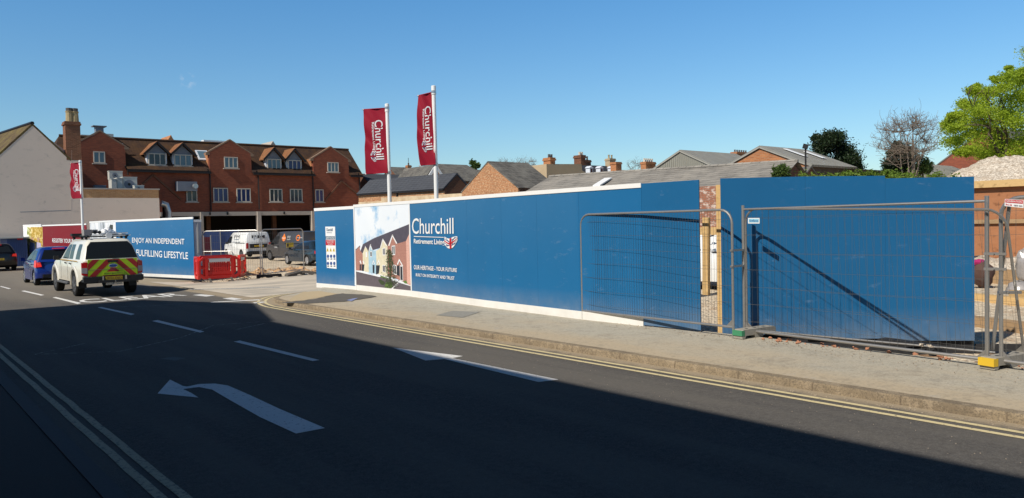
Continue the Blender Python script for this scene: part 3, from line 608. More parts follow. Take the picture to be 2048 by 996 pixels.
# --- short hoarding panel with the site safety notice
LP = [(10.2, 21.32), (10.33, 19.08)]
lp = thing('site_hoarding', 'short blue hoarding panel carrying the white site safety notice', 'hoarding', (10.25, 20.2, .1))
m = MB(); wallstrip(m, LP, .215, 2.36); part('panel', m, M['blue'], lp)
m = MB(); wallstrip(m, LP, 2.36, 2.445, .035, .012); part('top_trim', m, M['white'], lp)
m = MB(); wallstrip(m, LP, .09, .22, .03, .008); part('bottom_trim', m, M['white_base'], lp)
z1 = lambda zx, zy: (600+zx/3.983, 390+zy/3.984)
def nq(pts, k): return hq([z1(*p) for p in pts], LP[0], LP[1], .004+.003*k)
sg = thing('safety_notice', 'tall white safety notice with warning triangles fixed on blue panel', 'sign', tuple(onP(662, 530, *LP)))
m = MB(); q0 = nq([(216, 580), (292, 588), (280, 252), (203, 252)], 1); m.prism(q0, Vector((.01, 0, 0))); part('board', m, M['print_white'], sg)
def ntext(s, x0, x1, y0, y1, mat, k=3, name='lettering'):
    m = MB(); text_on(m, s, nq([(x0, y1), (x1, y1), (x1, y0), (x0, y0)], k), 0, .01, 2); part(name, m, mat, sg)
M['print_black'] = plain('print_black', (.03, .03, .04), .5); M['print_grey'] = plain('print_grey', (.12, .16, .22), .5); M['print_yellow'] = plain('print_yellow', (.75, .55, .03), .5); M['print_blue'] = plain('print_blue', (.02, .07, .25), .5)
ntext('Churchill', 212, 262, 264, 288, M['print_grey']); ntext('Retirement Living', 216, 256, 294, 306, M['print_grey'])
m = MB(); m.poly(nq([(207, 354), (281, 354), (280, 328), (206, 328)], 2)); part('band', m, M['print_grey'], sg); ntext('SAFETY NOTICE', 211, 276, 333, 349, M['print_white'])
m = MB(); m.poly(nq([(208, 400), (282, 402), (281, 358), (207, 358)], 2)); part('band', m, M['print_red'], sg)
for i, s in enumerate(('ALL VISITORS MUST', 'REPORT TO THE', 'SITE OFFICE')): ntext(s, 214+i*6, 276-i*6, 362+i*13, 371+i*13, M['print_white'])
for k in range(3):
    x = 222+k*25
    m = MB(); m.poly(nq([(x-9, 450), (x+9, 450), (x, 418)], 2)); part('warning_symbol', m, M['print_yellow'], sg)
    m = MB(); m.poly(nq([(x-2, 445), (x+2, 445), (x+1.5, 430), (x-1.5, 430)], 3)); part('warning_mark', m, M['print_black'], sg)
    for j, yy in enumerate((488, 545)):
        m = MB(); m.poly(nq([(x+3+9*math.cos(a), yy+14*math.sin(a)) for a in [R(30*i) for i in range(12)]], 2)); part('symbol', m, M['print_blue'], sg)
        m = MB(); m.poly(nq([(x-5+3, yy+26), (x+12, yy+26), (x+12, yy+18), (x-5+3, yy+18)], 2)); part('caption', m, M['print_black'], sg)

# --- new three-board hoarding set back on the right
H2 = [(9.90, 6.90), (12.24, 4.23)]
h2 = thing('site_hoarding', 'plain dark blue boarding standing behind the wire fence', 'hoarding', (11, 5.5, 0))
pts = lerp_path(H2, [0, .345, .66, 1]); tops = [(2.47, 2.46), (2.46, 2.435), (2.395, 2.385)]
for i in range(3):
    a, b = pts[i], pts[i+1]; A_ = Vector(a).lerp(Vector(b), .0008); B_ = Vector(b).lerp(Vector(a), .0008)
    m = MB(); wallstrip(m, [tuple(A_), tuple(B_)], [.10, .04, .01][i], list(tops[i]), .018); part('panel', m, M['blue_new'], h2)
for t_ in (.03, .5, .97):
    q = Vector(H2[0]).lerp(Vector(H2[1]), t_)+Vector((.75, .66))*.085; m = MB(); m.box((q.x, q.y, 1.25), (.1, .1, 2.2), R(41)); part('post', m, M['wood_fresh'], h2)

m = MB(); wallstrip(m, [(9.98, 6.85), (12.27, 4.24)], -.35, .16, .03, -.03); part('black_strip', m, M['rubber'], h2)  # black strip filling the dark gap below the boards
m = MB(); wallstrip(m, [(12.29, 4.22), (12.75, 3.7)], -.35, -.05, .04, -.03); part('black_strip', m, M['rubber'], h2)
# --- boards of the far hoarding on the left of the entrance
def board(name_label, A_, B_, z0, z1, matname, trim=.07):
    b = thing('advert_board', name_label, 'hoarding', ((A_[0]+B_[0])/2, (A_[1]+B_[1])/2, z0))
    m = MB(); wallstrip(m, [A_, B_], z0+.12, z1-trim); part('panel', m, M[matname], b)
    m = MB(); wallstrip(m, [A_, B_], z1-trim, z1, .04, .012); part('top_trim', m, M['white'], b)
    m = MB(); wallstrip(m, [A_, B_], z0, z0+.12, .03, .008); part('bottom_trim', m, M['white_base'], b)
    return b
BA, BB = (8.22, 36.5), (9.55, 30.4)
b1 = board('blue advert board reading enjoy an independent fulfilling lifestyle behind the white pickup', BA, BB, .02, 2.39, 'blue', .08)
zl = lambda zx, zy: (zx/4.15, 400+zy/4.15)
def bq(pts, a, b, off=.012): return hq([zl(*p) for p in pts], a, b, off)
m = MB(); text_on(m, 'ENJOY AN INDEPENDENT', bq([(1098, 366), (1532, 384), (1532, 322), (1098, 312)], BA, BB), 0, .008)
part('lettering', m, M['print_white'], b1); m = MB(); text_on(m, 'AND FULFILLING LIFESTYLE', bq([(1032, 456), (1564, 492), (1562, 434), (1032, 404)], BA, BB), 0, .008); part('lettering', m, M['print_white'], b1)
m = MB(); m.poly(bq([(985, 306), (1012, 306), (1012, 270), (985, 270)], BA, BB)); part('notice', m, M['print_white'], b1)
WA, WB = (7.95, 40.2), (8.25, 36.6)
b2 = board('white advert board with a pale printed photo between red and blue boards', WA, WB, .02, 2.40, 'print_white')
t = NT('pale_photo', .5, .3); n = t.noise(2.5, 5, t.scale(t.pos(), (1, 1, .25)), .7); t.col(t.ramp(n, [(.3, (.1, .12, .13)), (.45, (.55, .58, .62)), (.6, (.82, .82, .82))]))
m = MB(); m.poly(hq([(180, 486), (226, 486), (226, 445), (180, 445)], WA, WB, .006)); part('printed_photo', m, t.m, b2)
m = MB(); m.poly(hq([(217, 480), (226, 480), (226, 450), (221, 449), (217, 458)], WA, WB, .012)); part('printed_tree', m, pcol('darktree', (.05, .055, .05)), b2)
RA, RB = (7.3, 48.6), (8.7, 44.8)
b3 = board('burgundy advert board reading register your interest with a phone number', RA, RB, .0, 2.36, 'burgundy')
m = MB(); text_on(m, 'REGISTER YOUR INTEREST', bq([(436, 352), (690, 360), (690, 326), (436, 318)], RA, RB), 0, .01)
part('lettering', m, M['print_white'], b3); m = MB(); text_on(m, '0800 7', bq([(441, 420), (552, 424), (552, 392), (441, 386)], RA, RB), 0, .05); part('lettering', m, M['print_white'], b3)
FA, FB = (7.25, 55.0), (7.85, 52.6)
b4 = board('advert board with an autumn photo of an older couple walking', FA, FB, .0, 2.45, 'print_white')
t = NT('autumn_photo', .5, .3); n = t.noise(4, 6, rough=.75); x, y, z = t.sep(); t.col(t.mix(t.ramp(y, [(.0, 0.0), (.6, 1.0)]), t.ramp(n, [(.35, (.14, .09, .02)), (.5, (.55, .35, .05)), (.62, (.8, .7, .4))]), t.ramp(n, [(.35, (.08, .12, .03)), (.5, (.4, .45, .15)), (.6, (.85, .85, .8))])))
m = MB(); m.poly(hq([(54, 520), (85.5, 520), (85.5, 454), (54, 454)], FA, FB, .006)); pm = part('printed_photo', m, t.m, b4)
for (x, y, c) in ((64.5, 486, (.16, .22, .5)), (77, 486, (.5, .45, .6))):
    m = MB(); m.poly(hq([(x-6, 505), (x+6, 505), (x+5, y), (x-4, y-2)], FA, FB, .012)); part('printed_figure', m, pcol('fig%d' % x, c), pm)
    m = MB(); m.poly(hq([(x+2.4*math.cos(a), y-7+5*math.sin(a)) for a in [R(40*i) for i in range(9)]], FA, FB, .014)); part('printed_head', m, pcol('head', (.5, .32, .22)), pm)
# pale return board at the entrance
b5 = thing('site_cabin', 'white site cabin end showing beside the blue advert board', 'cabin', (10.35, 35.4, -.1))
m = MB(); m.box((10.36, 35.4, 1.12), (1.18, 3.2, 2.4)); part('body', m, plain('cabin_grey', (.45, .46, .5), .6), b5)
for i in range(4): m = MB(); m.box((9.95+i*.28, 33.79, 1.55), (.05, .02, 1.3)); part('rib', m, M['steel_white'], b5)
m = MB(); m.box((10.36, 33.787, 2.28), (1.19, .03, .1)); part('top_rail', m, M['white'], b5)
# ================================================================== mesh fence panels
def curve_frame(A_, B_, z0, z1, r=.22, n=5):
    # inverted U with rounded top corners between ground points A and B
    A_ = Vector((*A_, 0)); B_ = Vector((*B_, 0)); L = (B_-A_).length; d = (B_-A_).normalized(); pts = [A_+Vector((0, 0, z0))]
    for k in range(n+1): a = math.pi-(math.pi/2)*k/n; pts.append(A_+d*(r+r*math.cos(a))+Vector((0, 0, z1-r+r*math.sin(a))))
    for k in range(n+1): a = math.pi/2*(1-k/n); pts.append(A_+d*(L-r+r*math.cos(a))+Vector((0, 0, z1-r+r*math.sin(a))))
    pts.append(B_+Vector((0, 0, z0))); return pts
def wires(m, A_, B_, z0, z1, nv, nh, r, wob=.0, k0=0, inset=.03):
    A_ = Vector((*A_, 0)); B_ = Vector((*B_, 0)); d = (B_-A_); nrm = Vector((d.y, -d.x, 0)).normalized()
    for i in range(nv):
        t = (i+.5)/nv; a = A_+d*t; bow = wob*math.sin(t*9+k0)
        m.tube([a+Vector((0, 0, z0)), a+Vector((0, 0, (z0+z1)/2))+nrm*bow*.6+d.normalized()*wob*.7*math.sin(i*1.7+k0), a+Vector((0, 0, z1))], r, 3, False)
    for j in range(nh):
        z = z0+(z1-z0)*(j+.5)/nh; P = []
        for i in range(9):
            t = i/8; P.append(A_+d*t+Vector((0, 0, z+wob*.9*math.sin(t*7+j*.5+k0)*(1 if 0 < i < 8 else 0)))+nrm*wob*.4*math.sin(t*8+j))
        m.tube(P, r, 3, False)
def fence_panel(label, A_, B_, zf=.12, top=2.0, low=.28, round_=True, nv=40, nh=7, r=.0018, tube=.02, wob=.01, group=None, drop=0):
    f = thing('mesh_fence', label, 'fence', (A_[0], A_[1], zf), group=group)
    m = MB()
    if round_: m.tube(curve_frame(A_, B_, zf, top, .2), tube, 8)
    else:
        for P in (A_, B_): m.tube([(*P, zf), (*P, top+.03)], tube*1.15, 8)
        m.tube([(*A_, top-.03), (*B_, top-.03)], tube*.8, 8)
    m.tube([(*A_, low), (*B_, low)], tube*.95, 8); part('frame', m, M['galv'], f, True)
    if drop:   # panel sags towards its far end
        me = f.children[0].data; Lq = (Vector(B_)-Vector(A_)).length
        for v in me.vertices:
            if v.co.z > .6*(top-zf): v.co.z -= drop*(Vector((v.co.x, v.co.y)).length/Lq)
    d = (Vector((*B_, 0))-Vector((*A_, 0))).normalized()
    for P, s_ in ((A_, 1), (B_, -1)):
        q = Vector((*P, low)); m = MB(); m.prism([q, q+d*s_*.13, q+Vector((0, 0, .13))], Vector((d.y, -d.x, 0))*.004); part('gusset', m, M['galv'], f)
    m = MB(); wires(m, A_, B_, low, top-.02, nv, nh, r, wob, A_[1]); part('wire_mesh', m, M['wire'], f); return f
p1 = fence_panel('round cornered wire fence panel leaning close to the white trimmed hoarding', (9.73, 9.71), (9.60, 6.50), .125, 1.99, .28, nv=62, r=.0021, wob=.014, tube=.019)
p2 = fence_panel('square topped wire fence panel between green and yellow capped feet', (9.88, 6.50), (9.60, 3.19), .16, 2.02, .21, False, nv=34, r=.0018, wob=.008, tube=.021)
p2b = fence_panel('second wire panel doubled up behind the square topped fence', (9.90, 6.47), (9.70, 2.98), .2, 2.0, .215, True, nv=30, r=.0013, wob=.009, tube=.016, drop=.11)
p3 = fence_panel('wire fence panel bearing the red and white hire sign', (9.63, 3.06), (9.2, -.4), .16, 2.02, .21, True, nv=34, wob=.01, tube=.022)
for ch in p2b.children:          # this panel leans: its foot stands back, its head hangs forward towards the far end
    for v in ch.data.vertices:
        w_ = v.co+p2b.location; t_ = max(0, min(1, (6.47-w_.y)/3.49)); zz_ = w_.z/1.9; v.co.x += t_*(.5*(1-zz_)-.2*zz_)
# leaning brace tube beside the last panel
br = thing('steel_prop', 'slanting steel tube propped behind the sign panel', 'brace', (9.9, 2.9, .1))
qa = onX(2020, 400, 9.66); qb = onX(1985, 700, 9.80); m = MB(); m.tube([qa, qb], .02, 8); part('tube', m, M['galv'], br, True)
def clamp(a, b, label):
    c = thing('pipe_clamp', label, 'clamp', tuple((Vector(a)+Vector(b))/2)); a = Vector(a); b = Vector(b); e = (b-a).normalized()*.03
    m = MB(); m.bar(a-e, b+e, .045, .03); part('strap', m, M['galv'], c); m = MB(); q = (a+b)/2; m.tube([q-Vector((.04, 0, 0)), q+Vector((.03, 0, 0))], .008, 6); part('bolt', m, M['galv'], c)
for px, la in ((500, 'upper'), (532, 'lower')):
    a = onX(1470, px+1, 9.60); b = onX(1486, px, 9.86); clamp((9.60, 6.50, a.z), (9.86, 6.50, a.z), '%s steel clamp joining the two fences above the green capped foot' % la)
for zz, la in ((1.40, 'upper'), (1.23, 'lower')): clamp((9.60, 3.19, zz), (9.63, 3.04, zz), '%s steel clamp joining fence posts above the yellow capped foot' % la)
clamp((9.63, 3.06, .97), (9.74, 2.93, .97), 'low steel clamp tying the slanting tube to the sign panel')
# plates on the fences
def plate(label, cat, quad, mats, texts, bands=()):
    s_ = thing('fence_sign', label, cat, tuple(quad[0])); q = [Vector(v) for v in quad]; n = (q[1]-q[0]).cross(q[3]-q[0]).normalized()
    if n.dot(CAM-q[0]) < 0: n = -n
    m = MB(); m.prism(q, -n*.004); part('plate', m, mats, s_)
    P = lambda x, y, k: q[0].lerp(q[1], x).lerp(q[3].lerp(q[2], x), y)+n*k
    for (x0, y0, x1, y1, mt) in bands: m = MB(); m.poly([P(x0, y0, .002), P(x1, y0, .002), P(x1, y1, .002), P(x0, y1, .002)]); part('band', m, mt, s_)
    for (tx, x0, y0, x1, y1, mt) in texts: m = MB(); text_on(m, tx, [P(x0, y0, .004), P(x1, y0, .004), P(x1, y1, .004), P(x0, y1, .004)], 0, .01, 2); part('lettering', m, mt, s_)
X2 = lambda x, y: onP(x, y, (9.86, 6.50), (9.58, 3.19))
plate('small white and pale blue hire plate wired near the fence top', 'sign', [X2(1496, 447), X2(1519, 447), X2(1519, 436), X2(1496, 436)], M['print_white'], [('hirefence', .15, .3, .9, .75, M['print_blue'])], [(.08, .2, .95, .85, plain('hire_blue', (.25, .55, .72), .5))])
X3 = lambda x, y: onP(x, y, (9.60, 3.06), (9.17, -.4))
plate('white plate with red band reading generation hire', 'sign', [X3(2009, 412), X3(2047, 416), X3(2047, 400), X3(2010, 398)], M['print_white'], [('GENERATION', .08, .62, .92, .86, M['print_white']), ('Hire & Sale', .06, .12, .4, .42, M['print_red']), ('0800 000', .5, .12, .95, .32, M['print_black'])], [(.03, .52, .97, .95, M['print_red'])])
# fence feet and blocks
def foot(label, c, rz, cap=None, mat='concrete', L=.72):
    f = thing('ballast_block', label, 'fence foot', c, rz)
    m = MB(True); pf = [(-L/2, -.085, 0), (-L/2+.06, -.085, .0), (-L/2+.08, -.085, .04), (-.1, -.085, .04), (-.08, -.085, 0), (.08, -.085, 0), (.1, -.085, .04), (L/2-.08, -.085, .04), (L/2-.06, -.085, 0), (L/2, -.085, 0), (L/2, -.085, .10), (L/2-.03, -.085, .13), (-L/2+.03, -.085, .13), (-L/2, -.085, .10)]
    m.prism(pf, (0, .17, 0)); part('block', m, M[mat], f)
    for k in (-.18, 0, .18): m = MB(True); m.lathe([(.024, .131), (.024, .133)], (k, 0, 0), 'z', 10); part('socket', m, M['black'], f)
    if cap: m = MB(True); m.box((-L/2+.015, 0, .08), (.06, .176, .075) if cap == 'green' else (.08, .18, .085)); part('end_cap', m, M[cap], f)
    return f
foot('grey concrete fence foot with a green end cap', (9.93, 6.36, .125), R(-8), 'green')
foot('grey concrete fence foot with a yellow end cap', (9.82, 3.06, .125), R(-14), 'yellow')
foot('black rubber block lying under the doubled fence', (10.2, 4.30, .10), R(78), None, 'rubber', .8)
foot('dark rubber fence foot at the entrance fence joint', (11.7, 28.5, .0), R(4), None, 'rubber', .95)
for i, (px, py, rz, la) in enumerate(((588, 552, .3, 'dusty black rubber foot tipped against the rubble, leftmost of three'), (604, 549, 1.2, 'dusty black rubber foot in the middle of the rubble heap'), (622, 550, -.3, 'dusty black rubber foot nearest the safety notice panel'))):
    q = onZ(px, py, 0); f = foot(la, (q.x, q.y, .02), rz, None, 'rubber_dusty', .8); f.rotation_euler = (R(14-i*9), R(8*(i-1)), rz)
# soil strip, dug edge and rubble beneath the right hoarding
m = MB(); grid(m, 9.93, 12.6, 1.2, 6.75, 50, 70, lambda x, y: -.02-.20*min(1, (x-9.9)/.35) + .05*N(x, y, 3) + .05*N(x, y, 8, 2)); struct('dug_soil', m, M['soil'], smooth=True)
pe = thing('timber_edging', 'low timber board edging the pavement under the wire fences', 'board', (9.9, 4, .0)); m = MB(); m.bar((9.92, 6.2, .03), (9.84, 1.4, .03), .03, .16); part('board', m, M['wood_old'], pe)
m = MB()
for i in range(150):
    y = random.uniform(1.2, 6.2); x = 9.78+random.gauss(.12, .13); stone(m, (x, y, .135 if x < 9.9 else .02), random.uniform(.012, .045))
struct('brick_rubble', m, plain('brick_rubble', (.42, .2, .12), .9, .1, var=.45, scale=9), 'stuff')
for (px, py, r, la) in ((1842, 690, .055, 'larger pale stone on the black rubber block'), (1861, 692, .045, 'smaller pale stone beside the rubber block'), (1922, 731, .045, 'pinkish brick lump on the pavement edge')):
    q = onX(px, py, 9.93); o = thing('loose_stone', la, 'stone', tuple(q)); m = MB(); random.seed(px); stone(m, q, r); part('lump', m, M['pale_gravel'], o, True)
random.seed(11)
# entrance fences
e1 = fence_panel('wire fence panel standing behind the red barriers', (9.9, 30.5), (11.42, 28.6), .0, 1.83, .12, nv=26, nh=6, r=.003, tube=.02, group=None)
e2 = fence_panel('wire fence panel in front of the dark grey van', (11.46, 28.54), (13.95, 30.3), .0, 1.85, .15, nv=26, nh=6, r=.003, tube=.021)
e3 = fence_panel('low bent wire panel beside the white van', (12.2, 37.9), (13.3, 36.6), -.1, .85, .0, nv=14, nh=4, r=.004, tube=.02)
clamp((11.42, 28.6, 1.25), (11.46, 28.54, 1.25), 'steel clamp at the joint of the entrance fences')

# ------------------------------------------------------------------ red pedestrian barriers
def barrier(label, loc, rz, L=1.85):
    b = thing('pedestrian_barrier', label, 'barrier', loc, rz, 'red plastic barriers at the site entrance')
    H, z0 = 1.0, .13; hl = L/2; c = .16
    # frame as closed tube-like ring (box section)
    m = MB(True); t_ = .045
    outer = [(-hl, z0+c), (-hl+c, z0), (hl-c, z0), (hl, z0+c), (hl, H-c), (hl-c, H), (-hl+c, H), (-hl, H-c)]
    w = .07; inner = [(-hl+w, z0+c+.03), (-hl+c+.03, z0+w+.05), (hl-c-.03, z0+w+.05), (hl-w, z0+c+.03), (hl-w, H-c-.03), (hl-c-.03, H-w), (-hl+c+.03, H-w), (-hl+w, H-c-.03)]
    vs = [(x, y, z) for y in (-t_, t_) for x, z in outer] + [(x, y, z) for y in (-t_, t_) for x, z in inner]; fs = []
    for i in range(8):
        j = (i+1) % 8; fs += [(i, j, 16+j, 16+i), (8+i, 24+i, 24+j, 8+j), (i, 8+i, 8+j, j), (16+i, 16+j, 24+j, 24+i)]
    m.add(vs, fs)
    m.box((0, 0, H-.16), (L-.5, .06, .13)); m.box((0, 0, z0+.22), (L-.45, .05, .1))
    for s_ in (-1, 1): m.box((s_*(hl-.27), 0, (z0+H)/2), (.09, .085, H-z0-.1)); m.box((s_*(hl-.15), 0, .56), (.2, .05, .06))
    part('frame', m, M['barrier'], b)
    for k in range(9):
        x = -hl+.42+k*(L-.84)/8; m = MB(True); m.box((x, 0, .53), (.05, .04, .44)); part('bar', m, M['barrier'], b)
    m = MB(True); m.box((0, 0, .56), (.5, .035, .05)); part('bar', m, M['barrier'], b)
    m = MB(True); m.box((0, -.036, H-.155), (L*.5, .012, .12)); part('reflective_board', m, M['reflect'], b)
    for s_ in (-1, 1): m = MB(True); m.prism([(s_*(hl-.35)-.04, -.27, 0), (s_*(hl-.35)+.04, -.27, 0), (s_*(hl-.35)+.04, -.02, .18), (s_*(hl-.35)-.04, -.02, .18)], (0, .27, 0) if False else (0, .03, .0)); m.box((s_*(hl-.35), 0, .015), (.07, .34, .03)); part('foot', m, M['rubber_dusty'], b)
    return b
A0, A1 = onZ(401, 566, 0), onZ(478, 561, 0); mid = (A0+A1)/2; rz = math.atan2((A1-A0).y, (A1-A0).x); L0_ = (A1-A0).length
bx1 = barrier('red plastic barrier facing the road, nearest of the enclosure', (mid.x, mid.y, .0), rz, L0_+.1)
dup(bx1, (A0.x+.08, A0.y+.55, 0), R(79), 'red plastic barrier closing the side next to the blue advert board', (.8, 1, .92))
dup(bx1, (A1.x+.36, A1.y+.62, 0), R(58), 'red plastic barrier closing the side next to the rubble mound', (.8, 1, .92))
dup(bx1, (mid.x+.35, mid.y+1.35, 0), rz+R(3), 'red plastic barrier at the back of the enclosure', (1, 1, .92)); bx1.scale = (1, 1, .92)

# ------------------------------------------------------------------ flags
def flagpole(label, px_top, py_top, px_b, py_b, D, sx, topL, topR, botR, botL, zb, bulge):
    T = atD(px_top, py_top, D); B = Vector((T.x, T.y, zb))
    f = thing('flagpole', label, 'flagpole', tuple(B))
    m = MB(); m.tube([B, B+Vector((0, 0, (T.z-zb)*.98)), T-Vector((0, 0, .01))], [.06, .052, .052], 12); m.lathe([(.064, -.22), (.064, -.14), (.062, -.14), (.062, .0), (.03, .015)], (T.x, T.y, T.z), 'z', 12); part('pole', m, M['pole'], f, True)
    cor = [atD(x, y, D) for x, y in (topL, topR, botR, botL)]
    # swing the outer edge round the pole so the banner hangs on its arms, not on the picture plane
    pts = []
    tl_, tr_, brr, bl_ = cor
    ring = (T.z-brr.z)
    for z in (tr_.z+.0, brr.z+.0): m = MB(); m.lathe([(.066, -.035), (.066, .035)], (T.x, T.y, z), 'z', 12); part('collar', m, M['silver'], f)
    nrm = Vector((-_f.x, -_f.y, 0)).normalized()
    def P(u, v, k=0):   # u from free edge (0) to pole (1), v from bottom 0 to top 1
        a = bl_.lerp(tl_, v); b = brr.lerp(tr_, v); p = a.lerp(b, u)
        side = (a-b).normalized()
        p = p + side*bulge*math.sin(math.pi*v)*(1-u) + side*.02 + nrm*((1-u)**.7*(.085*math.sin(v*8+u*3.5)*math.sin(math.pi*v)+.035*math.sin(v*19+u*8))+.03*(1-abs(2*v-1))*0) + nrm*k
        return p
    m = MB(); n, q = 12, 36
    m.add([P(i/n, j/q) for j in range(q+1) for i in range(n+1)], [(j*(n+1)+i, j*(n+1)+i+1, (j+1)*(n+1)+i+1, (j+1)*(n+1)+i) for j in range(q) for i in range(n)])
    fl = part('banner', m, M['flag'], f, True)
    for v in (0, 1):
        m = MB(); m.tube([P(0, v)-(P(1, v)-P(0, v)).normalized()*.03, P(1, v)], .014, 8); part('arm', m, M['flag'], f, True); m = MB(); e = P(0, v); m.lathe([(.001, -.02), (.02, -.01), (.02, .01), (.001, .02)], tuple(e), 'z', 8); part('end_knob', m, M['pole'], f)
    # lettering running down the banner, letters upright to the right
    def lay(body, u0, u1, v0, v1, bold):
        vs, fs, _ = text_geo(body, bold, 3); m = MB(); m.add([P(u0+(u1-u0)*y, v0+(v1-v0)*x, .006) for x, y in vs], fs); part('lettering', m, M['print_white'], fl)
    return lay, P, fl
def flag_text(r):
    lay, P, fl = r
    lay('Churchill', .50, .86, .82, .21, .006); lay('Retirement Living', .33, .47, .79, .36, .015)
    m = MB(); m.add([P(.475, .80, .006), P(.487, .80, .006), P(.487, .36, .006), P(.475, .36, .006)], [(0, 1, 2, 3)]); part('lettering', m, M['print_white'], fl)
    swoosh(lambda u, v, k: P(.25+.27*v, .35-.17*u, .006+.003*k), (M['print_white'], M['flag'], M['print_navy']), fl)
flag_text(flagpole('white flagpole with burgundy banner, shorter of the pair behind the hoarding', 774, 208, 784, 400, 21.7, 0, (728, 219), (772, 216), (777, 345), (733, 348), .0, .0))
flag_text(flagpole('white flagpole with burgundy banner, taller looking of the pair behind the hoarding', 867, 172, 875, 393, 20.0, 0, (838, 191), (866, 184), (873, 328), (842, 331), .0, .07))
flag_text(flagpole('white flagpole with small burgundy banner in front of the grey rendered house', 160, 321, 166, 440, 37.8, 0, (142, 327), (160, 325), (164, 396), (145, 397), .0, .07))

# ================================================================== buildings
def gable_house(label, name, axis, plane, apex, eave, L, mats, zb=-.5, over=.2, th=.09, cat='building', side=None, lap=.05, wall_name='wall', ridge_dir=None):
    """gable wall in the plane axis=plane; apex/eave are points (Vector) on it, second eave mirrored; body runs L away"""
    A_ = Vector(apex); E_ = Vector(eave); A_.z -= th*1.3; E_.z -= th*1.3; e2 = Vector(E_)
    if axis == 'X': e2.y = 2*A_.y-E_.y; ax = Vector((1, 0, 0))
    else: e2.x = 2*A_.x-E_.x; ax = Vector((0, 1, 0))
    if ridge_dir: ax = Vector(ridge_dir)
    b = thing(name, label, cat, (A_.x, A_.y, zb)); m = MB()
    m.prism([(E_.x, E_.y, zb), tuple(E_), tuple(A_), tuple(e2), (e2.x, e2.y, zb)], ax*L); part(wall_name, m, M[mats[0]], b)
    m = MB()
    for P in (E_, e2):
        d = (A_-P); dn = d.normalized(); lo = P-dn*over; nrm = Vector((0, 0, 1)); nn = ax.cross(dn); nn = nn if nn.z > 0 else -nn
        q = [lo-ax*lap, A_+dn*.0-ax*lap, A_+Vector((0, 0, th/max(.3, nn.z)))-ax*lap, lo+nn*th-ax*lap]
        m.prism([v+nn*.004 for v in q], ax*(L+2*lap))
    part('roof', m, M[mats[1]], b)
    return b, A_, E_, e2, ax
def stack(label, c, size, z0, z1, mat, pots, parent=None, potmat='pot', name='chimney', r=.12, ph=.45):
    """a brick stack with oversailing courses and pots; a part when it has a parent"""
    if parent is None: par = thing('chimney_stack', label, 'chimney', (c[0], c[1], z0))
    else: par = parent
    m = MB(); m.box((c[0], c[1], (z0+z1)/2), (size[0], size[1], z1-z0)); m.box((c[0], c[1], z1-.12), (size[0]+.12, size[1]+.12, .12)); m.box((c[0], c[1], z1+.0), (size[0]+.05, size[1]+.05, .1))
    st = part(name if parent else 'stack', m, M[mat], par)
    for i in range(pots):
        t = (i+.5)/pots-.5; px = c[0]+(t*size[0] if size[0] >= size[1] else 0); py = c[1]+(t*size[1] if size[1] > size[0] else 0)
        m = MB(); m.lathe([(r*1.15, 0), (r*1.1, .06), (r*.95, .1), (r*.85, ph-.1), (r*1.05, ph-.07), (r*1.05, ph), (r*.8, ph)], (px, py, z1+.05), 'z', 10); part('chimney_pot', m, M[potmat], st, True)
    return st
def window(parent, c0, c1, Y, panes, glass='glass', frame='frame', sill=True):
    """window in a wall facing -Y between c0 (x0,z0) and c1 (x1,z1)"""
    x0, z0 = c0; x1, z1_ = c1; f = .07; m = MB()
    m.box(((x0+x1)/2, Y-.01, z0+f/2), (x1-x0, .12, f)); m.box(((x0+x1)/2, Y-.01, z1_-f/2), (x1-x0, .12, f))
    for i in range(panes+1):
        x = x0+f/2+(x1-x0-f)*i/panes; m.box((x, Y-.008, (z0+z1_)/2), (f, .116, z1_-z0-.01))
    w = part('window', m, M[frame], parent)
    m = MB(); m.box(((x0+x1)/2, Y+.01, (z0+z1_)/2), (x1-x0-.05, .05, z1_-z0-.05)); part('pane', m, M[glass], w)
    if sill: m = MB(); m.box(((x0+x1)/2, Y-.05, z0-.05), (x1-x0+.2, .2, .08)); part('sill', m, M['lintel'], w)
    return w

# ---- the long red brick building
YF = 64.0
rb = thing('brick_building', 'long red brick building with gables, dormers and open garages behind the yard', 'building', (24, YF, -.3))
q = lambda x, y, Y=YF: onY(x, y, Y)
zE = q(400, 337.5).z; zR = 9.25; YR = YF+2.6; zL = 3.12
xl = q(95, 300).x; xr = q(720, 345).x
def gab(x0, x1, apx, sh):
    a = q(*apx); X0 = q(x0, sh).x; X1 = q(x1, sh).x; zs = q((x0+x1)/2, sh).z; xm = (X0+X1)/2; return X0, X1, xm, a.z, zs
GA = gab(150, 250, (197.6, 263), 291); GB = gab(418, 502, (460, 281), 306); GC = gab(626, 697, (664, 295), 318)
openings = [(q(320, 430).x, q(400.5, 430).x), (q(404.5, 430).x, q(512.5, 430).x), (q(520, 430).x, q(621, 430).x)]
prof = [(xl, zE)]
for g in (GA, GB, GC): prof += [(g[0], zE), (g[0], g[4]), (g[2], g[3]), (g[1], g[4]), (g[1], zE)]
prof += [(xr, zE), (xr, 3.36), (xl, 3.36)]
m = MB(); m.prism([(x, YF, z) for x, z in prof], (0, .35, 0))
m.box(((xl+openings[0][0])/2, YF+.18, 1.5), (openings[0][0]-xl, .36, 3.7)); m.box(((openings[2][1]+xr)/2+.2, YF+.18, 1.5), (xr-openings[2][1]-.4, .36, 3.7))
m.box((xr-.18, YF+2.9, 3.2), (.36, 5.1, zE*2-6.4+.6)); m.box(((xl+xr)/2, YF+5.6, 3.2), (xr-xl, .3, 7.2)); 
part('wall', m, M['brick_red'], rb)
m = MB(); m.box(((xl+xr)/2, YF+2.9, 3.3), (xr-xl-.8, 5.0, .12)); m.box(((xl+xr)/2, YF+5.3, 1.5), (xr-xl-.8, .1, 3.8)); part('undercroft', m, M['dark'], rb)
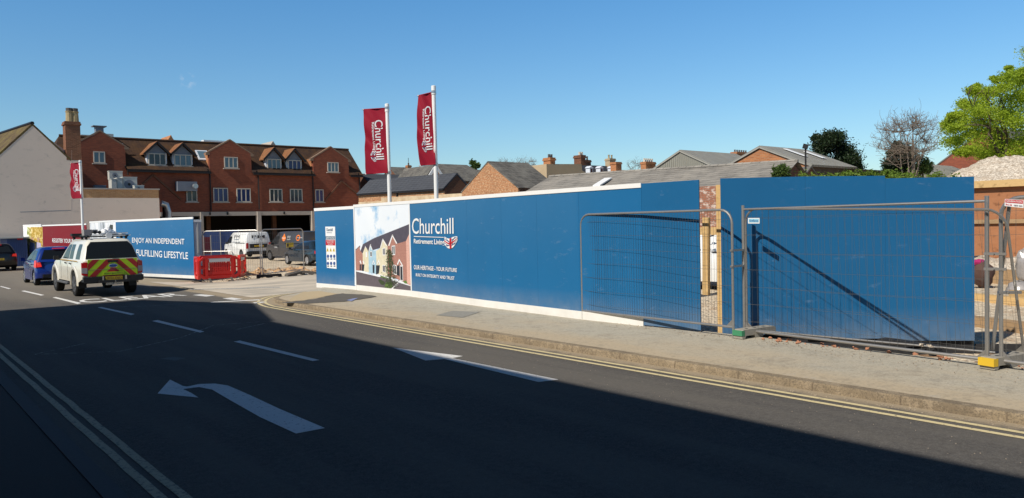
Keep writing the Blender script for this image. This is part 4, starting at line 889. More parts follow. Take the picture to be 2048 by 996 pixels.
for (x0, x1) in openings:
    m = MB(); m.box(((x0+x1)/2, YF-.02, 3.2), (x1-x0-.02, .2, .33)); part('lintel', m, M['lintel'], rb)
for (xa, xb) in ((399, 404.5), (512.5, 520), (621, 628)):
    a = q(xa, 430).x; b_ = q(xb, 430).x; m = MB(); m.box(((a+b_)/2, YF-.06, 1.5), (b_-a, .45, 3.74)); part('column', m, M['lintel'], rb)
for px in (419, 454, 567): m = MB(); m.box((q(px, 430).x, YF-.16, 3.22), (.1, .12, .22)); part('bulkhead_lamp', m, M['black'], rb)
for i, px in enumerate((440, 575)): m = MB(); m.box((q(px, 430).x, YF+3, 1.5), (.35, .35, 3.5)); part('inner_column', m, M['brick_dark'], rb)
# main roof
m = MB(); ov = .35; s_ = (zR-zE)/(YR-YF); hx_ = q(697, 307, YR).x
xs = [xl, GA[0], GA[1], GB[0], GB[1], GC[0], GC[1], xr+.2]
rt_ = lambda x: min(max(x, xl+1.2), hx_)
for i, (a0, a1) in enumerate(zip(xs, xs[1:])):
    st_ = -ov if i % 2 == 0 else .36
    m.poly([(a0, YF+st_, zE+st_*s_), (a1, YF+st_, zE+st_*s_), (rt_(a1), YR, zR), (rt_(a0), YR, zR)])
for pts in ([(xl, YR+3.2, zE), (xl+1.2, YR, zR), (hx_, YR, zR), (xr+.2, YR+3.2, zE)], [(xr+.2, YF-ov, zE-ov*s_), (xr+.2, YR+3.2, zE), (hx_, YR, zR)], [(xl, YF-ov, zE-ov*s_), (xl+1.2, YR, zR), (xl, YR+3.2, zE)]): m.poly(pts)
rf = part('roof', m, M['tile_brown'], rb)
m = MB(); m.tube([(xl+1.2, YR, zR+.03), (hx_, YR, zR+.03)], .11, 6); part('ridge_tiles', m, M['tile_brown'], rf)
for (a, b_) in ((xl, GA[0]), (GA[1], GB[0]), (GB[1], GC[0]), (GC[1], xr+.1)):
    m = MB(); m.box(((a+b_)/2, YF-ov-.03, zE-ov*s_-.02), (b_-a-.02, .14, .13)); m.box(((a+b_)/2, YF-.17, zE-.22), (b_-a-.02, .33, .05)); part('gutter', m, M['gutter'], rb)
# gable cross roofs with stone copings
for g in (GA, GB, GC):
    X0, X1, xm, za, zs = g; m = MB(); back = YF+3.4
    m.poly([(X0, YF+.3, zs), (xm, YF+.3, za-.03), (xm, back, za-.03), (X0, back, zs)]); m.poly([(X1, YF+.3, zs), (X1, back, zs), (xm, back, za-.03), (xm, YF+.3, za-.03)]); gr_ = part('gable_roof', m, M['tile_brown'], rb)
    m = MB(); m.poly([(X0+.002, YF+.3, zE-.3), (X0+.002, back, zE-.3), (X0+.002, back, zs), (X0+.002, YF+.3, zs)]); m.poly([(X1-.002, YF+.3, zE-.3), (X1-.002, YF+.3, zs), (X1-.002, back, zs), (X1-.002, back, zE-.3)]); part('cheek', m, M['brick_orange'], rb)  # brighter brick on the returns: sunlight on them put into the colour
    m = MB(); m.bar((X0-.12, YF+.17, zs-.02), (xm, YF+.17, za+.07), .36, .1); m.bar((xm, YF+.17, za+.07), (X1+.12, YF+.17, zs-.02), .36, .1); m.box((X0-.1, YF+.17, zs-.12), (.3, .36, .2)); m.box((X1+.1, YF+.17, zs-.12), (.3, .36, .2)); part('coping', m, plain('coping_stone', (.24, .16, .11), .9, var=.2), rb)
wl = [((187, 326), (209.5, 303.5), 2, 'glass_blind'), ((448.5, 336), (475, 314.5), 3, 'glass_blind'), ((655, 344), (676.5, 325), 3, 'glass_blind'), ((373, 403.6), (393.5, 375.4), 2, 'glass'), ((426.7, 403.8), (455.4, 376), 3, 'glass_blue'), ((473.5, 404), (500.5, 377), 3, 'glass_blue'),
      ((539.3, 403.8), (564, 378), 3, 'glass'), ((580, 404), (604, 378), 3, 'glass'), ((630.5, 404), (646.5, 379), 2, 'glass_blue')]
for a, b_, n, gl in wl:
    A_ = q(*a); B_ = q(*b_); window(rb, (A_.x, A_.z), (B_.x, B_.z), YF, n, gl)
# chevron of projecting bricks on the wall
for pl in ([(283, 371), (306, 350), (362, 399)], [(651, 400), (683, 362), (718, 391)]):
    m = MB(); P = [q(*p_) for p_ in pl]
    for a, b_ in zip(P, P[1:]): m.bar(a+Vector((0, -.03, 0)), b_+Vector((0, -.03, 0)), .1, .14)
    part('brick_string_course', m, M['brick_dark'], rb)
for x0, y0, y1 in ((419, 342, 422), (515.5, 345, 419), (624.5, 346, 420), (718, 350, 405), (255, 336, 350)):
    m = MB(); a = q(x0, y0); b_ = q(x0, y1); m.tube([a+Vector((-.25, -.35, .15)), a+Vector((0, -.08, -.3)), (a.x, YF-.08, b_.z)], .055, 6); part('drainpipe', m, M['gutter'], rb)
# dormers
def dormer(w0, w1, apx, ey, gl, YD=YF+.30):
    a = onY(*w0, YD); b_ = onY(*w1, YD); A_ = onY(apx, ey[0], YD); e = onY(w0[0]-6, ey[1], YD); x0, x1 = a.x, b_.x; hw = (x1-x0)/2+.1; xm = (x0+x1)/2; zt = a.z if a.z > b_.z else b_.z; zb_ = min(a.z, b_.z)
    back = 1.9; d = thing_part = MB()
    d.box((xm, YD+back/2+.06, (zt+zb_)/2-.1), (2*hw, back, zt-zb_+.25)); body = part('dormer', d, M['frame_white'], rb)
    m = MB(); m.prism([(x0-.1, YD+.03, zt+.03), (x1+.1, YD+.03, zt+.03), (xm, YD+.03, A_.z-.12)], (0, back, 0)); part('dormer_gable', m, M['lead'], body)
    m = MB()
    for s_ in (-1, 1):
        ex = xm+s_*(hw+.28); ez = zt-.12; m.prism([(ex, YD-.22, ez), (xm, YD-.22, A_.z), (xm, YD-.22, A_.z+.12), (ex, YD-.22, ez+.1)], (0, back+1.0, 0))
    part('dormer_roof', m, M['tile_orange'], body)
    m = MB()
    for s_ in (-1, 1): m.bar((xm+s_*(hw+.27), YD-.25, zt-.12), (xm, YD-.25, A_.z+.02), .04, .16)
    part('bargeboard', m, M['gutter'], body)
    window(rb, (x0, zb_), (x1, zt), YD, 3, gl, 'frame')
dormer((297, 330), (331, 307.5), 311, (285.5, 306), 'glass'); dormer((348.5, 331.5), (382.5, 310), 361.5, (288, 309), 'glass_blind')
dormer((534.5, 339), (561, 318.5), 548, (297, 318), 'glass_blind'); dormer((576, 341), (601.5, 321), 588, (299, 321), 'glass_blue')
sl = YF+.9; slz = lambda Y: zE+(Y-YF)*s_ if False else zE+(Y-YF)*(zR-zE)/(YR-YF)
xa = q(394, 318, YF+1.2).x; m = MB(); m.prism([(xa, YF+.75, slz(YF+.75)+.08), (xa+.95, YF+.75, slz(YF+.75)+.08), (xa+.95, YF+1.65, slz(YF+1.65)+.08), (xa, YF+1.65, slz(YF+1.65)+.08)], (0, 0, .07)); sk2 = part('roof_window', m, M['frame_white'], rb)
m = MB(); m.prism([(xa+.12, YF+.87, slz(YF+.87)+.16), (xa+.83, YF+.87, slz(YF+.87)+.16), (xa+.83, YF+1.53, slz(YF+1.53)+.16), (xa+.12, YF+1.53, slz(YF+1.53)+.16)], (0, 0, .02)); part('pane', m, M['glass_blind'], sk2)
m = MB(); a = q(251, 288); m.tube([(a.x, YF+1.0, slz(YF+1)), (a.x, YF+1.0, slz(YF+1)+.95)], .07, 8); part('vent_pipe', m, M['frame_white'], rb)
# rear range whose parapet shows over the ridge
YB = 76; rr = thing('rear_range', 'grey capped rear roof range rising behind the red brick building', 'building', (30, YB, 0))
a = onY(232, 277, YB); b_ = onY(546, 293, YB); zt = (a.z+b_.z)/2; m = MB(); m.box(((a.x+b_.x)/2, YB+3, zt/2-.2), (b_.x-a.x, 6, zt-.1)); part('wall', m, M['brick_dark'], rr)
m = MB(); m.box(((a.x+b_.x)/2, YB+3, zt-.12), (b_.x-a.x+.3, 6.3, .35)); part('capping', m, plain('grey_capping', (.28, .24, .22), .8), rr)
for (x0, x1, ya, yb) in ((333, 353, 270, 285), (537, 557, 282, 297)):
    P0 = onY(x0, yb, YB-.3); P1 = onY(x1, yb, YB-.3); Pa = onY((x0+x1)/2-1, ya, YB-.3); m = MB(); m.prism([tuple(P0), tuple(P1), (P1.x-.3, P1.y, (P1.z+Pa.z)/2), tuple(Pa)], (0, 3, 0)); part('small_gable', m, M['brick_orange'] if x0 < 400 else M['lintel'], rr)
P0 = onY(412, 291, YB-.6); m = MB(); m.box((P0.x+1.0, YB-.5, P0.z+.25), (2.6, .8, .5)); part('skylight_box', m, M['white'], rr)
for (x0, x1, y0, y1) in ((162, 183, 270, 277), (206, 227, 268, 278)):
    P0 = onY(x0, y1, 70); P1 = onY(x1, y0, 70); m = MB(); m.box(((P0.x+P1.x)/2, 70.5, (P0.z+P1.z)/2), (P1.x-P0.x, 1, P1.z-P0.z)); t_ = thing('roof_plant', 'pale plant box on the roof %s of the first gable apex' % ('left' if x0 < 200 else 'right'), 'roof plant', ((P0.x+P1.x)/2, 70, P0.z)); part('housing', m, M['steel_white'], t_)
P0 = onY(198, 263, 66.0); cw = thing('roof_cowl', 'small flat metal cowl above the first gable apex', 'roof vent', tuple(P0)); m = MB(); m.box((P0.x, P0.y, P0.z+.1), (.55, .5, .5)); m.box((P0.x, P0.y, P0.z+.38), (.95, .8, .07)); part('cowl', m, M['lead'], cw)

# ---- grey rendered house at the left, with its low wing
YG = 57.0; g = lambda x, y, Y=YG: onY(x, y, Y)
ap = g(65, 250); rt = g(140, 320); gh = thing('rendered_house', 'grey rendered gable house with mossy tiled roof and a low wing', 'house', (ap.x, YG, -.3))
rz_ = onZ(0, 271, ap.z); rd = Vector((rz_.x-ap.x, rz_.y-ap.y, 0)).normalized(); gx = Vector((rd.y, -rd.x, 0))
k = (ap.z-rt.z)/(rt.x-ap.x); hw = 5.2; lz = ap.z-k*hw
w0 = g(163, 313); w1 = g(167, 390); w2 = g(318, 390)
tz = (g(168, 397).z+g(312, 395).z)/2
m = MB(); m.prism([(ap.x-hw, YG, -.3), (ap.x-hw, YG, lz), tuple(ap), tuple(rt), (w0.x, YG, w0.z), (w1.x, YG, tz), (w2.x, YG, tz), (w2.x, YG, -.3)], (0, .5, 0))
m.prism([(ap.x-hw, YG+.5, -.3), (ap.x-hw, YG+.5, lz), (ap.x, YG+.5, ap.z), (w0.x, YG+.5, rt.z), (w0.x, YG+.5, -.3)], (0, 9, 0)); part('wall', m, M['render'], gh)
m = MB()
a_ = Vector((ap.x, YG-.01, ap.z-.04)); rt2 = Vector((rt.x+.05, YG-.01, rt.z-.08)); lf = Vector((ap.x-hw-.3, YG-.01, lz-.3*k-.06))
for P in (rt2, lf): m.prism([P, a_, a_+Vector((0, 0, .16)), P+Vector((0, 0, .16))], rd*10)
grf = part('roof', m, tiles('tile_mossy', (.13, .085, .05), (.09, .06, .035), (.20, .16, .05), .14, .65), gh)
m = MB(); m.tube([a_+Vector((0, 0, .16)), a_+Vector((0, 0, .16))+rd*10], .12, 6); part('ridge_tiles', m, M['gutter'], grf)
# brick parapet over the low wing
pa0 = g(168, 385); pa1 = g(312, 380)
m = MB(); m.box(((w1.x+w2.x)/2, YG+.25, (tz+pa1.z)/2), (w2.x-w1.x-.02, .46, pa1.z-tz)); pw = part('parapet', m, M['brick_sunlit'], gh)
m = MB(); m.box(((w1.x+w2.x)/2, YG+.25, pa1.z+.05), (w2.x-w1.x+.1, .6, .09)); part('coping', m, M['lintel'], pw)
m = MB(); m.box(((w1.x+w2.x)/2, YG+3.6, tz-.1), (w2.x-w1.x, 6.2, .2)); part('flat_roof', m, M['lead'], gh)
for pl in ([(40, 424), (142, 420.5)], [(142, 420.5), (143.5, 300)], ):
    m = MB(); a = g(*pl[0])+Vector((0, -.001, 0)); b_ = g(*pl[1])+Vector((0, -.001, 0)); m.bar(a, b_, .008, .03 if pl[0][0] == 40 else .012); part('render_bead', m, M['lead'] if pl[0][0] == 40 else M['render'], gh)
# chimney of the house
c0 = g(133, 317); c1 = g(163, 317); ct = g(148, 240).z-.15; cwid = c1.x-c0.x
stack('', ((c0.x+c1.x)/2, YG+.42), (cwid, .85), c0.z-.1, ct, 'brick_stack', 0, gh)
for j, px in enumerate((141.5, 152.5)):
    p_ = g(px, 236); m = MB(); m.lathe([(.26, 0), (.23, .2), (.21, .66), (.24, .7), (.24, .76), (.2, .76)], (p_.x, YG+.42, ct+.0), 'z', 10); part('chimney_pot', m, M['pot'], gh, True)
    m = MB(); m.lathe([(.2, 0), (.2, .2), (.15, .2)], (p_.x, YG+.42, ct+.76), 'z', 10); part('cowl', m, M['pot_dark'], gh, True)
# rooftop condensers
def hvac(label, x0, y0, x1, y1, Y, fans=1, mat='steel_white', D_=.5):
    a = g(x0, y1, Y); b_ = g(x1, y0, Y); h = thing('air_conditioner', label, 'air conditioner', ((a.x+b_.x)/2, Y, a.z)); w = b_.x-a.x
    m = MB(); m.box(((a.x+b_.x)/2, Y+D_/2, (a.z+b_.z)/2), (w, D_, b_.z-a.z)); m.box(((a.x+b_.x)/2, Y+D_/2, b_.z+.03), (w+.04, D_+.04, .05)); part('casing', m, M[mat], h)
    for i in range(fans):
        cx = a.x+w*(i+.42)/max(1, fans); r = min(.34*(b_.z-a.z), .4*w/max(1, fans)); m = MB(); m.lathe([(r, -.02), (r, .02)], (cx, Y-.0, (a.z+b_.z)/2), 'y', 20); fn = part('fan_grille', m, M['lead'], h)
        m = MB(); m.lathe([(r*.3, -.03), (r*.3, .0)], (cx, Y-.01, (a.z+b_.z)/2), 'y', 12); part('hub', m, M['black'], fn)
    m = MB(); m.box(((a.x+b_.x)/2, Y+D_/2, a.z-.25), (w*.9, D_*.8, .5)); part('stand', m, M['lead'], h); return h
hvac('upper white condenser with one round fan on the low wing roof', 219, 343.5, 245, 358, 60.5); hvac('tall pale condenser below the upper fan unit', 224, 359, 233, 383, 59.2, 0, D_=.9)
hvac('tall pale condenser in the middle of the row', 235, 357, 245, 383, 59.3, 0, D_=.9); hvac('largest pale condenser at the end of the row', 247, 355.5, 274, 382, 59.4, 1, D_=1.0); hvac('small low condenser at the end of the low wing roof', 269.5, 372, 288, 380, 58.6, 1); hvac('dark rusty unit beside the flagpole banner', 190, 372, 212, 384, 59, 1, 'lead')
du = thing('vent_duct', 'silver horizontal duct end sticking out of the brick wall', 'duct', tuple(q(375, 372))); a = q(352, 373); b_ = q(384, 371); m = MB(); m.box((a.x+.7, YF-.3, a.z), (1.5, .6, .75)); part('bracket_box', m, M['lead'], du); m = MB(); m.tube([(a.x+1.2, YF-.75, a.z), (b_.x, YF-.95, a.z)], .2, 12); part('duct', m, M['silver'], du, True)
fl = thing('flue_elbow', 'shiny bent flue pipe beside the grey wall corner', 'duct', tuple(g(330, 440, 60))); a = g(322, 407, 60); b_ = g(333, 410, 60); c_ = g(337, 425, 60); e_ = g(337, 445, 60); m = MB(); m.tube([a, a.lerp(b_, .6), b_, c_, e_], .22, 12); part('pipe', m, M['silver'], fl, True)
m = MB(); m.tube([g(330, 412, 60.5), g(330, 445, 60.5)], .18, 10); part('pipe', m, M['gutter'], fl, True)

# ---- low slate-roofed range with shaded gable end
ap = onY(913, 346, 38); ev = onY(888.5, 373, 38); dq = (ap-CAM).dot(_f); pb = atD(741, 359, dq*1.105); rdir = Vector((pb.x-ap.x, pb.y-ap.y, 0)); LS = rdir.length; rdir.normalize()
sb, A_, E_, e2, ax = gable_house('low slate roofed outbuilding with a shaded brick gable, seen between the flagpoles', 'outbuilding', 'Y', 38, ap, ev, LS, ('brick_speck', 'slate'), over=.1, ridge_dir=rdir)
m = MB(); m.prism([(E_.x+.0, 37.98, 2.4), (E_.x, 37.98, E_.z), (A_.x, 37.98, A_.z-.02), (e2.x, 37.98, e2.z), (e2.x, 37.98, 2.4)], (0, .015, 0)); part('gable_wall', m, M['brick_dark'], sb)  # dark brick sheet: shade of this gable face put into the colour
E0 = Vector((E_.x, 38, 0)); wn = Vector((-rdir.y, rdir.x, 0)); q0 = E0+wn*.03
m = MB(); m.prism([(q0.x, q0.y, -.3), (q0.x, q0.y, 3.5)]+[tuple(q0+rdir*LS+Vector((0, 0, 3.5))), tuple(q0+rdir*LS+Vector((0, 0, -.3)))], -wn*.02); part('rendered_plinth', m, M['cream'], sb)
q1 = E0+rdir*LS*.52+wn*.06; m = MB(); m.tube([(q1.x, q1.y, 0), (q1.x, q1.y, E_.z-.1)], .05, 6); part('drainpipe', m, M['gutter'], sb)
q2 = E0+wn*.1; m = MB(); m.bar((q2.x, q2.y, E_.z-.08), (q2+rdir*LS).to_tuple()[:2]+(E_.z-.08,), .1, .09); part('gutter', m, M['gutter'], sb)
# rendered yard wall in front
yw = thing('yard_wall', 'patchy cream rendered wall behind the long blue hoarding', 'wall', (23.5, 30, 0)); a = onX(745, 385, 25.2); m = MB(); zt = onX(900, 383, 22.6).z
P0 = onX(750, 396, 25.6); P1 = onX(925, 386.5, 24.15); m.prism([(P0.x, P0.y, -.3), (P1.x, P1.y, -.3), (P1.x, P1.y, P1.z), (P0.x, P0.y, P0.z)], (.25, .1, 0)); part('wall', m, M['cream'], yw)
# second slate roof behind
ap = onY(905, 344, 52); ev = onY(870, 360, 52)
P = onY(722, 347, 68); gable_house('dark slate roof running behind the low outbuilding', 'outbuilding', 'X', P.x, P, Vector((P.x, 65.2, P.z-1.6)), 9.5, ('brick_dark', 'slate'))
# mossy old roof with small chimney, left of the white bargeboard gable
P = onY(779, 333.5, 86); b_, A_, E_, e2, ax = gable_house('old mossy slate roof with a small brick chimney beyond the flagpoles', 'house', 'X', P.x, P, Vector((P.x, 81.5, P.z-3.0)), 11, ('brick_dark', 'slate_old'), cat='house')
c = onY(817.5, 350, 83.5); ct = onY(817.5, 331.5, 83.5); stack('', (c.x, c.y), (.5, .5), c.z-1, ct.z, 'brick_orange', 1, b_, 'pot_dark', r=.1, ph=.3)
m = MB(); m.tube([(c.x, c.y, ct.z), (c.x, c.y, ct.z+1.0)], .03, 6); part('aerial', m, M['gutter'], b_)
# white bargeboard gable and its dark roof
hA = onY(868, 330, 58); hE = onY(854, 350, 58)
b_, A_, E_, e2, ax = gable_house('orange brick gable with white bargeboards behind the taller flagpole', 'house', 'Y', 58, hA, hE, 5, ('brick_orange', 'slate_old'), cat='house')
m = MB()
for P in (E_, e2): m.bar(Vector(P)+Vector((0, -.28, -.1)), A_+Vector((0, -.28, .02)), .08, .26)
part('bargeboard', m, M['white'], b_)
gable_house('dark tiled roof stepping down beside the white bargeboard gable', 'house', 'X', onY(870, 328, 74).x, onY(868, 327, 76), Vector((onY(868, 327, 76).x, 72, onY(875, 349, 72).z)), 4.8, ('brick_dark', 'slate_old'), cat='house')
P = onY(925, 338, 60); gable_house('low old slate roof behind the speckled brick gable', 'outbuilding', 'X', P.x-3.5, Vector((P.x-3.5, 60, P.z)), Vector((P.x-3.5, 57.5, P.z-1.2)), 8, ('brick_dark', 'slate_old'))
# ---- speckled brick gable
X_ = 24.0; ap = onX(976, 322, X_); e1 = onX(923.6, 381.7, X_); e0 = onX(1036, 373.6, X_); ez = (e1.z+e0.z)/2; apx = Vector((X_, (e1.y+e0.y)/2, ap.z))
b_, A_, E_, e2, ax = gable_house('speckled orange brick gable outbuilding with dark slate roof above the hoarding', 'outbuilding', 'X', X_, apx, Vector((X_, e0.y, ez)), onY(1055, 328, (e1.y+e0.y)/2).x-X_, ('brick_speck', 'slate_old'), over=.05, th=.06, lap=.02)
m = MB(); m.box((X_+2.8, e0.y-.02, ez/2-.3), (5.5, .03, ez+.3)); part('side_wall', m, M['brick_dark'], b_)  # darker brick over the side turned from the sun, its shade painted in
# ---- tan rendered house with two stacks
Y0 = 44; a = onY(1093, 328, Y0); c = onY(1163, 326, Y0); e = onY(1184, 353, Y0); tn = thing('rendered_house', 'tan rendered parapet house with two brick stacks', 'house', (a.x, Y0, 0))
P0 = onY(1116, 358, Y0); m = MB(); m.prism([(a.x-.0, Y0, 0), (a.x, Y0, a.z), (c.x, Y0, a.z+.12), (c.x+.05, Y0, onY(1166, 341, Y0).z), (e.x, Y0, e.z), (e.x, Y0, 0)], (0, 7, 0)); part('wall', m, M['render_tan'], tn)
for (x, y0, y1, pt) in ((1099, 329, 317, 'pot_dark'), (1160, 327, 312, 'pot_white')):
    p_ = onY(x, y0, Y0+.4); t_ = onY(x, y1, Y0+.4); st = stack('', (p_.x, Y0+.42), (.52, .8), p_.z-.15, t_.z, 'brick_orange' if x < 1120 else 'brick_dark', 0, tn)
    for k_ in (-.13, .13): m = MB(); m.lathe([(.1, 0), (.085, .28), (.1, .32), (.07, .32)], (p_.x+k_, Y0+.3, t_.z), 'z', 8); part('chimney_pot', m, M[pt], st, True)
# ---- slate terrace with small white dormers
Y0 = 56; a = onY(1167, 333, Y0); c = onY(1233, 333, Y0); tr = thing('dormered_house', 'slate mansard house with three small white dormers', 'house', (a.x, Y0, 0))
zt = onY(1200, 331, Y0+1.2).z; zl = onY(1200, 352, Y0).z-1.5; m = MB(); m.prism([(a.x, Y0, zl), (a.x, Y0+1.4, zt), (a.x, Y0+6, zt), (a.x, Y0+7, zl)], (c.x-a.x, 0, 0)); part('roof', m, M['slate'], tr)
m = MB(); m.box(((a.x+c.x)/2, Y0+3.6, zl/2), (c.x-a.x, 6.6, zl)); part('wall', m, M['render_tan'], tr)
for x in (1183.5, 1204, 1227.5):
    p0 = onY(x-3, 347, Y0+.1); p1 = onY(x+3, 336, Y0+.1); xm = (p0.x+p1.x)/2; m = MB(); m.box((xm, Y0+.45, (p0.z+p1.z)/2), (p1.x-p0.x, .6, p1.z-p0.z+.1)); m.prism([(p0.x-.08, Y0+.12, p1.z), (p1.x+.08, Y0+.12, p1.z), (xm, Y0+.12, p1.z+.22)], (0, .7, 0)); d_ = part('dormer', m, M['frame_white'], tr)
    m = MB(); m.box((xm, Y0+.14, (p0.z+p1.z)/2), ((p1.x-p0.x)*.6, .02, (p1.z-p0.z)*.75)); part('pane', m, M['glass'], d_)
for (x, y0, y1, w, mt, n, ptm) in ((1177, 334, 321, 11, 'brick_dark', 2, 'pot_dark'), (1226, 333, 318, 11, 'render_tan', 2, 'pot'), ):
    p0 = onY(x-w/2, y0, Y0+2); p1 = onY(x+w/2, y1, Y0+2); stack('', ((p0.x+p1.x)/2, Y0+2.4), (p1.x-p0.x, .7), p0.z-.5, p1.z, mt, n, tr, ptm, r=.1, ph=.42)
p0 = onY(1232.5, 349, 55); p1 = onY(1243, 325, 55); stack('tall orange brick stack without pots right of the white dormers', ((p0.x+p1.x)/2, 55.4), (p1.x-p0.x, .8), p0.z-2, p1.z, 'brick_orange', 0)
a = onY(1243, 338, 58); c = onY(1320, 344, 58); lb = thing('low_roof', 'low dark slate roof left of the corrugated shed', 'building', (a.x, 58, 0)); m = MB(); m.prism([(a.x, 56, a.z-1.6), (a.x, 58, a.z-.1), (a.x, 60, a.z-1.6)], (8, 0, 0)); part('roof', m, M['slate_old'], lb); m = MB(); m.box((a.x+4, 58, (a.z-1.7)/2), (8, 3.8, a.z-1.65)); part('wall', m, M['brick_dark'], lb)
p0 = onY(1293, 350, 52); p1 = onY(1312, 325, 52); stack('broad brick stack with a row of pale pots beside the corrugated shed', ((p0.x+p1.x)/2, 52.4), (p1.x-p0.x, .7), p0.z-2, p1.z, 'brick_orange', 5, potmat='pot_white', r=.1, ph=.36)
# ---- corrugated shed
X_ = 39.0; ap = onX(1360, 299, X_); e1 = onX(1292, 344, X_); e0 = onX(1437, 335.5, X_); ez = (e0.z+e1.z)/2
b_, A_, E_, e2, ax = gable_house('grey corrugated sheet shed gable beyond the long roof', 'shed', 'X', X_, Vector((X_, (e1.y+e0.y)/2, ap.z)), Vector((X_, e0.y, ez)), onY(1470, 308, (e1.y+e0.y)/2).x-X_, ('corr_wall', 'corr_roof'), over=.2, th=.1, cat='shed')
m = MB()
for P in (E_, e2): m.bar(Vector(P)+Vector((-.07, 0, .02)), A_+Vector((-.07, 0, .02)), .03, .07)
part('bargeboard', m, M['corr_roof'], b_)
kk = (A_.z-E_.z)/(A_.y-E_.y); m = MB()
for x0, f0, f1 in ((X_+8, .3, .75), (X_+12, .25, .7)):
    y0 = E_.y+(A_.y-E_.y)*f0; y1 = E_.y+(A_.y-E_.y)*f1; z = lambda y: E_.z+(y-E_.y)*kk+.16; m.prism([(x0, y0, z(y0)), (x0+1, y0, z(y0)), (x0+1, y1, z(y1)), (x0, y1, z(y1))], (0, 0, .02)); part('rooflight', m, M['white'], b_); m = MB()

# ---- orange brick gabled workshop
X_ = 33.0; ap = onX(1523, 290, X_); e1 = onX(1436, 336, X_); e0 = onX(1614, 327, X_); ez = (e0.z+e1.z)/2
b_, A_, E_, e2, ax = gable_house('bright orange brick gabled workshop with grey sheet roof', 'workshop', 'X', X_, Vector((X_, (e1.y+e0.y)/2, ap.z)), Vector((X_, e0.y, ez)), onY(1612, 301, (e1.y+e0.y)/2).x-X_, ('brick_orange', 'corr_roof'), over=.25, th=.1)
m = MB(); m.box((X_+4.5, E_.y-.02, E_.z/2-.1), (8.9, .03, E_.z+.1)); part('side_wall', m, plain('shed_boards_shaded', (.10, .075, .06), .9, var=.3), b_); m = MB(); m.box((X_+4.9, E_.y-.05, E_.z-.95), (.7, .03, .9)); part('pane', m, M['glass_blind'], b_)  # dark boards, with the shade of this side put into their colour
m = MB()
for P in (E_, e2): m.bar(Vector(P)+Vector((-.07, 0, .02)), A_+Vector((-.07, 0, .02)), .03, .06)
part('bargeboard', m, M['corr_roof'], b_)
kk = (A_.z-E_.z)/(A_.y-E_.y); m = MB()
LW = onY(1612, 301, A_.y).x-X_
for x0, f0, f1 in ((X_+LW*.30, .35, .8), (X_+LW*.66, .30, .72)):
    y0 = E_.y+(A_.y-E_.y)*f0; y1 = E_.y+(A_.y-E_.y)*f1; z = lambda y: E_.z+(y-E_.y)*kk+.17; m.prism([(x0, y0, z(y0)), (x0+.35, y0, z(y0)), (x0+.35, y1, z(y1)), (x0, y1, z(y1))], (0, 0, .02)); part('rooflight', m, M['white'], b_); m = MB()

p0 = onY(1474, 312, 48); p1 = onY(1500, 306, 48); stack('wide stack with many small pots showing over the workshop roof', ((p0.x+p1.x)/2, 48.4), (p1.x-p0.x, .8), p0.z-3, p1.z, 'brick_orange', 6, potmat='pot_dark', r=.09, ph=.25)
# ---- long weathered slate roof, running askew behind the hoarding
P0 = atD(1588, 327.5, 29.3); P1 = atD(1104, 357.5, 35.6); zR2 = (P0.z+P1.z)/2; P0.z = P1.z = zR2; la = (P1-P0).normalized(); lw = Vector((-la.y, la.x, 0)); lw = lw if lw.x < 0 else -lw; Ls = (P1-P0).length; HW = 2.9; zE2 = zR2-.95
def lr_(u, w, z): p_ = P0+la*u+lw*w; return (p_.x, p_.y, z)
lr = thing('long_shed', 'long weathered slate roofed brick shed behind the hoarding', 'shed', (P0.x, P0.y, -.3))
m = MB(); m.prism([lr_(0, HW-.1, -.3), lr_(0, HW-.1, zE2), lr_(0, 0, zR2-.02), lr_(0, -HW+.1, zE2), lr_(0, -HW+.1, -.3)], la*Ls); part('wall', m, M['brick_white'], lr)
m = MB(); n = 30; vs = []
for i in range(n+1):
    u_ = -.15+(Ls+.3)*i/n; sag = .05*N(u_*.4, 1, 1)
    for w_, z in ((HW+.15, zE2-.08), (HW/2, (zE2+zR2)/2+sag), (0, zR2+.05+sag), (-HW/2, (zE2+zR2)/2), (-HW-.15, zE2-.08)): vs.append(lr_(u_, w_, z+.05))
m.add(vs, [(i*5+k_, i*5+k_+1, (i+1)*5+k_+1, (i+1)*5+k_) for i in range(n) for k_ in range(4)]); lroof = part('roof', m, M['slate_grey'], lr)
m = MB(); m.tube([lr_(-.15, 0, zR2+.10), lr_(Ls+.15, 0, zR2+.10)], .08, 6); part('ridge_tiles', m, M['slate_grey'], lroof)
def rup(f): return zR2+(zE2-zR2)*f+.12
m = MB(); u_ = (onP(1214, 360, lr_(0, 1.2, 0), lr_(9, 1.2, 0))-P0).dot(la)
m.prism([lr_(u_-.15, HW*.72, rup(.72)), lr_(u_+.2, HW*.72, rup(.72)), lr_(u_+.2, HW*.36, rup(.36)), lr_(u_-.15, HW*.36, rup(.36))], (0, 0, .05)); part('rooflight', m, M['white'], lroof)
m = MB(); m.prism([lr_(-.02, HW-.1, 0), lr_(-.02, HW-.1, zE2), lr_(-.02, 0, zR2-.05), lr_(-.02, -HW+.1, zE2), lr_(-.02, -HW+.1, 0)], -la*.02); part('gable_wall', m, M['brick_dark'], lr)
y0 = P0.y
# second small gable to the right
P = onY(1607, 334, y0-1.5); P2 = onY(1590, 353, y0-1.5); gable_house('small dark gabled lean-to in front of the workshop side', 'shed', 'Y', y0-1.5, onY(1621, 332, 17.5), onY(1603, 356, 17.5), 3, ('brick_dark', 'slate_old'), cat='shed', over=.08, th=.06)
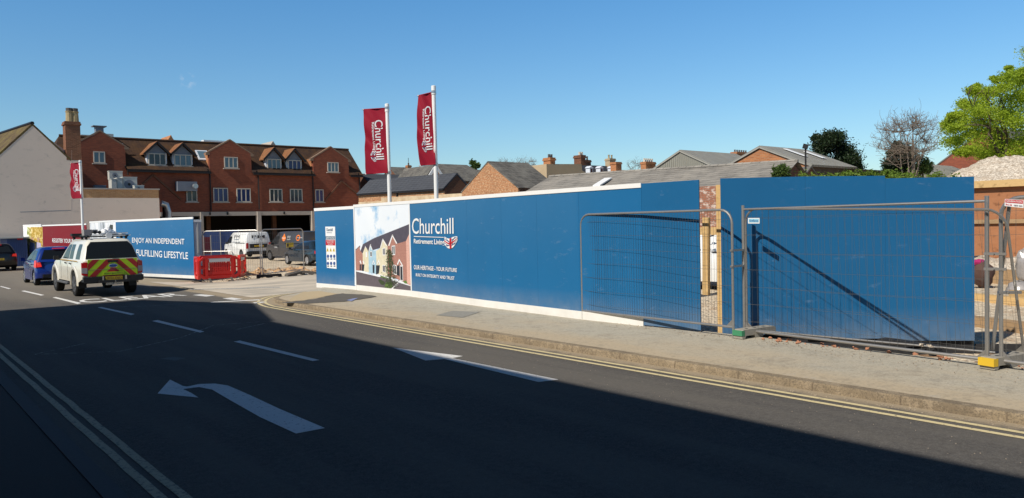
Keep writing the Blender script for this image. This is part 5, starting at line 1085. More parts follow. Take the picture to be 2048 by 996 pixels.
# ---- floodlight post
p0 = onY(1611, 296, 16.0); ld = thing('floodlight_post', 'thin dark post topped by a square floodlight', 'floodlight', (p0.x, p0.y, 0)); m = MB(); m.tube([(p0.x, p0.y, 0), (p0.x, p0.y, p0.z)], .035, 8); part('post', m, M['gutter'], ld); m = MB(); m.box((p0.x, p0.y, p0.z+.06), (.22, .2, .18), .5, .3); part('lamp_head', m, M['black'], ld)
# ---- brick gable and grey roof on the far right
X_ = 64; ap = onX(1978, 250, X_); e = onX(1846, 350, X_); gable_house('red brick gable partly hidden behind the bright green tree', 'building', 'X', X_, ap, Vector((X_, 2*ap.y-e.y, e.z)), 8, ('brick_red', 'slate_old'), over=.2)
P = onX(1722, 329, 42); gable_house('distant grey sheet roof between dark evergreen and bare tree', 'shed', 'X', 42, Vector((42, P.y-2, P.z)), Vector((42, P.y-5, P.z-1.3)), 7, ('corr_wall', 'corr_roof'), cat='shed')
# ================================================================== trees
def leaves(m, centres, n, size, spread, flat=.7, seed=1):
    rnd = random.Random(seed)
    for i in range(n):
        c, r = centres[rnd.randrange(len(centres))]
        while True:
            d = Vector((rnd.uniform(-1, 1), rnd.uniform(-1, 1), rnd.uniform(-1, 1)))
            if .15 < d.length < 1: break
        d = Vector((rnd.gauss(0, .5), rnd.gauss(0, .5), rnd.gauss(0, .5)))
        p = Vector(c)+Vector((d.x*r*spread, d.y*r*spread, d.z*r*flat))
        s = size*rnd.uniform(.6, 1.4); a = Vector((rnd.gauss(0, 1), rnd.gauss(0, 1), rnd.gauss(0, .7))).normalized(); b = a.cross(Vector((rnd.gauss(0, 1), rnd.gauss(0, 1), rnd.gauss(0, 1)))).normalized()
        m.add([p-a*s, p+b*s*.45, p+a*s, p-b*s*.45], [(0, 1, 2, 3)])
def limbs(m, p, d, L, r, depth, rnd, tips, droop=0, k=.72, spread=.55, twig=.012, nb=(2, 3)):
    q = p; pts = [p]; rs = [r]
    for i in range(3):
        d = (d+Vector((rnd.gauss(0, .12), rnd.gauss(0, .12), rnd.gauss(0, .08)-droop))).normalized(); q = q+d*L/3; pts.append(q); rs.append(max(twig, r*(1-.13*(i+1))))
    m.tube(pts, rs, 6 if depth > 2 else 3, False)
    if depth == 0: tips.append(q); return
    for i in range(rnd.choice(nb)):
        ax = Vector((rnd.gauss(0, 1), rnd.gauss(0, 1), rnd.gauss(0, .6))).normalized(); nd = (d+ax*spread).normalized()
        limbs(m, pts[rnd.choice((2, 3))] if i else q, nd, L*k*rnd.uniform(.8, 1.15), max(twig, r*.62), depth-1, rnd, tips, droop, k, spread, twig, nb)
    if depth >= 2: tips.append(q)
def tree(label, base, H, R_, mat, leafn, size, seed, bark='bark', depth=4, lean=(0, 0), crown0=.35, cat='tree', name='tree', flat=.75, clump=.22, shape=None):
    rnd = random.Random(seed); t = thing(name, label, cat, base); m = MB(); tips = []; B = Vector(base)
    limbs(m, B, Vector((lean[0], lean[1], 1)).normalized(), H*crown0, H*.028, depth, rnd, tips, k=.74); part('trunk', m, M[bark], t, True)
    cs = []
    for i in range(70):
        while True:
            d = Vector((rnd.uniform(-1, 1), rnd.uniform(-1, 1), rnd.uniform(-1, 1)))
            if d.length < 1: break
        d = d.normalized()*(d.length**.4); hz = (crown0+1)/2*H; rr = H*(1-crown0)/2
        w = shape(d.z) if shape else 1
        cs.append((B+Vector((d.x*R_*w*.85+lean[0]*H*.3, d.y*R_*w*.85, hz+d.z*rr*.88)), R_*clump*rnd.uniform(.6, 1.3)))
    m = MB(); leaves(m, cs, leafn, size, 1, flat, seed+1); part('crown', m, M[mat], t); return t
def ground_at(x, y, D, z=-.3): p = atD(x, y, D); return (p.x, p.y, z)
# bright green spring tree
p = atD(2015, 250, 40); 
b = (p.x, p.y, -.3); ztop = atD(2050, 128, 40).z
def bright_tree():
    rnd = random.Random(5); t = thing('tree', 'large bright green spring tree behind the gravel heap', 'tree', b); m = MB(); tips = []
    B = Vector(b); limbs(m, B, Vector((.05, 0, 1)).normalized(), 3.4, .24, 5, rnd, tips, k=.72, spread=.65, twig=.015); part('trunk', m, M['bark'], t, True)
    cs = []
    for (x, y, r) in ((1905, 250, 16), (1925, 240, 18), (1938, 262, 20), (1915, 275, 16), (1950, 215, 18), (1930, 205, 11), (1962, 190, 15), (1948, 180, 9), (1985, 178, 17), (2008, 165, 17), (1995, 200, 22), (1970, 235, 22), (2030, 150, 16), (2046, 143, 10), (1989, 160, 7), (1915, 228, 7), (1952, 172, 5), (2022, 140, 6), (2030, 190, 24), (2010, 225, 26), (2050, 215, 26), (1985, 262, 24), (2030, 255, 26), (1960, 285, 22), (1940, 300, 13), (1990, 300, 22), (2025, 295, 26), (2060, 280, 28), (1975, 316, 14), (2010, 322, 16), (2055, 320, 20), (2080, 180, 30), (2090, 240, 34), (2075, 150, 22), (2110, 200, 30), (2120, 270, 34), (1893, 252, 8), (1925, 308, 9), (2075, 120, 16), (1902, 236, 7)):
        for k in range(3):
            q_ = atD(x+rnd.gauss(0, r*.45), y+rnd.gauss(0, r*.4), 40+rnd.uniform(-2.8, 2.8)); cs.append((q_, r*40/F_PX*rnd.uniform(.85, 1.4)))
    m = MB(); leaves(m, cs, 85000, .052, 1, .6, 9); part('crown', m, M['leaf_bright'], t)
bright_tree()
def px_tree(label, D, blobs, n, size, mat, seed, depthv, base_px, name='tree', bark='bark', cat='tree', th=None):
    rnd = random.Random(seed); bx = atD(*base_px, D); B = Vector((bx.x, bx.y, -.3)); t = thing(name, label, cat, tuple(B)); m = MB()
    ztop = max(atD(x, y-r*.5, D).z for x, y, r in blobs)
    m.tube([B, B+Vector((0, 0, (ztop+.3)*.45)), B+Vector((.05, 0, (ztop+.3)*.85))], [.14, .1, .04], 8)
    for (x, y, r) in blobs[::2]:
        q_ = atD(x, y, D); m.tube([B+Vector((0, 0, (ztop+.3)*.35)), q_], [.05, .015], 4, False)
    part('trunk', m, M[bark], t, True); cs = []
    for (x, y, r) in blobs:
        for k in range(4): cs.append((atD(x+rnd.gauss(0, r*.4), y+rnd.gauss(0, r*.4), D+rnd.uniform(-depthv, depthv)), r*D/F_PX*rnd.uniform(.75, 1.2)))
    m = MB(); leaves(m, cs, n, size, 1, .85, seed); part('crown', m, M[mat], t); return t
px_tree('dense dark evergreen tree beyond the workshop roof', 62, [(1655, 280, 15), (1645, 300, 14), (1670, 275, 15), (1660, 300, 20), (1685, 300, 16), (1680, 320, 20), (1700, 320, 14), (1710, 325, 9), (1695, 340, 18), (1665, 335, 20), (1640, 315, 8), (1631, 275, 5), (1712, 340, 9), (1650, 345, 18)], 32000, .10, 'leaf_dark', 3, 1.8, (1675, 340))
px_tree('dark conifer in front of the bare tree', 37, [(1795, 290, 8), (1790, 305, 13), (1805, 305, 12), (1785, 325, 15), (1810, 325, 15), (1800, 345, 18), (1825, 340, 9), (1775, 345, 10)], 14000, .06, 'leaf_dark', 4, 1.0, (1800, 345))
px_tree('loose green shrub between the bare tree and red brick gable', 36, [(1840, 325, 9), (1852, 328, 8), (1845, 340, 11), (1830, 345, 8), (1858, 338, 6)], 1500, .07, 'leaf_mid', 6, .5, (1845, 345), 'shrub', cat='shrub')
px_tree('rounded green bush growing through the weathered slate roof', 27.2, [(1553, 340, 7), (1562, 335, 7), (1570, 342, 7), (1560, 350, 9), (1574, 350, 5), (1550, 350, 6)], 3000, .045, 'leaf_mid', 8, .3, (1562, 350), 'shrub', cat='shrub')
px_tree('pale green distant treetop beside the old dark roof', 120, [(946, 326, 5), (951, 330, 5), (948, 334, 6)], 700, .22, 'leaf_mid', 12, 1, (948, 335))
# bare trees
def bare(label, D, px, ytop, spread, seed, n, r0, depth, twig):
    bp = atD(px, 350, D); B = Vector((bp.x, bp.y, -.3)); H = atD(px, ytop, D).z+.3; t = thing('bare_tree', label, 'tree', tuple(B)); rnd = random.Random(seed); m = MB(); tips = []
    for k in range(n):
        limbs(m, B+Vector((.25*k, -.2*k, 0)), Vector((.05*(k*2-n+1), -.06*(k*2-n+1), 1)).normalized(), H*(.30 if depth > 5 else .32), r0, depth, rnd, tips, k=.74, spread=spread, twig=twig, nb=(3, 3, 4))
    part('trunk', m, M['bark_pale'], t, True); return t
def grown(label, D, bases, cx, cy, rx, ry, seed, n=(10, 60, 420, 1500), mat='bark_pale'):
    """bare tree whose branches reach for points spread through an egg-shaped crown"""
    rnd = random.Random(seed); C0 = atD(cx, cy, D); k = D/F_PX; rx *= k; ry *= k
    B = [Vector((atD(x, 350, D).x, atD(x, 350, D).y, -.3)) for x in bases]; t = thing('bare_tree', label, 'tree', tuple(B[0])); m = MB()
    def pt(r0, r1):
        while True:
            d = Vector((rnd.gauss(0, 1), rnd.gauss(0, 1), rnd.gauss(0, 1))).normalized()
            if d.z > -.75: break
        r_ = rnd.uniform(r0, r1); return C0+Vector((d.x*rx*r_, d.y*rx*r_, d.z*ry*r_))
    def link(a, b_, r_a, r_b, nseg=4, sag=.12, sides=4):
        L = (b_-a).length; mid = a.lerp(b_, .5)+Vector((rnd.gauss(0, sag*L*.5), rnd.gauss(0, sag*L*.5), -sag*L*.35)); pts = []
        for i in range(nseg+1): u = i/nseg; pts.append(a*(1-u)**2+mid*2*u*(1-u)+b_*u*u)
        m.tube(pts, [r_a+(r_b-r_a)*i/nseg for i in range(nseg+1)], sides, False); return pts
    lev = []
    for b_ in B:
        top = b_.lerp(C0, .62)+Vector((rnd.gauss(0, .1), rnd.gauss(0, .1), 0)); lev += link(b_, top, .075, .045, 6, .04, 7)[3:]
    for j, (cnt, r0, r1, ra, rb) in enumerate(((n[0], .25, .6, .03, .018), (n[1], .45, .95, .016, .009), (n[2], .5, 1.06, .009, .0055), (n[3], .6, 1.1, .0055, .004))):
        new = []
        for i in range(cnt):
            q_ = pt(r0, r1)
            if j == 3: o_ = rnd.choice(lev); q_ = o_+Vector((rnd.gauss(0, .12), rnd.gauss(0, .12), abs(rnd.gauss(.12, .12))))
            else:
                cand = [c for c in rnd.sample(lev, min(len(lev), 24)) if c.z < q_.z+.1] or lev; o_ = min(cand, key=lambda c: (c-q_).length)
            new += link(o_, q_, ra, rb, 3, .16, 3 if j > 1 else 5)[1:]
        lev = new if j else lev+new
    part('trunk', m, M[mat], t, True); return t
grown('leafless grey tree with fine twigs beside the bright green tree', 35, (1800, 1822), 1812, 278, 66, 66, 5)
for (px, yt, sd_, D, la) in ((1010, 316, 2, 75, 'first faint leafless tree behind the speckled brick gable'), (1052, 312, 4, 78, 'second faint leafless tree just left of the tan house'), (1272, 316, 7, 95, 'faint leafless tree between the white dormers and pale potted stack')): grown(la, D, (px-3, px+4), px, yt+16, 26, 17, sd_, (6, 30, 150, 260))
# laurel hedge behind the right hoarding
hd = thing('hedge', 'bright leafy hedge top running behind the right hoarding', 'hedge', tuple(ground_at(1760, 350, 24)))
cs = []; rnd = random.Random(3)
for i in range(90):
    x = rnd.uniform(1600, 1915); ytop = 352 if x < 1690 else 350; cs.append((atD(x, rnd.uniform(ytop, 372), 24+rnd.uniform(-.6, .6)), .16))
for i in range(60): cs.append((atD(rnd.uniform(1690, 1800), rnd.uniform(347, 356), 24.5), .14))
m = MB(); leaves(m, cs, 6500, .05, 1, .9, 4); part('foliage', m, M['leaf_hedge'], hd)
m = MB(); a = ground_at(1610, 350, 24.2); c = ground_at(1910, 350, 24.2); m.bar((a[0], a[1], 1.2), (c[0], c[1], 1.2), .4, 3.0); part('inner_growth', m, M['leaf_dark'], hd)

# ================================================================== gravel heap, shoring, timbers on the right
hp = atD(2075, 350, 33)
m = MB()
ztop_ = CAM.z+(426-318)*33/F_PX
def heap(x, y):
    v = Vector((x-hp.x, y-hp.y, 0)); a = v.dot(_r0); b_ = v.dot(_f); t = math.hypot(max(0, abs(a+.6)-1.2)*.62, b_*.5); z = ztop_+.1-.72*t
    return max(-.4, z + .16*N(x, y, 1.0, 4)+.09*N(x, y, 4, 6)+.05*N(x, y, 9, 6))
grid(m, hp.x-8, hp.x+8, hp.y-8, hp.y+8, 150, 150, heap); struct('gravel_heap', m, M['pale_gravel'], smooth=True)
sh = thing('shoring_wall', 'orange plywood shoring with a timber capping beam holding the gravel heap', 'shoring', tuple(ground_at(1990, 500, 27, -.2)))
a = atD(1915, 374, 27.5); c = atD(2150, 376, 25)
m = MB(); m.prism([(a.x, a.y, -.3), (c.x, c.y, -.3), (c.x, c.y, a.z-.02), (a.x, a.y, a.z-.02)], (.03, .02, 0)); part('plywood', m, M['ply'], sh)
m = MB(); m.bar((a.x-.1, a.y+.02, a.z+.05), (c.x-.1, c.y-.02, a.z+.05), .2, .24); part('capping_beam', m, M['wood_fresh'], sh)
for zz in (1.55,): m = MB(); m.bar((a.x-.08, a.y-.06, zz), (c.x-.08, c.y-.06, zz), .05, .14); part('waling', m, M['wood_old'], sh)
for i, (y, D, w, la_) in enumerate(((556, 22.0, .5, 'highest timber baulk lying on the gravel behind the fence joint'), (601, 17.3, .2, 'middle timber beam lying on the gravel behind the fence joint'), (653, 13.4, .22, 'lowest timber beam lying on the gravel behind the fence joint'))):
    a = atD(1925, y-2, D*1.06); c = atD(2140, y+6, D*.92); a.z = c.z = (a.z+c.z)/2; o = thing('timber_beam', la_, 'timber', tuple((a+c)/2)); m = MB(); m.bar(a, c, .25, w); part('beam', m, M['wood_old'] if i != 1 else M['wood_fresh'], o)
a = atD(2026, 589, 18); c = atD(2110, 596, 16.5); o = thing('timber_beam', 'short yellowish timber offcut below the plastic bundle', 'timber', tuple((a+c)/2)); m = MB(); m.bar(a, c, .2, .2); part('beam', m, M['wood_fresh'], o)
m = MB()
grid(m, *( (atD(2000, 500, 24).x-3.2), (atD(2000, 500, 24).x+5), (atD(2000, 500, 24).y-5), (atD(2000, 500, 24).y+3.4), 60, 60), lambda x, y: -.25+.55*math.exp(-((Vector((x, y, 0)).dot(_f)-25.5)/1.6)**2)*(1+.5*N(x, y, 1.2))+.05*N(x, y, 4)); struct('gravel_bank', m, M['pale_gravel'], smooth=True)
def bundle(label, px, py, D, r, mat, name='wrapped_bundle'):
    p = atD(px, py, D); o = thing(name, label, 'bundle', (p.x, p.y, p.z-r[2])); m = MB(); vs = []; n, k = 14, 10; rn = random.Random(px)
    for j in range(k+1):
        for i in range(n):
            a = 2*math.pi*i/n; b_ = math.pi*j/k; w = 1+.28*mnoise.noise(Vector((math.cos(a)*2, math.sin(a)*2, b_*2+px))); vs.append((p.x+r[0]*w*math.cos(a)*math.sin(b_), p.y+r[1]*w*math.sin(a)*math.sin(b_), p.z+r[2]*w*math.cos(b_)))
    m.add(vs, [(j*n+i, j*n+(i+1) % n, (j+1)*n+(i+1) % n, (j+1)*n+i) for j in range(k) for i in range(n)]); part('wrapping', m, mat, o, True); return o
pl = plain('clear_plastic', (.30, .28, .27), .25, .6, var=.3, scale=14)
bundle('crumpled clear plastic bundle on the timber at the frame edge', 2037, 578, 18.5, (.26, .26, .2), pl); bundle('taller clear plastic bundle leaning above the other', 2048, 532, 21, (.2, .2, .45), pl)
bundle('dark brown sack slumped behind the hoarding end', 1965, 548, 21, (.30, .27, .36), plain('sack_brown', (.09, .05, .04), .9, var=.3)); bundle('magenta plastic wrapping on top of the brown sack', 1957, 525, 21.1, (.26, .16, .09), plain('wrap_magenta', (.45, .03, .15), .5))

# ---- things in the gap between the hoardings
o = thing('timber_post', 'full height pale timber post beside the hoarding gap', 'post', (10.0, 6.95, 0)); a = onX(1434, 370, 9.97); c = onX(1442, 370, 9.97); m = MB(); m.bar((9.98, (a.y+c.y)/2, .0), (9.98, (a.y+c.y)/2, a.z), .055, .09); part('post', m, M['wood_fresh'], o)
o = thing('hanging_board', 'short pale plank fixed upright in the hoarding gap', 'plank', (9.95, 7.1, .8)); a = onX(1411, 435, 9.86); c = onX(1411, 590, 9.86); m = MB(); m.bar((9.88, a.y, a.z), (9.88, c.y, c.z), .05, .11); part('plank', m, M['wood_fresh'], o)
P = onX(1402, 455, 15); P2 = onX(1436, 372, 15); o = thing('brick_pier', 'brick pier with flaking white paint seen through the hoarding gap', 'wall', (15, P.y, 0)); m = MB(); m.box((15.3, (P.y+P2.y)/2, (onX(1418, 455, 15).z+onX(1418, 372, 15).z)/2), (.5, 1.6, onX(1418, 372, 15).z-onX(1418, 455, 15).z)); part('brickwork', m, M['brick_white'], o)
m = MB(); z_ = onX(1418, 462, 15).z; m.box((15.2, (P.y+P2.y)/2, z_), (.5, 1.6, .18)); part('timber_lintel', m, M['wood_fresh'], o); m = MB(); m.box((15.3, P2.y-.9, 1.2), (.4, .3, 2.8)); m.box((15.3, P.y+.9, 1.2), (.4, .3, 2.8)); part('jamb', m, M['brick_dark'], o)

# blue cabin at far left
o = thing('site_cabin', 'blue steel site cabin beyond the dark car', 'cabin', tuple(ground_at(30, 500, 62, 0)))
YC = 53.5; a = onY(15, 512, YC); c = onY(54, 476, YC); m = MB(); m.box(((a.x+c.x)/2, YC+1.5, c.z/2), (c.x-a.x, 3, c.z)); part('body', m, M['cab_blue'], o); m = MB(); m.box(((a.x+c.x)/2-.15, YC+1.4, c.z+.04), (c.x-a.x+.5, 3.4, .08)); part('roof', m, M['steel_white'], o)
m = MB()
for k in range(9): m.box((a.x+.12+k*(c.x-a.x-.2)/8, YC-.01, c.z/2), (.05, .04, c.z-.1))
part('rib', m, M['cab_blue'], o); m = MB(); pz = onY(40, 477, YC-.05); m.box((pz.x, YC-.06, pz.z-.03), (.28, .02, .09)); part('badge', m, M['print_red'], o)
o = thing('site_screen', 'blue mesh screening along the back of the yard behind the white van', 'screen', tuple(ground_at(430, 480, 62, -.1)))
YC = 57; a = onY(386, 505, YC); c = onY(455, 462, YC); m = MB(); m.box(((a.x+c.x)/2, YC+.02, c.z/2), (c.x-a.x+1.5, .03, c.z)); part('mesh_cloth', m, M['cab_blue'], o)
for k in range(4): m = MB(); x = a.x-.7+k*(c.x-a.x+1.5)/3; m.tube([(x, YC, -.1), (x, YC, c.z+.1)], .04, 6); part('post', m, M['galv'], o)
o = thing('mesh_bin', 'maroon mesh crate standing before the blue screening', 'crate', tuple(ground_at(415, 500, 50, -.1)))
a = onY(408, 508, 46); c = onY(421, 474, 46); m = MB(); m.box(((a.x+c.x)/2, 46.4, (a.z+c.z)/2), (c.x-a.x, .8, c.z-a.z)); part('body', m, plain('maroon', (.14, .02, .035), .6), o)
for x in (a.x, c.x): m = MB(); m.tube([(x, 45.98, a.z-.1), (x, 45.98, c.z+.1)], .03, 6); part('frame', m, M['galv'], o)
# ================================================================== vehicles (local frame: +Y forward, origin under the middle of the rear axle)
def paintmat(name, c, rough=.28, coat=.6, dirt=None, dz=.9):
    t = NT(name, rough, .5); x, y, z = t.sep(); n = t.noise(4, 6, rough=.65); cc = t.mix(n, tuple(v*.95 for v in c), c)
    if dirt:
        d = t.math('MULTIPLY', t.ramp(t.math('ADD', t.math('MULTIPLY', t.math('SUBTRACT', dz, z), 1.5), t.math('MULTIPLY', t.math('SUBTRACT', n, .5), 1.4)), [(.0, 0.0), (1.0, 1.0)]), .6); cc = t.mix(d, cc, dirt)
    t.col(cc); t.b.inputs['Coat Weight'].default_value = coat; t.b.inputs['Coat Roughness'].default_value = .08; return t.m
M['car_glass'] = NT('car_glass', .15, .3).col((.012, .015, .018)).m
M['tyre'] = plain('tyre', (.018, .017, .016), .85, .2, var=.3); M['rim'] = plain('alloy', (.42, .42, .43), .35, .5, .6); M['rim_dark'] = plain('alloy_dark', (.13, .13, .14), .4, .5, .5)
M['lamp_red'] = plain('lamp_red', (.42, .012, .015), .15, .5, var=.05); t = NT('brake_light', .2, .5); t.col((.5, .02, .02)); t.b.inputs['Emission Color'].default_value = (1, .05, .03, 1); t.b.inputs['Emission Strength'].default_value = .35; M['brake'] = t.m
M['lamp_clear'] = plain('lamp_clear', (.26, .24, .26), .15, .5, var=.1); M['plate_y'] = plain('plate_yellow', (.62, .40, .02), .4, var=.04); M['trim'] = plain('trim_black', (.02, .02, .021), .6, .3, var=.2); M['under'] = plain('underbody', (.008, .008, .008), .9, .1); M['chrome'] = plain('chrome', (.55, .55, .56), .15, .6, .9, var=.02)
def clip_poly(poly, x0, x1, z0, z1):
    def cl(P, f, inter):
        out = []
        for i in range(len(P)):
            a, b_ = P[i-1], P[i]; fa, fb = f(a), f(b_)
            if fb >= 0:
                if fa < 0: out.append(inter(a, b_, fa, fb))
                out.append(b_)
            elif fa >= 0: out.append(inter(a, b_, fa, fb))
        return out
    I = lambda a, b_, fa, fb: (a[0]+(b_[0]-a[0])*fa/(fa-fb), a[1]+(b_[1]-a[1])*fa/(fa-fb))
    for f in (lambda p: p[0]-x0, lambda p: x1-p[0], lambda p: p[1]-z0, lambda p: z1-p[1]):
        poly = cl(poly, f, I)
        if not poly: return []
    return poly
def wheel(par, x, y, r, w, side, rim='rim', spokes=6):
    wh = thing_ = part('wheel', MB(True).lathe([(r*.62, -w*.45), (r*.72, -w*.5), (r*.93, -w*.5), (r, -w*.36), (r, w*.36), (r*.93, w*.5), (r*.72, w*.5), (r*.62, w*.45)], (x, y, r), 'x', 28), M['tyre'], par, True)
    m = MB(True); s_ = side; o = x+s_*w*.42
    m.lathe([(r*.66, o-.012-x), (r*.66, o+.012-x), (r*.58, o+.012-x), (r*.58, o-.03*s_-x)], (x, y, r), 'x', 24); m.lathe([(r*.16, o-.02-x), (r*.16, o+.01-x)], (x, y, r), 'x', 12)
    for k in range(spokes):
        a = 2*math.pi*k/spokes+.3; c, s = math.cos(a), math.sin(a); wd = r*.1
        p0 = (y+c*r*.1, r+s*r*.1); p1 = (y+c*r*.62, r+s*r*.62); nx, ny = -s*wd, c*wd
        m.prism([(o-.01, p0[0]-nx*.7, p0[1]-ny*.7), (o-.01, p1[0]-nx, p1[1]-ny), (o-.01, p1[0]+nx, p1[1]+ny), (o-.01, p0[0]+nx*.7, p0[1]+ny*.7)], (.018*s_+.004, 0, 0))
    part('rim', m, M[rim], wh)
    m = MB(True); m.lathe([(r*.6, 0), (r*.6, .004)], (x+s_*w*.25, y, r), 'x', 20); part('brake_disc', m, M['under'], wh)
    return wh
def arcpts(cy, r, z0, n=9):   # wheel-arch points front to rear direction given increasing y
    a0 = math.asin(min(1, max(-1, (z0-arcpts.c)/r))); out = []
    for i in range(n+1): a = math.pi-a0-(math.pi-2*a0)*i/n; out.append((cy+r*math.cos(a), arcpts.c+r*math.sin(a)))
    return out
def vehicle(name, label, cat, spec):
    S = spec; v = thing(name, label, cat)
    h = S['w']/2; wr = S['wr']; wb = S['wb']; z0 = S['z0']; arcpts.c = wr*.98
    bottom = [(S['y0'], z0+.12)] + [(-S['ar']-.12, z0)] + arcpts(0, S['ar'], z0) + [(S['ar']+.05, z0)] + [(wb-S['ar']-.05, z0)] + arcpts(wb, S['ar'], z0) + [(wb+S['ar']+.1, z0)]
    top = S['top']           # list (y,z) from front bumper up over bonnet & belt to rear
    loop = bottom+top; n = len(loop); ymin, ymax = S['y0'], max(p[0] for p in loop)
    nb = len(bottom)
    cy = sum(p[0] for p in loop)/n
    def slice_(x, ins):
        k = abs(x)/h; out = []
        for i, (y, z) in enumerate(loop):
            arch = 2 <= i < nb-1
            yy, zz = y, z
            if not arch or ins == 0:
                if i >= nb: zz -= ins*.8
                yy += ins if y < ymin+.3 else (-ins if y > ymax-.3 else 0)
            # plan rounding of the ends
            e = min(1, max(0, (y-(ymax-1.0))/1.0)); yy -= e*e*S.get('nose', .28)*k**3; e = min(1, max(0, ((ymin+.5)-y)/.5)); yy += e*S.get('tail', .12)*k**3
            xx = x*(1-.10*max(0, (z-S['belt']+.35))/.35*S.get('tumble', .35)) if z > S['belt']-.35 else x*(1-.03*max(0, (.5-z)))
            e = min(1, max(0, (y-(ymax-.9))/.9)); xx *= 1-.06*e*e
            out.append((xx, yy, zz))
        return out
    m = MB(True); sl_ = [(-h, .05), (-h+.02, .015), (-h+.08, 0), (-h*.5, 0), (0, 0), (h*.5, 0), (h-.08, 0), (h-.02, .015), (h, .05)]
    vs = []
    for x, ins in sl_: vs += slice_(x, ins)
    m.add(vs, []); fs = []
    for a in range(len(sl_)-1):
        for i in range(n):
            j = (i+1) % n; m.f.append((a*n+i, a*n+j, (a+1)*n+j, (a+1)*n+i)); m.m.append(1 if (i < nb) else 0)
    m.f.append(tuple(range(n))[::-1]); m.m.append(0); m.f.append(tuple(range((len(sl_)-1)*n, len(sl_)*n))); m.m.append(0)
    # crown the bonnet/roof line slightly
    body = part('body', m, [S['paint'], M['under']], v, True)
    # greenhouse
    G_ = S['gh']; zb, zt = G_['zb'], G_['zt']; wb_, wt = G_['wb']/2, G_['wt']/2; yb0, yb1 = G_['yb']; yt0, yt1 = G_['yt']
    def gring(t, cr=0, ins=0):
        z = zb+(zt-zb)*t; w = wb_+(wt-wb_)*t**1.25; a = yb0+(yt0-yb0)*t; b_ = yb1+(yt1-yb1)*t; c = .09+.05*t; w -= ins; a += ins; b_ -= ins
        return [(-w+c, a, z+cr), (w-c, a, z+cr), (w-c*.3, a+c*.35, z+cr), (w, a+c, z+cr), (w, b_-c*1.5, z+cr), (w-c*.3, b_-c*.5, z+cr), (w-c*1.4, b_, z+cr), (-w+c*1.4, b_, z+cr), (-w+c*.3, b_-c*.5, z+cr), (-w, b_-c*1.5, z+cr), (-w, a+c, z+cr), (-w+c*.3, a+c*.35, z+cr)]
    rings = [gring(0), gring(.5), gring(.9), gring(1, 0, .03), gring(1, .028, .14), gring(1, .045, .4)]
    m = MB(True); k = 12; vs = [p for r_ in rings for p in r_]; m.add(vs, [(i*k+j, i*k+(j+1) % k, (i+1)*k+(j+1) % k, (i+1)*k+j) for i in range(len(rings)-1) for j in range(k)]+[tuple(range((len(rings)-1)*k, len(rings)*k))]); part('cabin', m, G_.get('mat', S['paint']), v, True)
    def sw(z):
        t = (z-zb)/(zt-zb); K = [(0, wb_), (.5, wb_+(wt-wb_)*.5**1.25), (.9, wb_+(wt-wb_)*.9**1.25), (1, wt-.03)]
        if t <= 0: return wb_
        for (t0, w0_), (t1, w1_) in zip(K, K[1:]):
            if t <= t1: return w0_+(w1_-w0_)*(t-t0)/(t1-t0)
        return wt-.03
    S['sw'] = sw
    def sidepoly(pts, side, off, mat, nm, par=None, th=.012):
        # inner points follow the curved side
        mm = MB(True); zs = [zb-9, zb+(zt-zb)*.5, zb+(zt-zb)*.9, 99]
        for q0_, q1_ in zip(zs, zs[1:]):
            c = clip_poly([(y, z) for y, z in pts], -99, 99, q0_, q1_)
            if len(c) > 2: mm.prism([(side*(sw(z)+off), y, z) for y, z in c], (-side*th, 0, 0))
        return part(nm, mm, mat, par or v)
    for side in (-1, 1):
        for w_ in S.get('sidewin', []): sidepoly(w_, side, .004, M['car_glass'], 'side_window')
    def rearpt(u, z, off=.006): t = (z-zb)/(zt-zb); y = yb0+(yt0-yb0)*t; return (u*(sw(z)-.05), y-off, z)
    if S.get('rearwin'):
        zz0, zz1, u = S['rearwin']; m = MB(True); m.prism([rearpt(-u, zz0), rearpt(u, zz0), rearpt(u*.97, zz1), rearpt(-u*.97, zz1)], (0, .012, 0)); part('rear_window', m, M['car_glass'], v)
    def frontpt(u, z, off=.006): t = (z-zb)/(zt-zb); y = yb1+(yt1-yb1)*t; return (u*(sw(z)-.1), y+off, z)
    m = MB(True); m.prism([frontpt(-.9, zb+.04), frontpt(.9, zb+.04), frontpt(.88, zt-.08), frontpt(-.88, zt-.08)], (0, -.012, 0)); part('windscreen', m, M['car_glass'], v)
    for x in (-1, 1):
        for y in (0, wb): wheel(v, x*(h-.11), y, wr, S.get('ww', .22), x, S.get('rim', 'rim'), S.get('spokes', 6))
    # dark inner arches and floor
    m = MB(True); m.box((0, wb/2, z0+.14), (2*h-.45, wb+1.2, .2)); m.box((0, 0, .55), (2*h-.5, .9, .3)); m.box((0, wb, .55), (2*h-.5, .9, .3)); part('underbody', m, M['under'], v)
    for x in (-1, 1):
        m = MB(True); ym = S.get('mirror', wb-.75); m.prism([(x*(h+.02), ym, S['belt']+.02), (x*(h+.19), ym-.03, S['belt']+.03), (x*(h+.19), ym-.03, S['belt']+.17), (x*(h+.03), ym, S['belt']+.17)], (0, .09, 0)); m.box((x*(h-.02), ym+.05, S['belt']+.04), (.14, .05, .04)); part('wing_mirror', m, S.get('mirrormat', S['paint']), v, True)
        for yh in S.get('handles', []): m = MB(True); m.box((x*(h+.008), yh[0], yh[1]), (.03, .17, .035)); part('door_handle', m, S.get('handlemat', M['trim']), v)
        for yl in S.get('seams', []): m = MB(True); m.box((x*(h+.0005), yl[0], (yl[1]+yl[2])/2), (.004, .012, yl[2]-yl[1])); part('door_gap', m, M['under'], v)
    return v
def rear_box(v, x0, x1, z0, z1, y, th, mat, nm, rnd_=0): m = MB(True); m.box(((x0+x1)/2, y, (z0+z1)/2), (x1-x0, th, z1-z0)); return part(nm, m, mat, v)
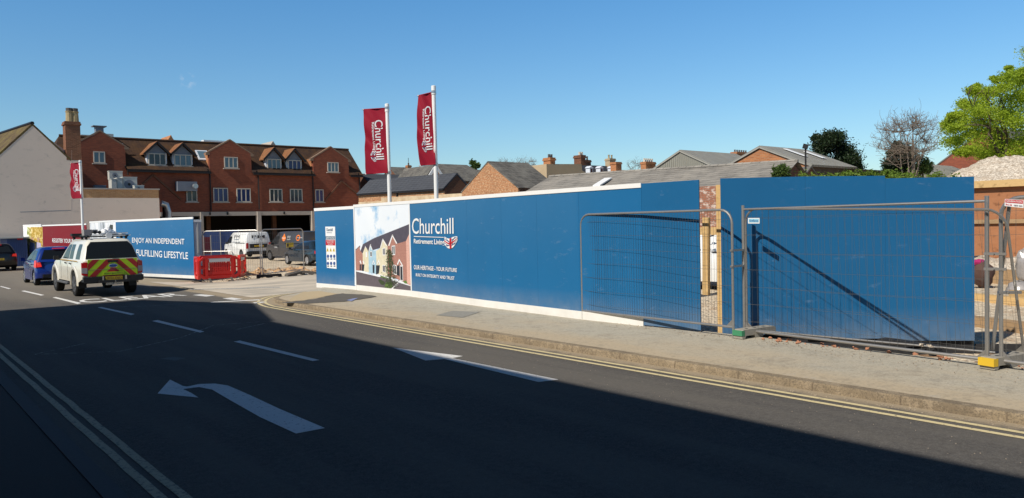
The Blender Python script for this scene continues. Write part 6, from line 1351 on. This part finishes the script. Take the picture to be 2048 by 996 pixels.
def numplate(v, y, z, txt, w=.52):
    p_ = rear_box(v, -w/2, w/2, z-.057, z+.057, y, .012, M['plate_y'], 'number_plate'); m = MB(True); text_on(m, txt, [(-w*.43, y-.009, z-.035), (w*.43, y-.009, z-.035), (w*.43, y-.009, z+.037), (-w*.43, y-.009, z+.037)], 0, .0, 3); part('lettering', m, M['print_black'], p_)

# ---- white pickup with chevrons
PW = paintmat('pickup_white', (.72, .70, .62), .3, .5, (.42, .33, .20), .95)
yr = -1.22
S = dict(w=1.86, wr=.40, wb=3.22, z0=.46, ar=.47, y0=yr, belt=1.10, ww=.26, rim='rim_dark', spokes=6, paint=PW, nose=.3, tail=.04, tumble=.25, mirror=2.35, mirrormat=M['trim'],
         top=[(4.08, .50), (4.13, .72), (4.10, .95), (3.95, 1.04), (3.2, 1.13), (2.55, 1.17), (1.0, 1.15), (-.6, 1.15), (yr+.02, 1.15), (yr, .9), (yr, .62)],
         gh=dict(zb=1.10, zt=1.80, wb=1.78, wt=1.34, yb=(yr+.03, 2.62), yt=(yr+.42, 1.55)),
         sidewin=[[(-.62, 1.19), (.02, 1.19), (.02, 1.62), (-.02, 1.67), (-.44, 1.67), (-.5, 1.62)], [(.42, 1.19), (1.02, 1.19), (1.02, 1.66), (.52, 1.66)], [(1.10, 1.19), (2.12, 1.19), (1.56, 1.62), (1.42, 1.66), (1.10, 1.66)]],
         handles=[(.62, 1.05), (1.35, 1.05)], seams=[(.35, .55, 1.12), (1.06, .52, 1.14), (2.15, .5, 1.1)])
pk = vehicle('pickup_truck', 'white pickup with canopy, roof beacons and red and yellow rear chevrons', 'pickup', S)
sw = S['sw']
# rear: big dark window, chevron tailgate
m = MB(True); rp = lambda u, z, off=.012: (u*(sw(z)-.03), yr+.03+.39*(z-1.10)/.70-off, z)
m.prism([rp(-.96, 1.215), rp(.96, 1.215), rp(.97, 1.6), rp(.86, 1.74), rp(-.86, 1.74), rp(-.97, 1.6)], (0, .02, 0)); rw = part('rear_window', m, M['car_glass'], pk)
m = MB(True); m.box((.0, yr+.06, 1.30), (.16, .03, .05)); part('window_catch', m, M['black'], rw)
M['chev_y'] = plain('chevron_yellow', (.42, .62, .01), .4, .4, var=.05); M['chev_r'] = plain('chevron_red', (.40, .02, .015), .4, .4, var=.05)
tx0, tx1, tz0, tz1 = -.755, .755, .66, 1.19
tg = rear_box(pk, tx0, tx1, tz0, tz1, yr-.004, .03, M['chev_y'], 'tailgate')
m = MB(True)
for side in (-1, 1):
    for k in range(5):
        base = -.02+k*.42
        pts = [(side*base, .66+.53), (side*(base+.2), .66+.53), (side*(base+.2+.53), .66), (side*(base+.53), .66)]
        pts = [(side*(base-.53*0), tz1), (side*(base+.21), tz1), (side*(base+.21+.55), tz0), (side*(base+.55), tz0)]
        c = clip_poly(pts, 0 if side > 0 else tx0, tx1 if side > 0 else 0, tz0, tz1)
        if len(c) > 2: m.poly([(x, yr-.021, z) for x, z in c])
    # triangle at the foot of the chevrons
    c = clip_poly([(0, .98), (side*.34, tz0), (0, tz0)], tx0, tx1, tz0, tz1); m.poly([(x, yr-.0212, z) for x, z in c])
part('chevron', m, M['chev_r'], tg)
m = MB(True); m.box((0, yr-.03, .74), (.62, .012, .1)); wp = part('warning_panel', m, M['chev_y'], tg)
m = MB(True); text_on(m, 'HIGHWAY MAINTENANCE', [(-.28, yr-.0375, .715), (.28, yr-.0375, .715), (.28, yr-.0375, .765), (-.28, yr-.0375, .765)], 0, .01, 2); part('lettering', m, M['print_black'], tg)
m = MB(True); m.lathe([(.001, -.03), (.135, -.028), (.14, 0)], (0, 0, 0), 'y', 24); m.v = [(x, y+yr-.02, z*.45+.98) for x, y, z in m.v]; part('emblem', m, M['chrome'], tg, True)
m = MB(True); m.lathe([(.001, -.035), (.118, -.033), (.12, 0)], (0, 0, 0), 'y', 24); m.v = [(x, y+yr-.022, z*.38+.98) for x, y, z in m.v]; part('emblem', m, M['print_blue'], tg, True)
rear_box(pk, -.16, .16, 1.09, 1.15, yr-.03, .04, M['black'], 'tailgate_handle'); rear_box(pk, tx0, tx1, .868, .876, yr-.021, .006, M['lamp_clear'], 'reflective_strip')
for s_ in (-1, 1):
    m = MB(True); m.prism([(s_*.77, yr-.015, .68), (s_*.925, yr+.01, .72), (s_*.925, yr+.01, 1.10), (s_*.77, yr-.015, 1.12)], (0, .12, 0)); m.v = [((x, y, z)) for x, y, z in m.v]; tl_ = part('tail_light', m, M['lamp_red'], pk)
    m = MB(True); m.prism([(s_*.775, yr-.022, .76), (s_*.930, yr+.003, .78), (s_*.930, yr+.003, .94), (s_*.775, yr-.022, .94)], (0, .11, 0)); part('indicator', m, M['lamp_clear'], tl_)
    m = MB(True); m.box((s_*.60, yr-.06, .56), (.56, .16, .17)); m.box((s_*.865, yr+.05, .58), (.1, .36, .16)); part('bumper_corner', m, M['trim'], pk, True)
    m = MB(True); m.box((s_*.35, yr-.17, .60), (.05, .02, .14), 0); part('bumper_bright', m, M['chrome'], pk)
    m = MB(True); m.box((s_*.95, 1.6, .40), (.14, 1.75, .05)); m.box((s_*.86, 1.0, .43), (.2, .06, .05)); m.box((s_*.86, 2.2, .43), (.2, .06, .05)); part('side_step', m, M['rim_dark'], pk)
    m = MB(True); m.box((s_*.78, -.48, .38), (.24, .02, .22)); part('mudflap', m, M['black'], pk)
    for cy in (0, 3.22):   # flared arches
        m = MB(True); vs = []; n = 12
        for i in range(n+1):
            a = math.pi*(1.02-1.04*i/n)
            for r_, o_ in ((.47, .93), (.49, .965), (.56, .962), (.60, .928)): vs.append((s_*o_, cy+r_*math.cos(a), .39+r_*math.sin(a)))
        m.add(vs, [(i*4+j, i*4+j+1, (i+1)*4+j+1, (i+1)*4+j) for i in range(n) for j in range(3)]); part('wheel_flare', m, PW, pk, True)
m = MB(True); m.box((0, yr-.13, .50), (.95, .2, .08)); m.box((0, yr-.02, .60), (1.3, .1, .12)); part('bumper', m, M['trim'], pk); numplate(pk, yr-.10, .59, 'MT21 OSO')
m = MB(True); m.tube([(0, yr-.05, .42), (0, yr-.28, .42), (0, yr-.3, .46)], .03, 8); m.lathe([(.001, -.03), (.03, 0), (.001, .03)], (0, yr-.3, .5), 'z', 8); m.box((0, yr-.1, .42), (.5, .06, .08)); part('tow_bar', m, M['chrome'], pk)
m = MB(True)
for s_ in (-1, 1): m.prism([(s_*.931, -.55, 1.125), (s_*.931, 2.2, 1.135), (s_*.931, 2.2, 1.16), (s_*.931, -.55, 1.15)], (s_*.003, 0, 0))
part('side_stripe', m, plain('stripe_gold', (.48, .30, .06), .5), pk)
# roof rack, beacons and carried kit
m = MB(True)
for y in (-.5, .1, 1.35): m.box((0, y, 1.90), (1.36, .07, .04)); m.box((-.62, y, 1.86), (.06, .1, .09)); m.box((.62, y, 1.86), (.06, .1, .09))
for x in (-.62, .62): m.box((x, -.2, 1.93), (.05, 1.1, .04))
part('roof_rack', m, M['black'], pk)
m = MB(True); m.box((-.42, 1.25, 1.97), (.62, .3, .09)); part('light_bar', m, M['black'], pk, True)
m = MB(True); m.box((-.56, -.35, 2.04), (.24, .34, .19)); m.box((-.32, -.3, 2.07), (.16, .25, .12)); kt = part('beacon_unit', m, M['lamp_clear'], pk)
m = MB(True)
for x in (-.36, -.22): m.lathe([(.055, -.02), (.055, .01)], (x, -.56, 2.04), 'y', 12)
part('work_lamp', m, M['black'], pk)
m = MB(True)
for i, (x, z, r_) in enumerate(((-.02, 2.06, .09), (.1, 2.1, .1), (.22, 2.05, .08), (.34, 2.02, .06))): m.lathe([(r_*.3, -.16), (r_, -.1), (r_, .1), (r_*.3, .16)], (x, -.3+.05*i, z), 'y', 10)
m.box((.25, -.4, 2.0), (.85, .25, .04)); part('folded_sign', m, M['print_white'], pk, True)
m = MB(True); m.lathe([(.05, -.02), (.1, -.02), (.1, .02), (.05, .02)], (.06, -.6, 1.93), 'y', 14); m.box((.3, -.56, 1.93), (.9, .05, .03)); part('strap_ring', m, M['print_white'], pk, True)
m = MB(True); m.box((.05, -.5, 1.955), (1.1, .12, .025)); part('rack_tray', m, M['black'], pk)
pk.location = (5.43, 25.75, 0); pk.scale = (.865, .92, .92)

# ---- blue hatchback
BP = paintmat('hatch_blue', (.006, .028, .19), .25, .8)
yr = -.62
S = dict(w=1.66, wr=.30, wb=2.45, z0=.20, ar=.345, y0=yr, belt=.90, paint=BP, nose=.35, tail=.16, ww=.18, mirror=1.75,
         top=[(3.1, .30), (3.14, .55), (3.0, .72), (2.75, .83), (2.0, .95), (1.2, .93), (.3, .97), (-.35, .98), (yr+.06, .95), (yr-.02, .62), (yr-.04, .42), (yr, .3)],
         gh=dict(zb=.92, zt=1.46, wb=1.60, wt=1.14, yb=(yr+.04, 2.1), yt=(yr+.35, 1.05)),
         sidewin=[[(-.18, 1.0), (.05, .97), (.62, .97), (.62, 1.36), (.12, 1.36), (-.1, 1.2)], [(.68, .97), (1.7, .97), (1.1, 1.34), (.68, 1.36)]], rearwin=(1.02, 1.38, .88), handles=[(.25, .82), (1.0, .8)], handlemat=BP, seams=[(.64, .3, .96)])
bc = vehicle('hatchback_car', 'bright blue small hatchback queuing ahead of the white pickup', 'car', S)
for s_ in (-1, 1):
    m = MB(True); m.prism([(s_*.62, yr+.03, .74), (s_*.80, yr+.13, .72), (s_*.78, yr+.14, .96), (s_*.66, yr+.05, .92)], (0, .1, 0)); m.prism([(s_*.80, yr+.1, .70), (s_*.835, yr+.35, .74), (s_*.80, yr+.38, .98), (s_*.77, yr+.12, .98)], (s_*.01, 0, 0)); part('tail_light', m, M['brake'], bc)
m = MB(True); m.box((0, yr+.28, 1.435), (.42, .06, .03)); part('brake_light', m, M['brake'], bc); m = MB(True); m.box((0, yr-.035, .38), (1.2, .06, .12)); part('lower_bumper', m, M['trim'], bc, True); numplate(bc, yr-.06, .66, 'LK14 VFM', .5)
m = MB(True); m.box((-.34, 1.0, 1.1), (.3, .1, .4)); m.box((.34, 1.0, 1.1), (.3, .1, .4)); part('seat', m, M['black'], bc)
bc.location = (5.32, 32.6, 0); bc.scale = (.93,)*3
# ---- dark car cut by the frame edge
DP = paintmat('car_black', (.004, .004, .005), .3, .2)
S = dict(w=1.76, wr=.31, wb=2.55, z0=.2, ar=.35, y0=-.72, belt=.92, paint=DP, nose=.3, tail=.16, ww=.19,
         top=[(3.25, .3), (3.3, .55), (3.1, .76), (2.1, .95), (.3, .98), (-.5, 1.0), (-.68, .95), (-.76, .62), (-.74, .36)],
         gh=dict(zb=.94, zt=1.46, wb=1.66, wt=1.2, yb=(-.66, 2.1), yt=(-.25, 1.05)), sidewin=[[(-.25, 1.02), (.6, .98), (.6, 1.36), (.0, 1.36)], [(.66, .98), (1.7, .98), (1.1, 1.34), (.66, 1.36)]], rearwin=(1.04, 1.38, .88))
dc = vehicle('hatchback_car', 'black hatchback at the front of the queue with brake lights lit', 'car', S)
for s_ in (-1, 1): m = MB(True); m.prism([(s_*.64, -.74, .80), (s_*.86, -.62, .78), (s_*.84, -.60, .94), (s_*.68, -.71, .92)], (0, .12, 0)); part('tail_light', m, M['brake'], dc)
m = MB(True); m.box((0, -.34, 1.43), (.4, .06, .03)); part('brake_light', m, M['brake'], dc); numplate(dc, -.79, .66, 'BD63 YZF')
# ---- vans
def van(label, paint, L=5.0, rimn='rim_dark'):
    yr = -.95
    S = dict(w=1.95, wr=.33, wb=3.1, z0=.28, ar=.39, y0=yr, belt=1.05, paint=paint, nose=.35, tail=.05, ww=.22, rim=rimn, mirror=2.55, mirrormat=M['trim'], tumble=.15,
             top=[(3.92, .36), (3.98, .62), (3.9, .85), (3.55, 1.05), (3.0, 1.16), (2.4, 1.14), (0, 1.12), (yr+.01, 1.12), (yr, .7), (yr, .5)],
             gh=dict(zb=1.08, zt=1.93, wb=1.92, wt=1.62, yb=(yr+.01, 3.12), yt=(yr+.12, 2.2)), sidewin=[[(1.98, 1.14), (2.98, 1.14), (2.45, 1.6), (2.25, 1.66), (1.98, 1.66)]], seams=[(1.9, .4, 1.1), (.75, .45, 1.1)], handles=[(2.05, 1.0)])
    v_ = vehicle('panel_van', label, 'van', S); v_['_'] = 1; del v_['_']
    sw = S['sw']; m = MB(True); m.box((0, yr-.03, .42), (1.85, .14, .22)); part('bumper', m, M['trim'], v_)
    for s_ in (-1, 1): m = MB(True); m.box((s_*.87, yr-.01, .95), (.15, .06, .42)); part('tail_light', m, M['lamp_red'], v_)
    for s_ in (-1, 1):
        m = MB(True); m.box((s_*(sw(1.5)+.002-.0), 1.9, 1.5), (.012, .015, .75)); m.box((s_*.985, .2, 1.16), (.01, 1.9, .03)); part('door_gap', m, M['under'], v_)
    return v_, sw, yr
VW = paintmat('van_white', (.75, .76, .75), .3, .5, (.5, .46, .38), .6); VG = paintmat('van_grey', (.050, .048, .048), .35, .5)
wv, sw, yr = van('white panel van with black lettering parked in the yard', VW)
def side_text(v_, sw, txt, y0, y1, z0, z1, mat, bold=.01, nm='lettering'):   # on the nearside (x negative); reads front to rear along +y reversed
    m = MB(True); text_on(m, txt, [(-(sw(z0)+.012), y1, z0), (-(sw(z0)+.012), y0, z0), (-(sw(z1)+.012), y0, z1), (-(sw(z1)+.012), y1, z1)], 0, bold, 2); return part(nm, m, mat, v_)
side_text(wv, sw, 'PM', .45, 1.5, 1.5, 1.74, M['print_black'], 0); side_text(wv, sw, 'PLUMBING', .45, 1.5, 1.38, 1.45, M['print_grey']); side_text(wv, sw, '01242 577', .2, 1.7, 1.18, 1.26, M['print_grey'])
rz0 = lambda x, z: (x, yr+.01+.11*max(0, z-1.08)/.85-.035, z)
m = MB(True); text_on(m, 'PM', [rz0(-.5, 1.5), rz0(.5, 1.5), rz0(.5, 1.72), rz0(-.5, 1.72)], 0, .012, 3); part('lettering', m, M['print_black'], wv)
m = MB(True); m.box((0, yr+.0, .93), (1.3, .06, .3)); part('plate_recess', m, M['trim'], wv); numplate(wv, yr-.04, .92, 'KS62 HNG', .7)
m = MB(True); m.box((0, yr-.005, 1.17), (1.7, .02, .015)); m.box((0, yr-.0, .55), (1.7, .03, .02)); part('tailgate_gap', m, M['under'], wv)
gv, sw2, yr2 = van('dark grey panel van with an orange flame emblem', VG)
OR = plain('signwriting_orange', (.8, .20, .03), .5)
def side_poly(v_, sw, pts, mat, nm, off=.012): m = MB(True); m.poly([(-(sw(z)+off), y, z) for y, z in pts]); return part(nm, m, mat, v_)
side_poly(gv, sw2, [(1.35+.22*math.cos(a), 1.5+.19*math.sin(a)+(.12 if abs(a-R(90)) < .3 else 0)) for a in [R(k) for k in range(0, 360, 20)]], OR, 'emblem')
side_text(gv, sw2, 'Heating', 1.1, 1.6, 1.48, 1.56, M['print_white'], .02); side_text(gv, sw2, '& Gas', 1.2, 1.5, 1.36, 1.42, M['print_white'], .02)
for i, tx in enumerate(('Installation', 'Servicing', 'Repairs')): side_text(gv, sw2, tx, .55, .95, 1.62-i*.11, 1.67-i*.11, M['print_white'], .02)
m = MB(True); 
for k in range(24):
    a0, a1 = R(15*k), R(15*k+15); c = (-.35, 1.53)
    m.poly([(-(sw2(c[1]+r_*math.sin(a))+.012), c[0]+r_*math.cos(a)*1.2, c[1]+r_*math.sin(a)) for r_, a in ((.13, a0), (.2, a0), (.2, a1), (.13, a1))])
part('emblem', m, OR, gv); side_text(gv, sw2, 'Plumbing & Heating', -.9, -.25, 1.5, 1.56, M['print_white'], .02); side_text(gv, sw2, '01242', 2.1, 2.5, .88, .94, M['print_white'], .03)
def place(v_, rear, front, hw_, z=-.12, sc_=.92):
    """stand a vehicle so its nearside wheels touch the ground below two picked points"""
    a = atD(*rear); b_ = atD(*front); d = Vector((b_.x-a.x, b_.y-a.y, 0)).normalized(); rt_ = Vector((d.y, -d.x, 0))
    p_ = Vector((a.x, a.y, 0))+rt_*hw_*sc_; v_.location = (p_.x, p_.y, z); v_.rotation_euler = (0, 0, math.atan2(-d.x, d.y)); v_.scale = (sc_,)*3
place(wv, (486, 516, 52.5), (449, 512, 55.2), .85); place(gv, (593, 521, 46.7), (533, 520, 49.0), .85)
# ---- dark saloon
SP = paintmat('saloon_green', (.016, .03, .042), .22, .9)
S = dict(w=1.78, wr=.31, wb=2.7, z0=.22, ar=.355, y0=-1.05, belt=.88, paint=SP, nose=.35, tail=.2, ww=.2, rim='rim', spokes=5,
         top=[(3.45, .32), (3.5, .52), (3.35, .68), (2.6, .84), (2.0, .92), (0, .95), (-.8, .97), (-1.02, .92), (-1.1, .66), (-1.08, .4)],
         gh=dict(zb=.90, zt=1.40, wb=1.68, wt=1.2, yb=(-.75, 2.25), yt=(-.1, 1.15)), sidewin=[[(-.25, .96), (.55, .94), (.55, 1.3), (.1, 1.3)], [(.62, .94), (1.85, .94), (1.2, 1.28), (.62, 1.31)]], rearwin=(.98, 1.33, .86), handles=[(.2, .84), (1.1, .82)], handlemat=SP, seams=[(.58, .3, .92)])
sv = vehicle('estate_car', 'dark teal car parked in the yard beside the blue notice panel', 'car', S)
for s_ in (-1, 1): m = MB(True); m.box((s_*.75, -1.05, .78), (.24, .14, .16)); part('tail_light', m, M['lamp_red'], sv)
place(sv, (617, 530, 40.6), (573, 527, 42.7), .78)
dc.location = (5.05, 47.6, 0); dc.scale = (.95,)*3
# yellow notice on the entrance fence
plate('small yellow warning notice wired to the entrance fence', 'sign', [onP(573, 495, (11.46, 28.54), (13.95, 30.3)), onP(587, 494, (11.46, 28.54), (13.95, 30.3)), onP(587, 485, (11.46, 28.54), (13.95, 30.3)), onP(573, 486, (11.46, 28.54), (13.95, 30.3))], M['print_yellow'], [('CAUTION', .35, .55, .95, .8, M['print_black'])], [(.05, .15, .3, .85, M['print_black'])])
# white van glimpsed through the hoarding gap
g2 = dup(wv, (0, 0, 0), 0, 'white van glimpsed through the narrow gap between the hoardings')
P = onX(1410, 520, 17.5); g2.location = (18.5, P.y-1.2, -.1); g2.rotation_euler = (0, 0, R(3))

# ---- groups: things of one kind share one phrase
GR = {'mesh_fence': 'wire mesh fence panels', 'pipe_clamp': 'steel clamps joining fence posts', 'ballast_block': 'fence feet and ballast blocks', 'fence_sign': 'small plates wired to the fences', 'flagpole': 'flagpoles with burgundy banners',
      'advert_board': 'advert boards left of the site entrance', 'site_hoarding': 'blue site hoardings', 'hatchback_car': 'vehicles queuing in the road', 'panel_van': 'vans parked in the yard', 'air_conditioner': 'air conditioners on the low wing roof',
      'timber_beam': 'timber beams on the gravel', 'wrapped_bundle': 'bundles on the gravel', 'bare_tree': 'leafless trees', 'chimney_stack': 'brick chimney stacks', 'loose_stone': 'loose stones at the fence foot', 'site_cabin': 'site cabins', 'outbuilding': 'slate roofed outbuildings', 'tree': 'leafy trees', 'shrub': 'shrubs', 'terrace_house': 'houses along the near pavement', 'roof_plant': 'roof plant boxes'}
for o in list(sc.objects):
    if o.parent is None and 'group' not in o:
        k = o.name.split('.')[0]
        if k in GR and 'label' in o: o['group'] = GR[k]
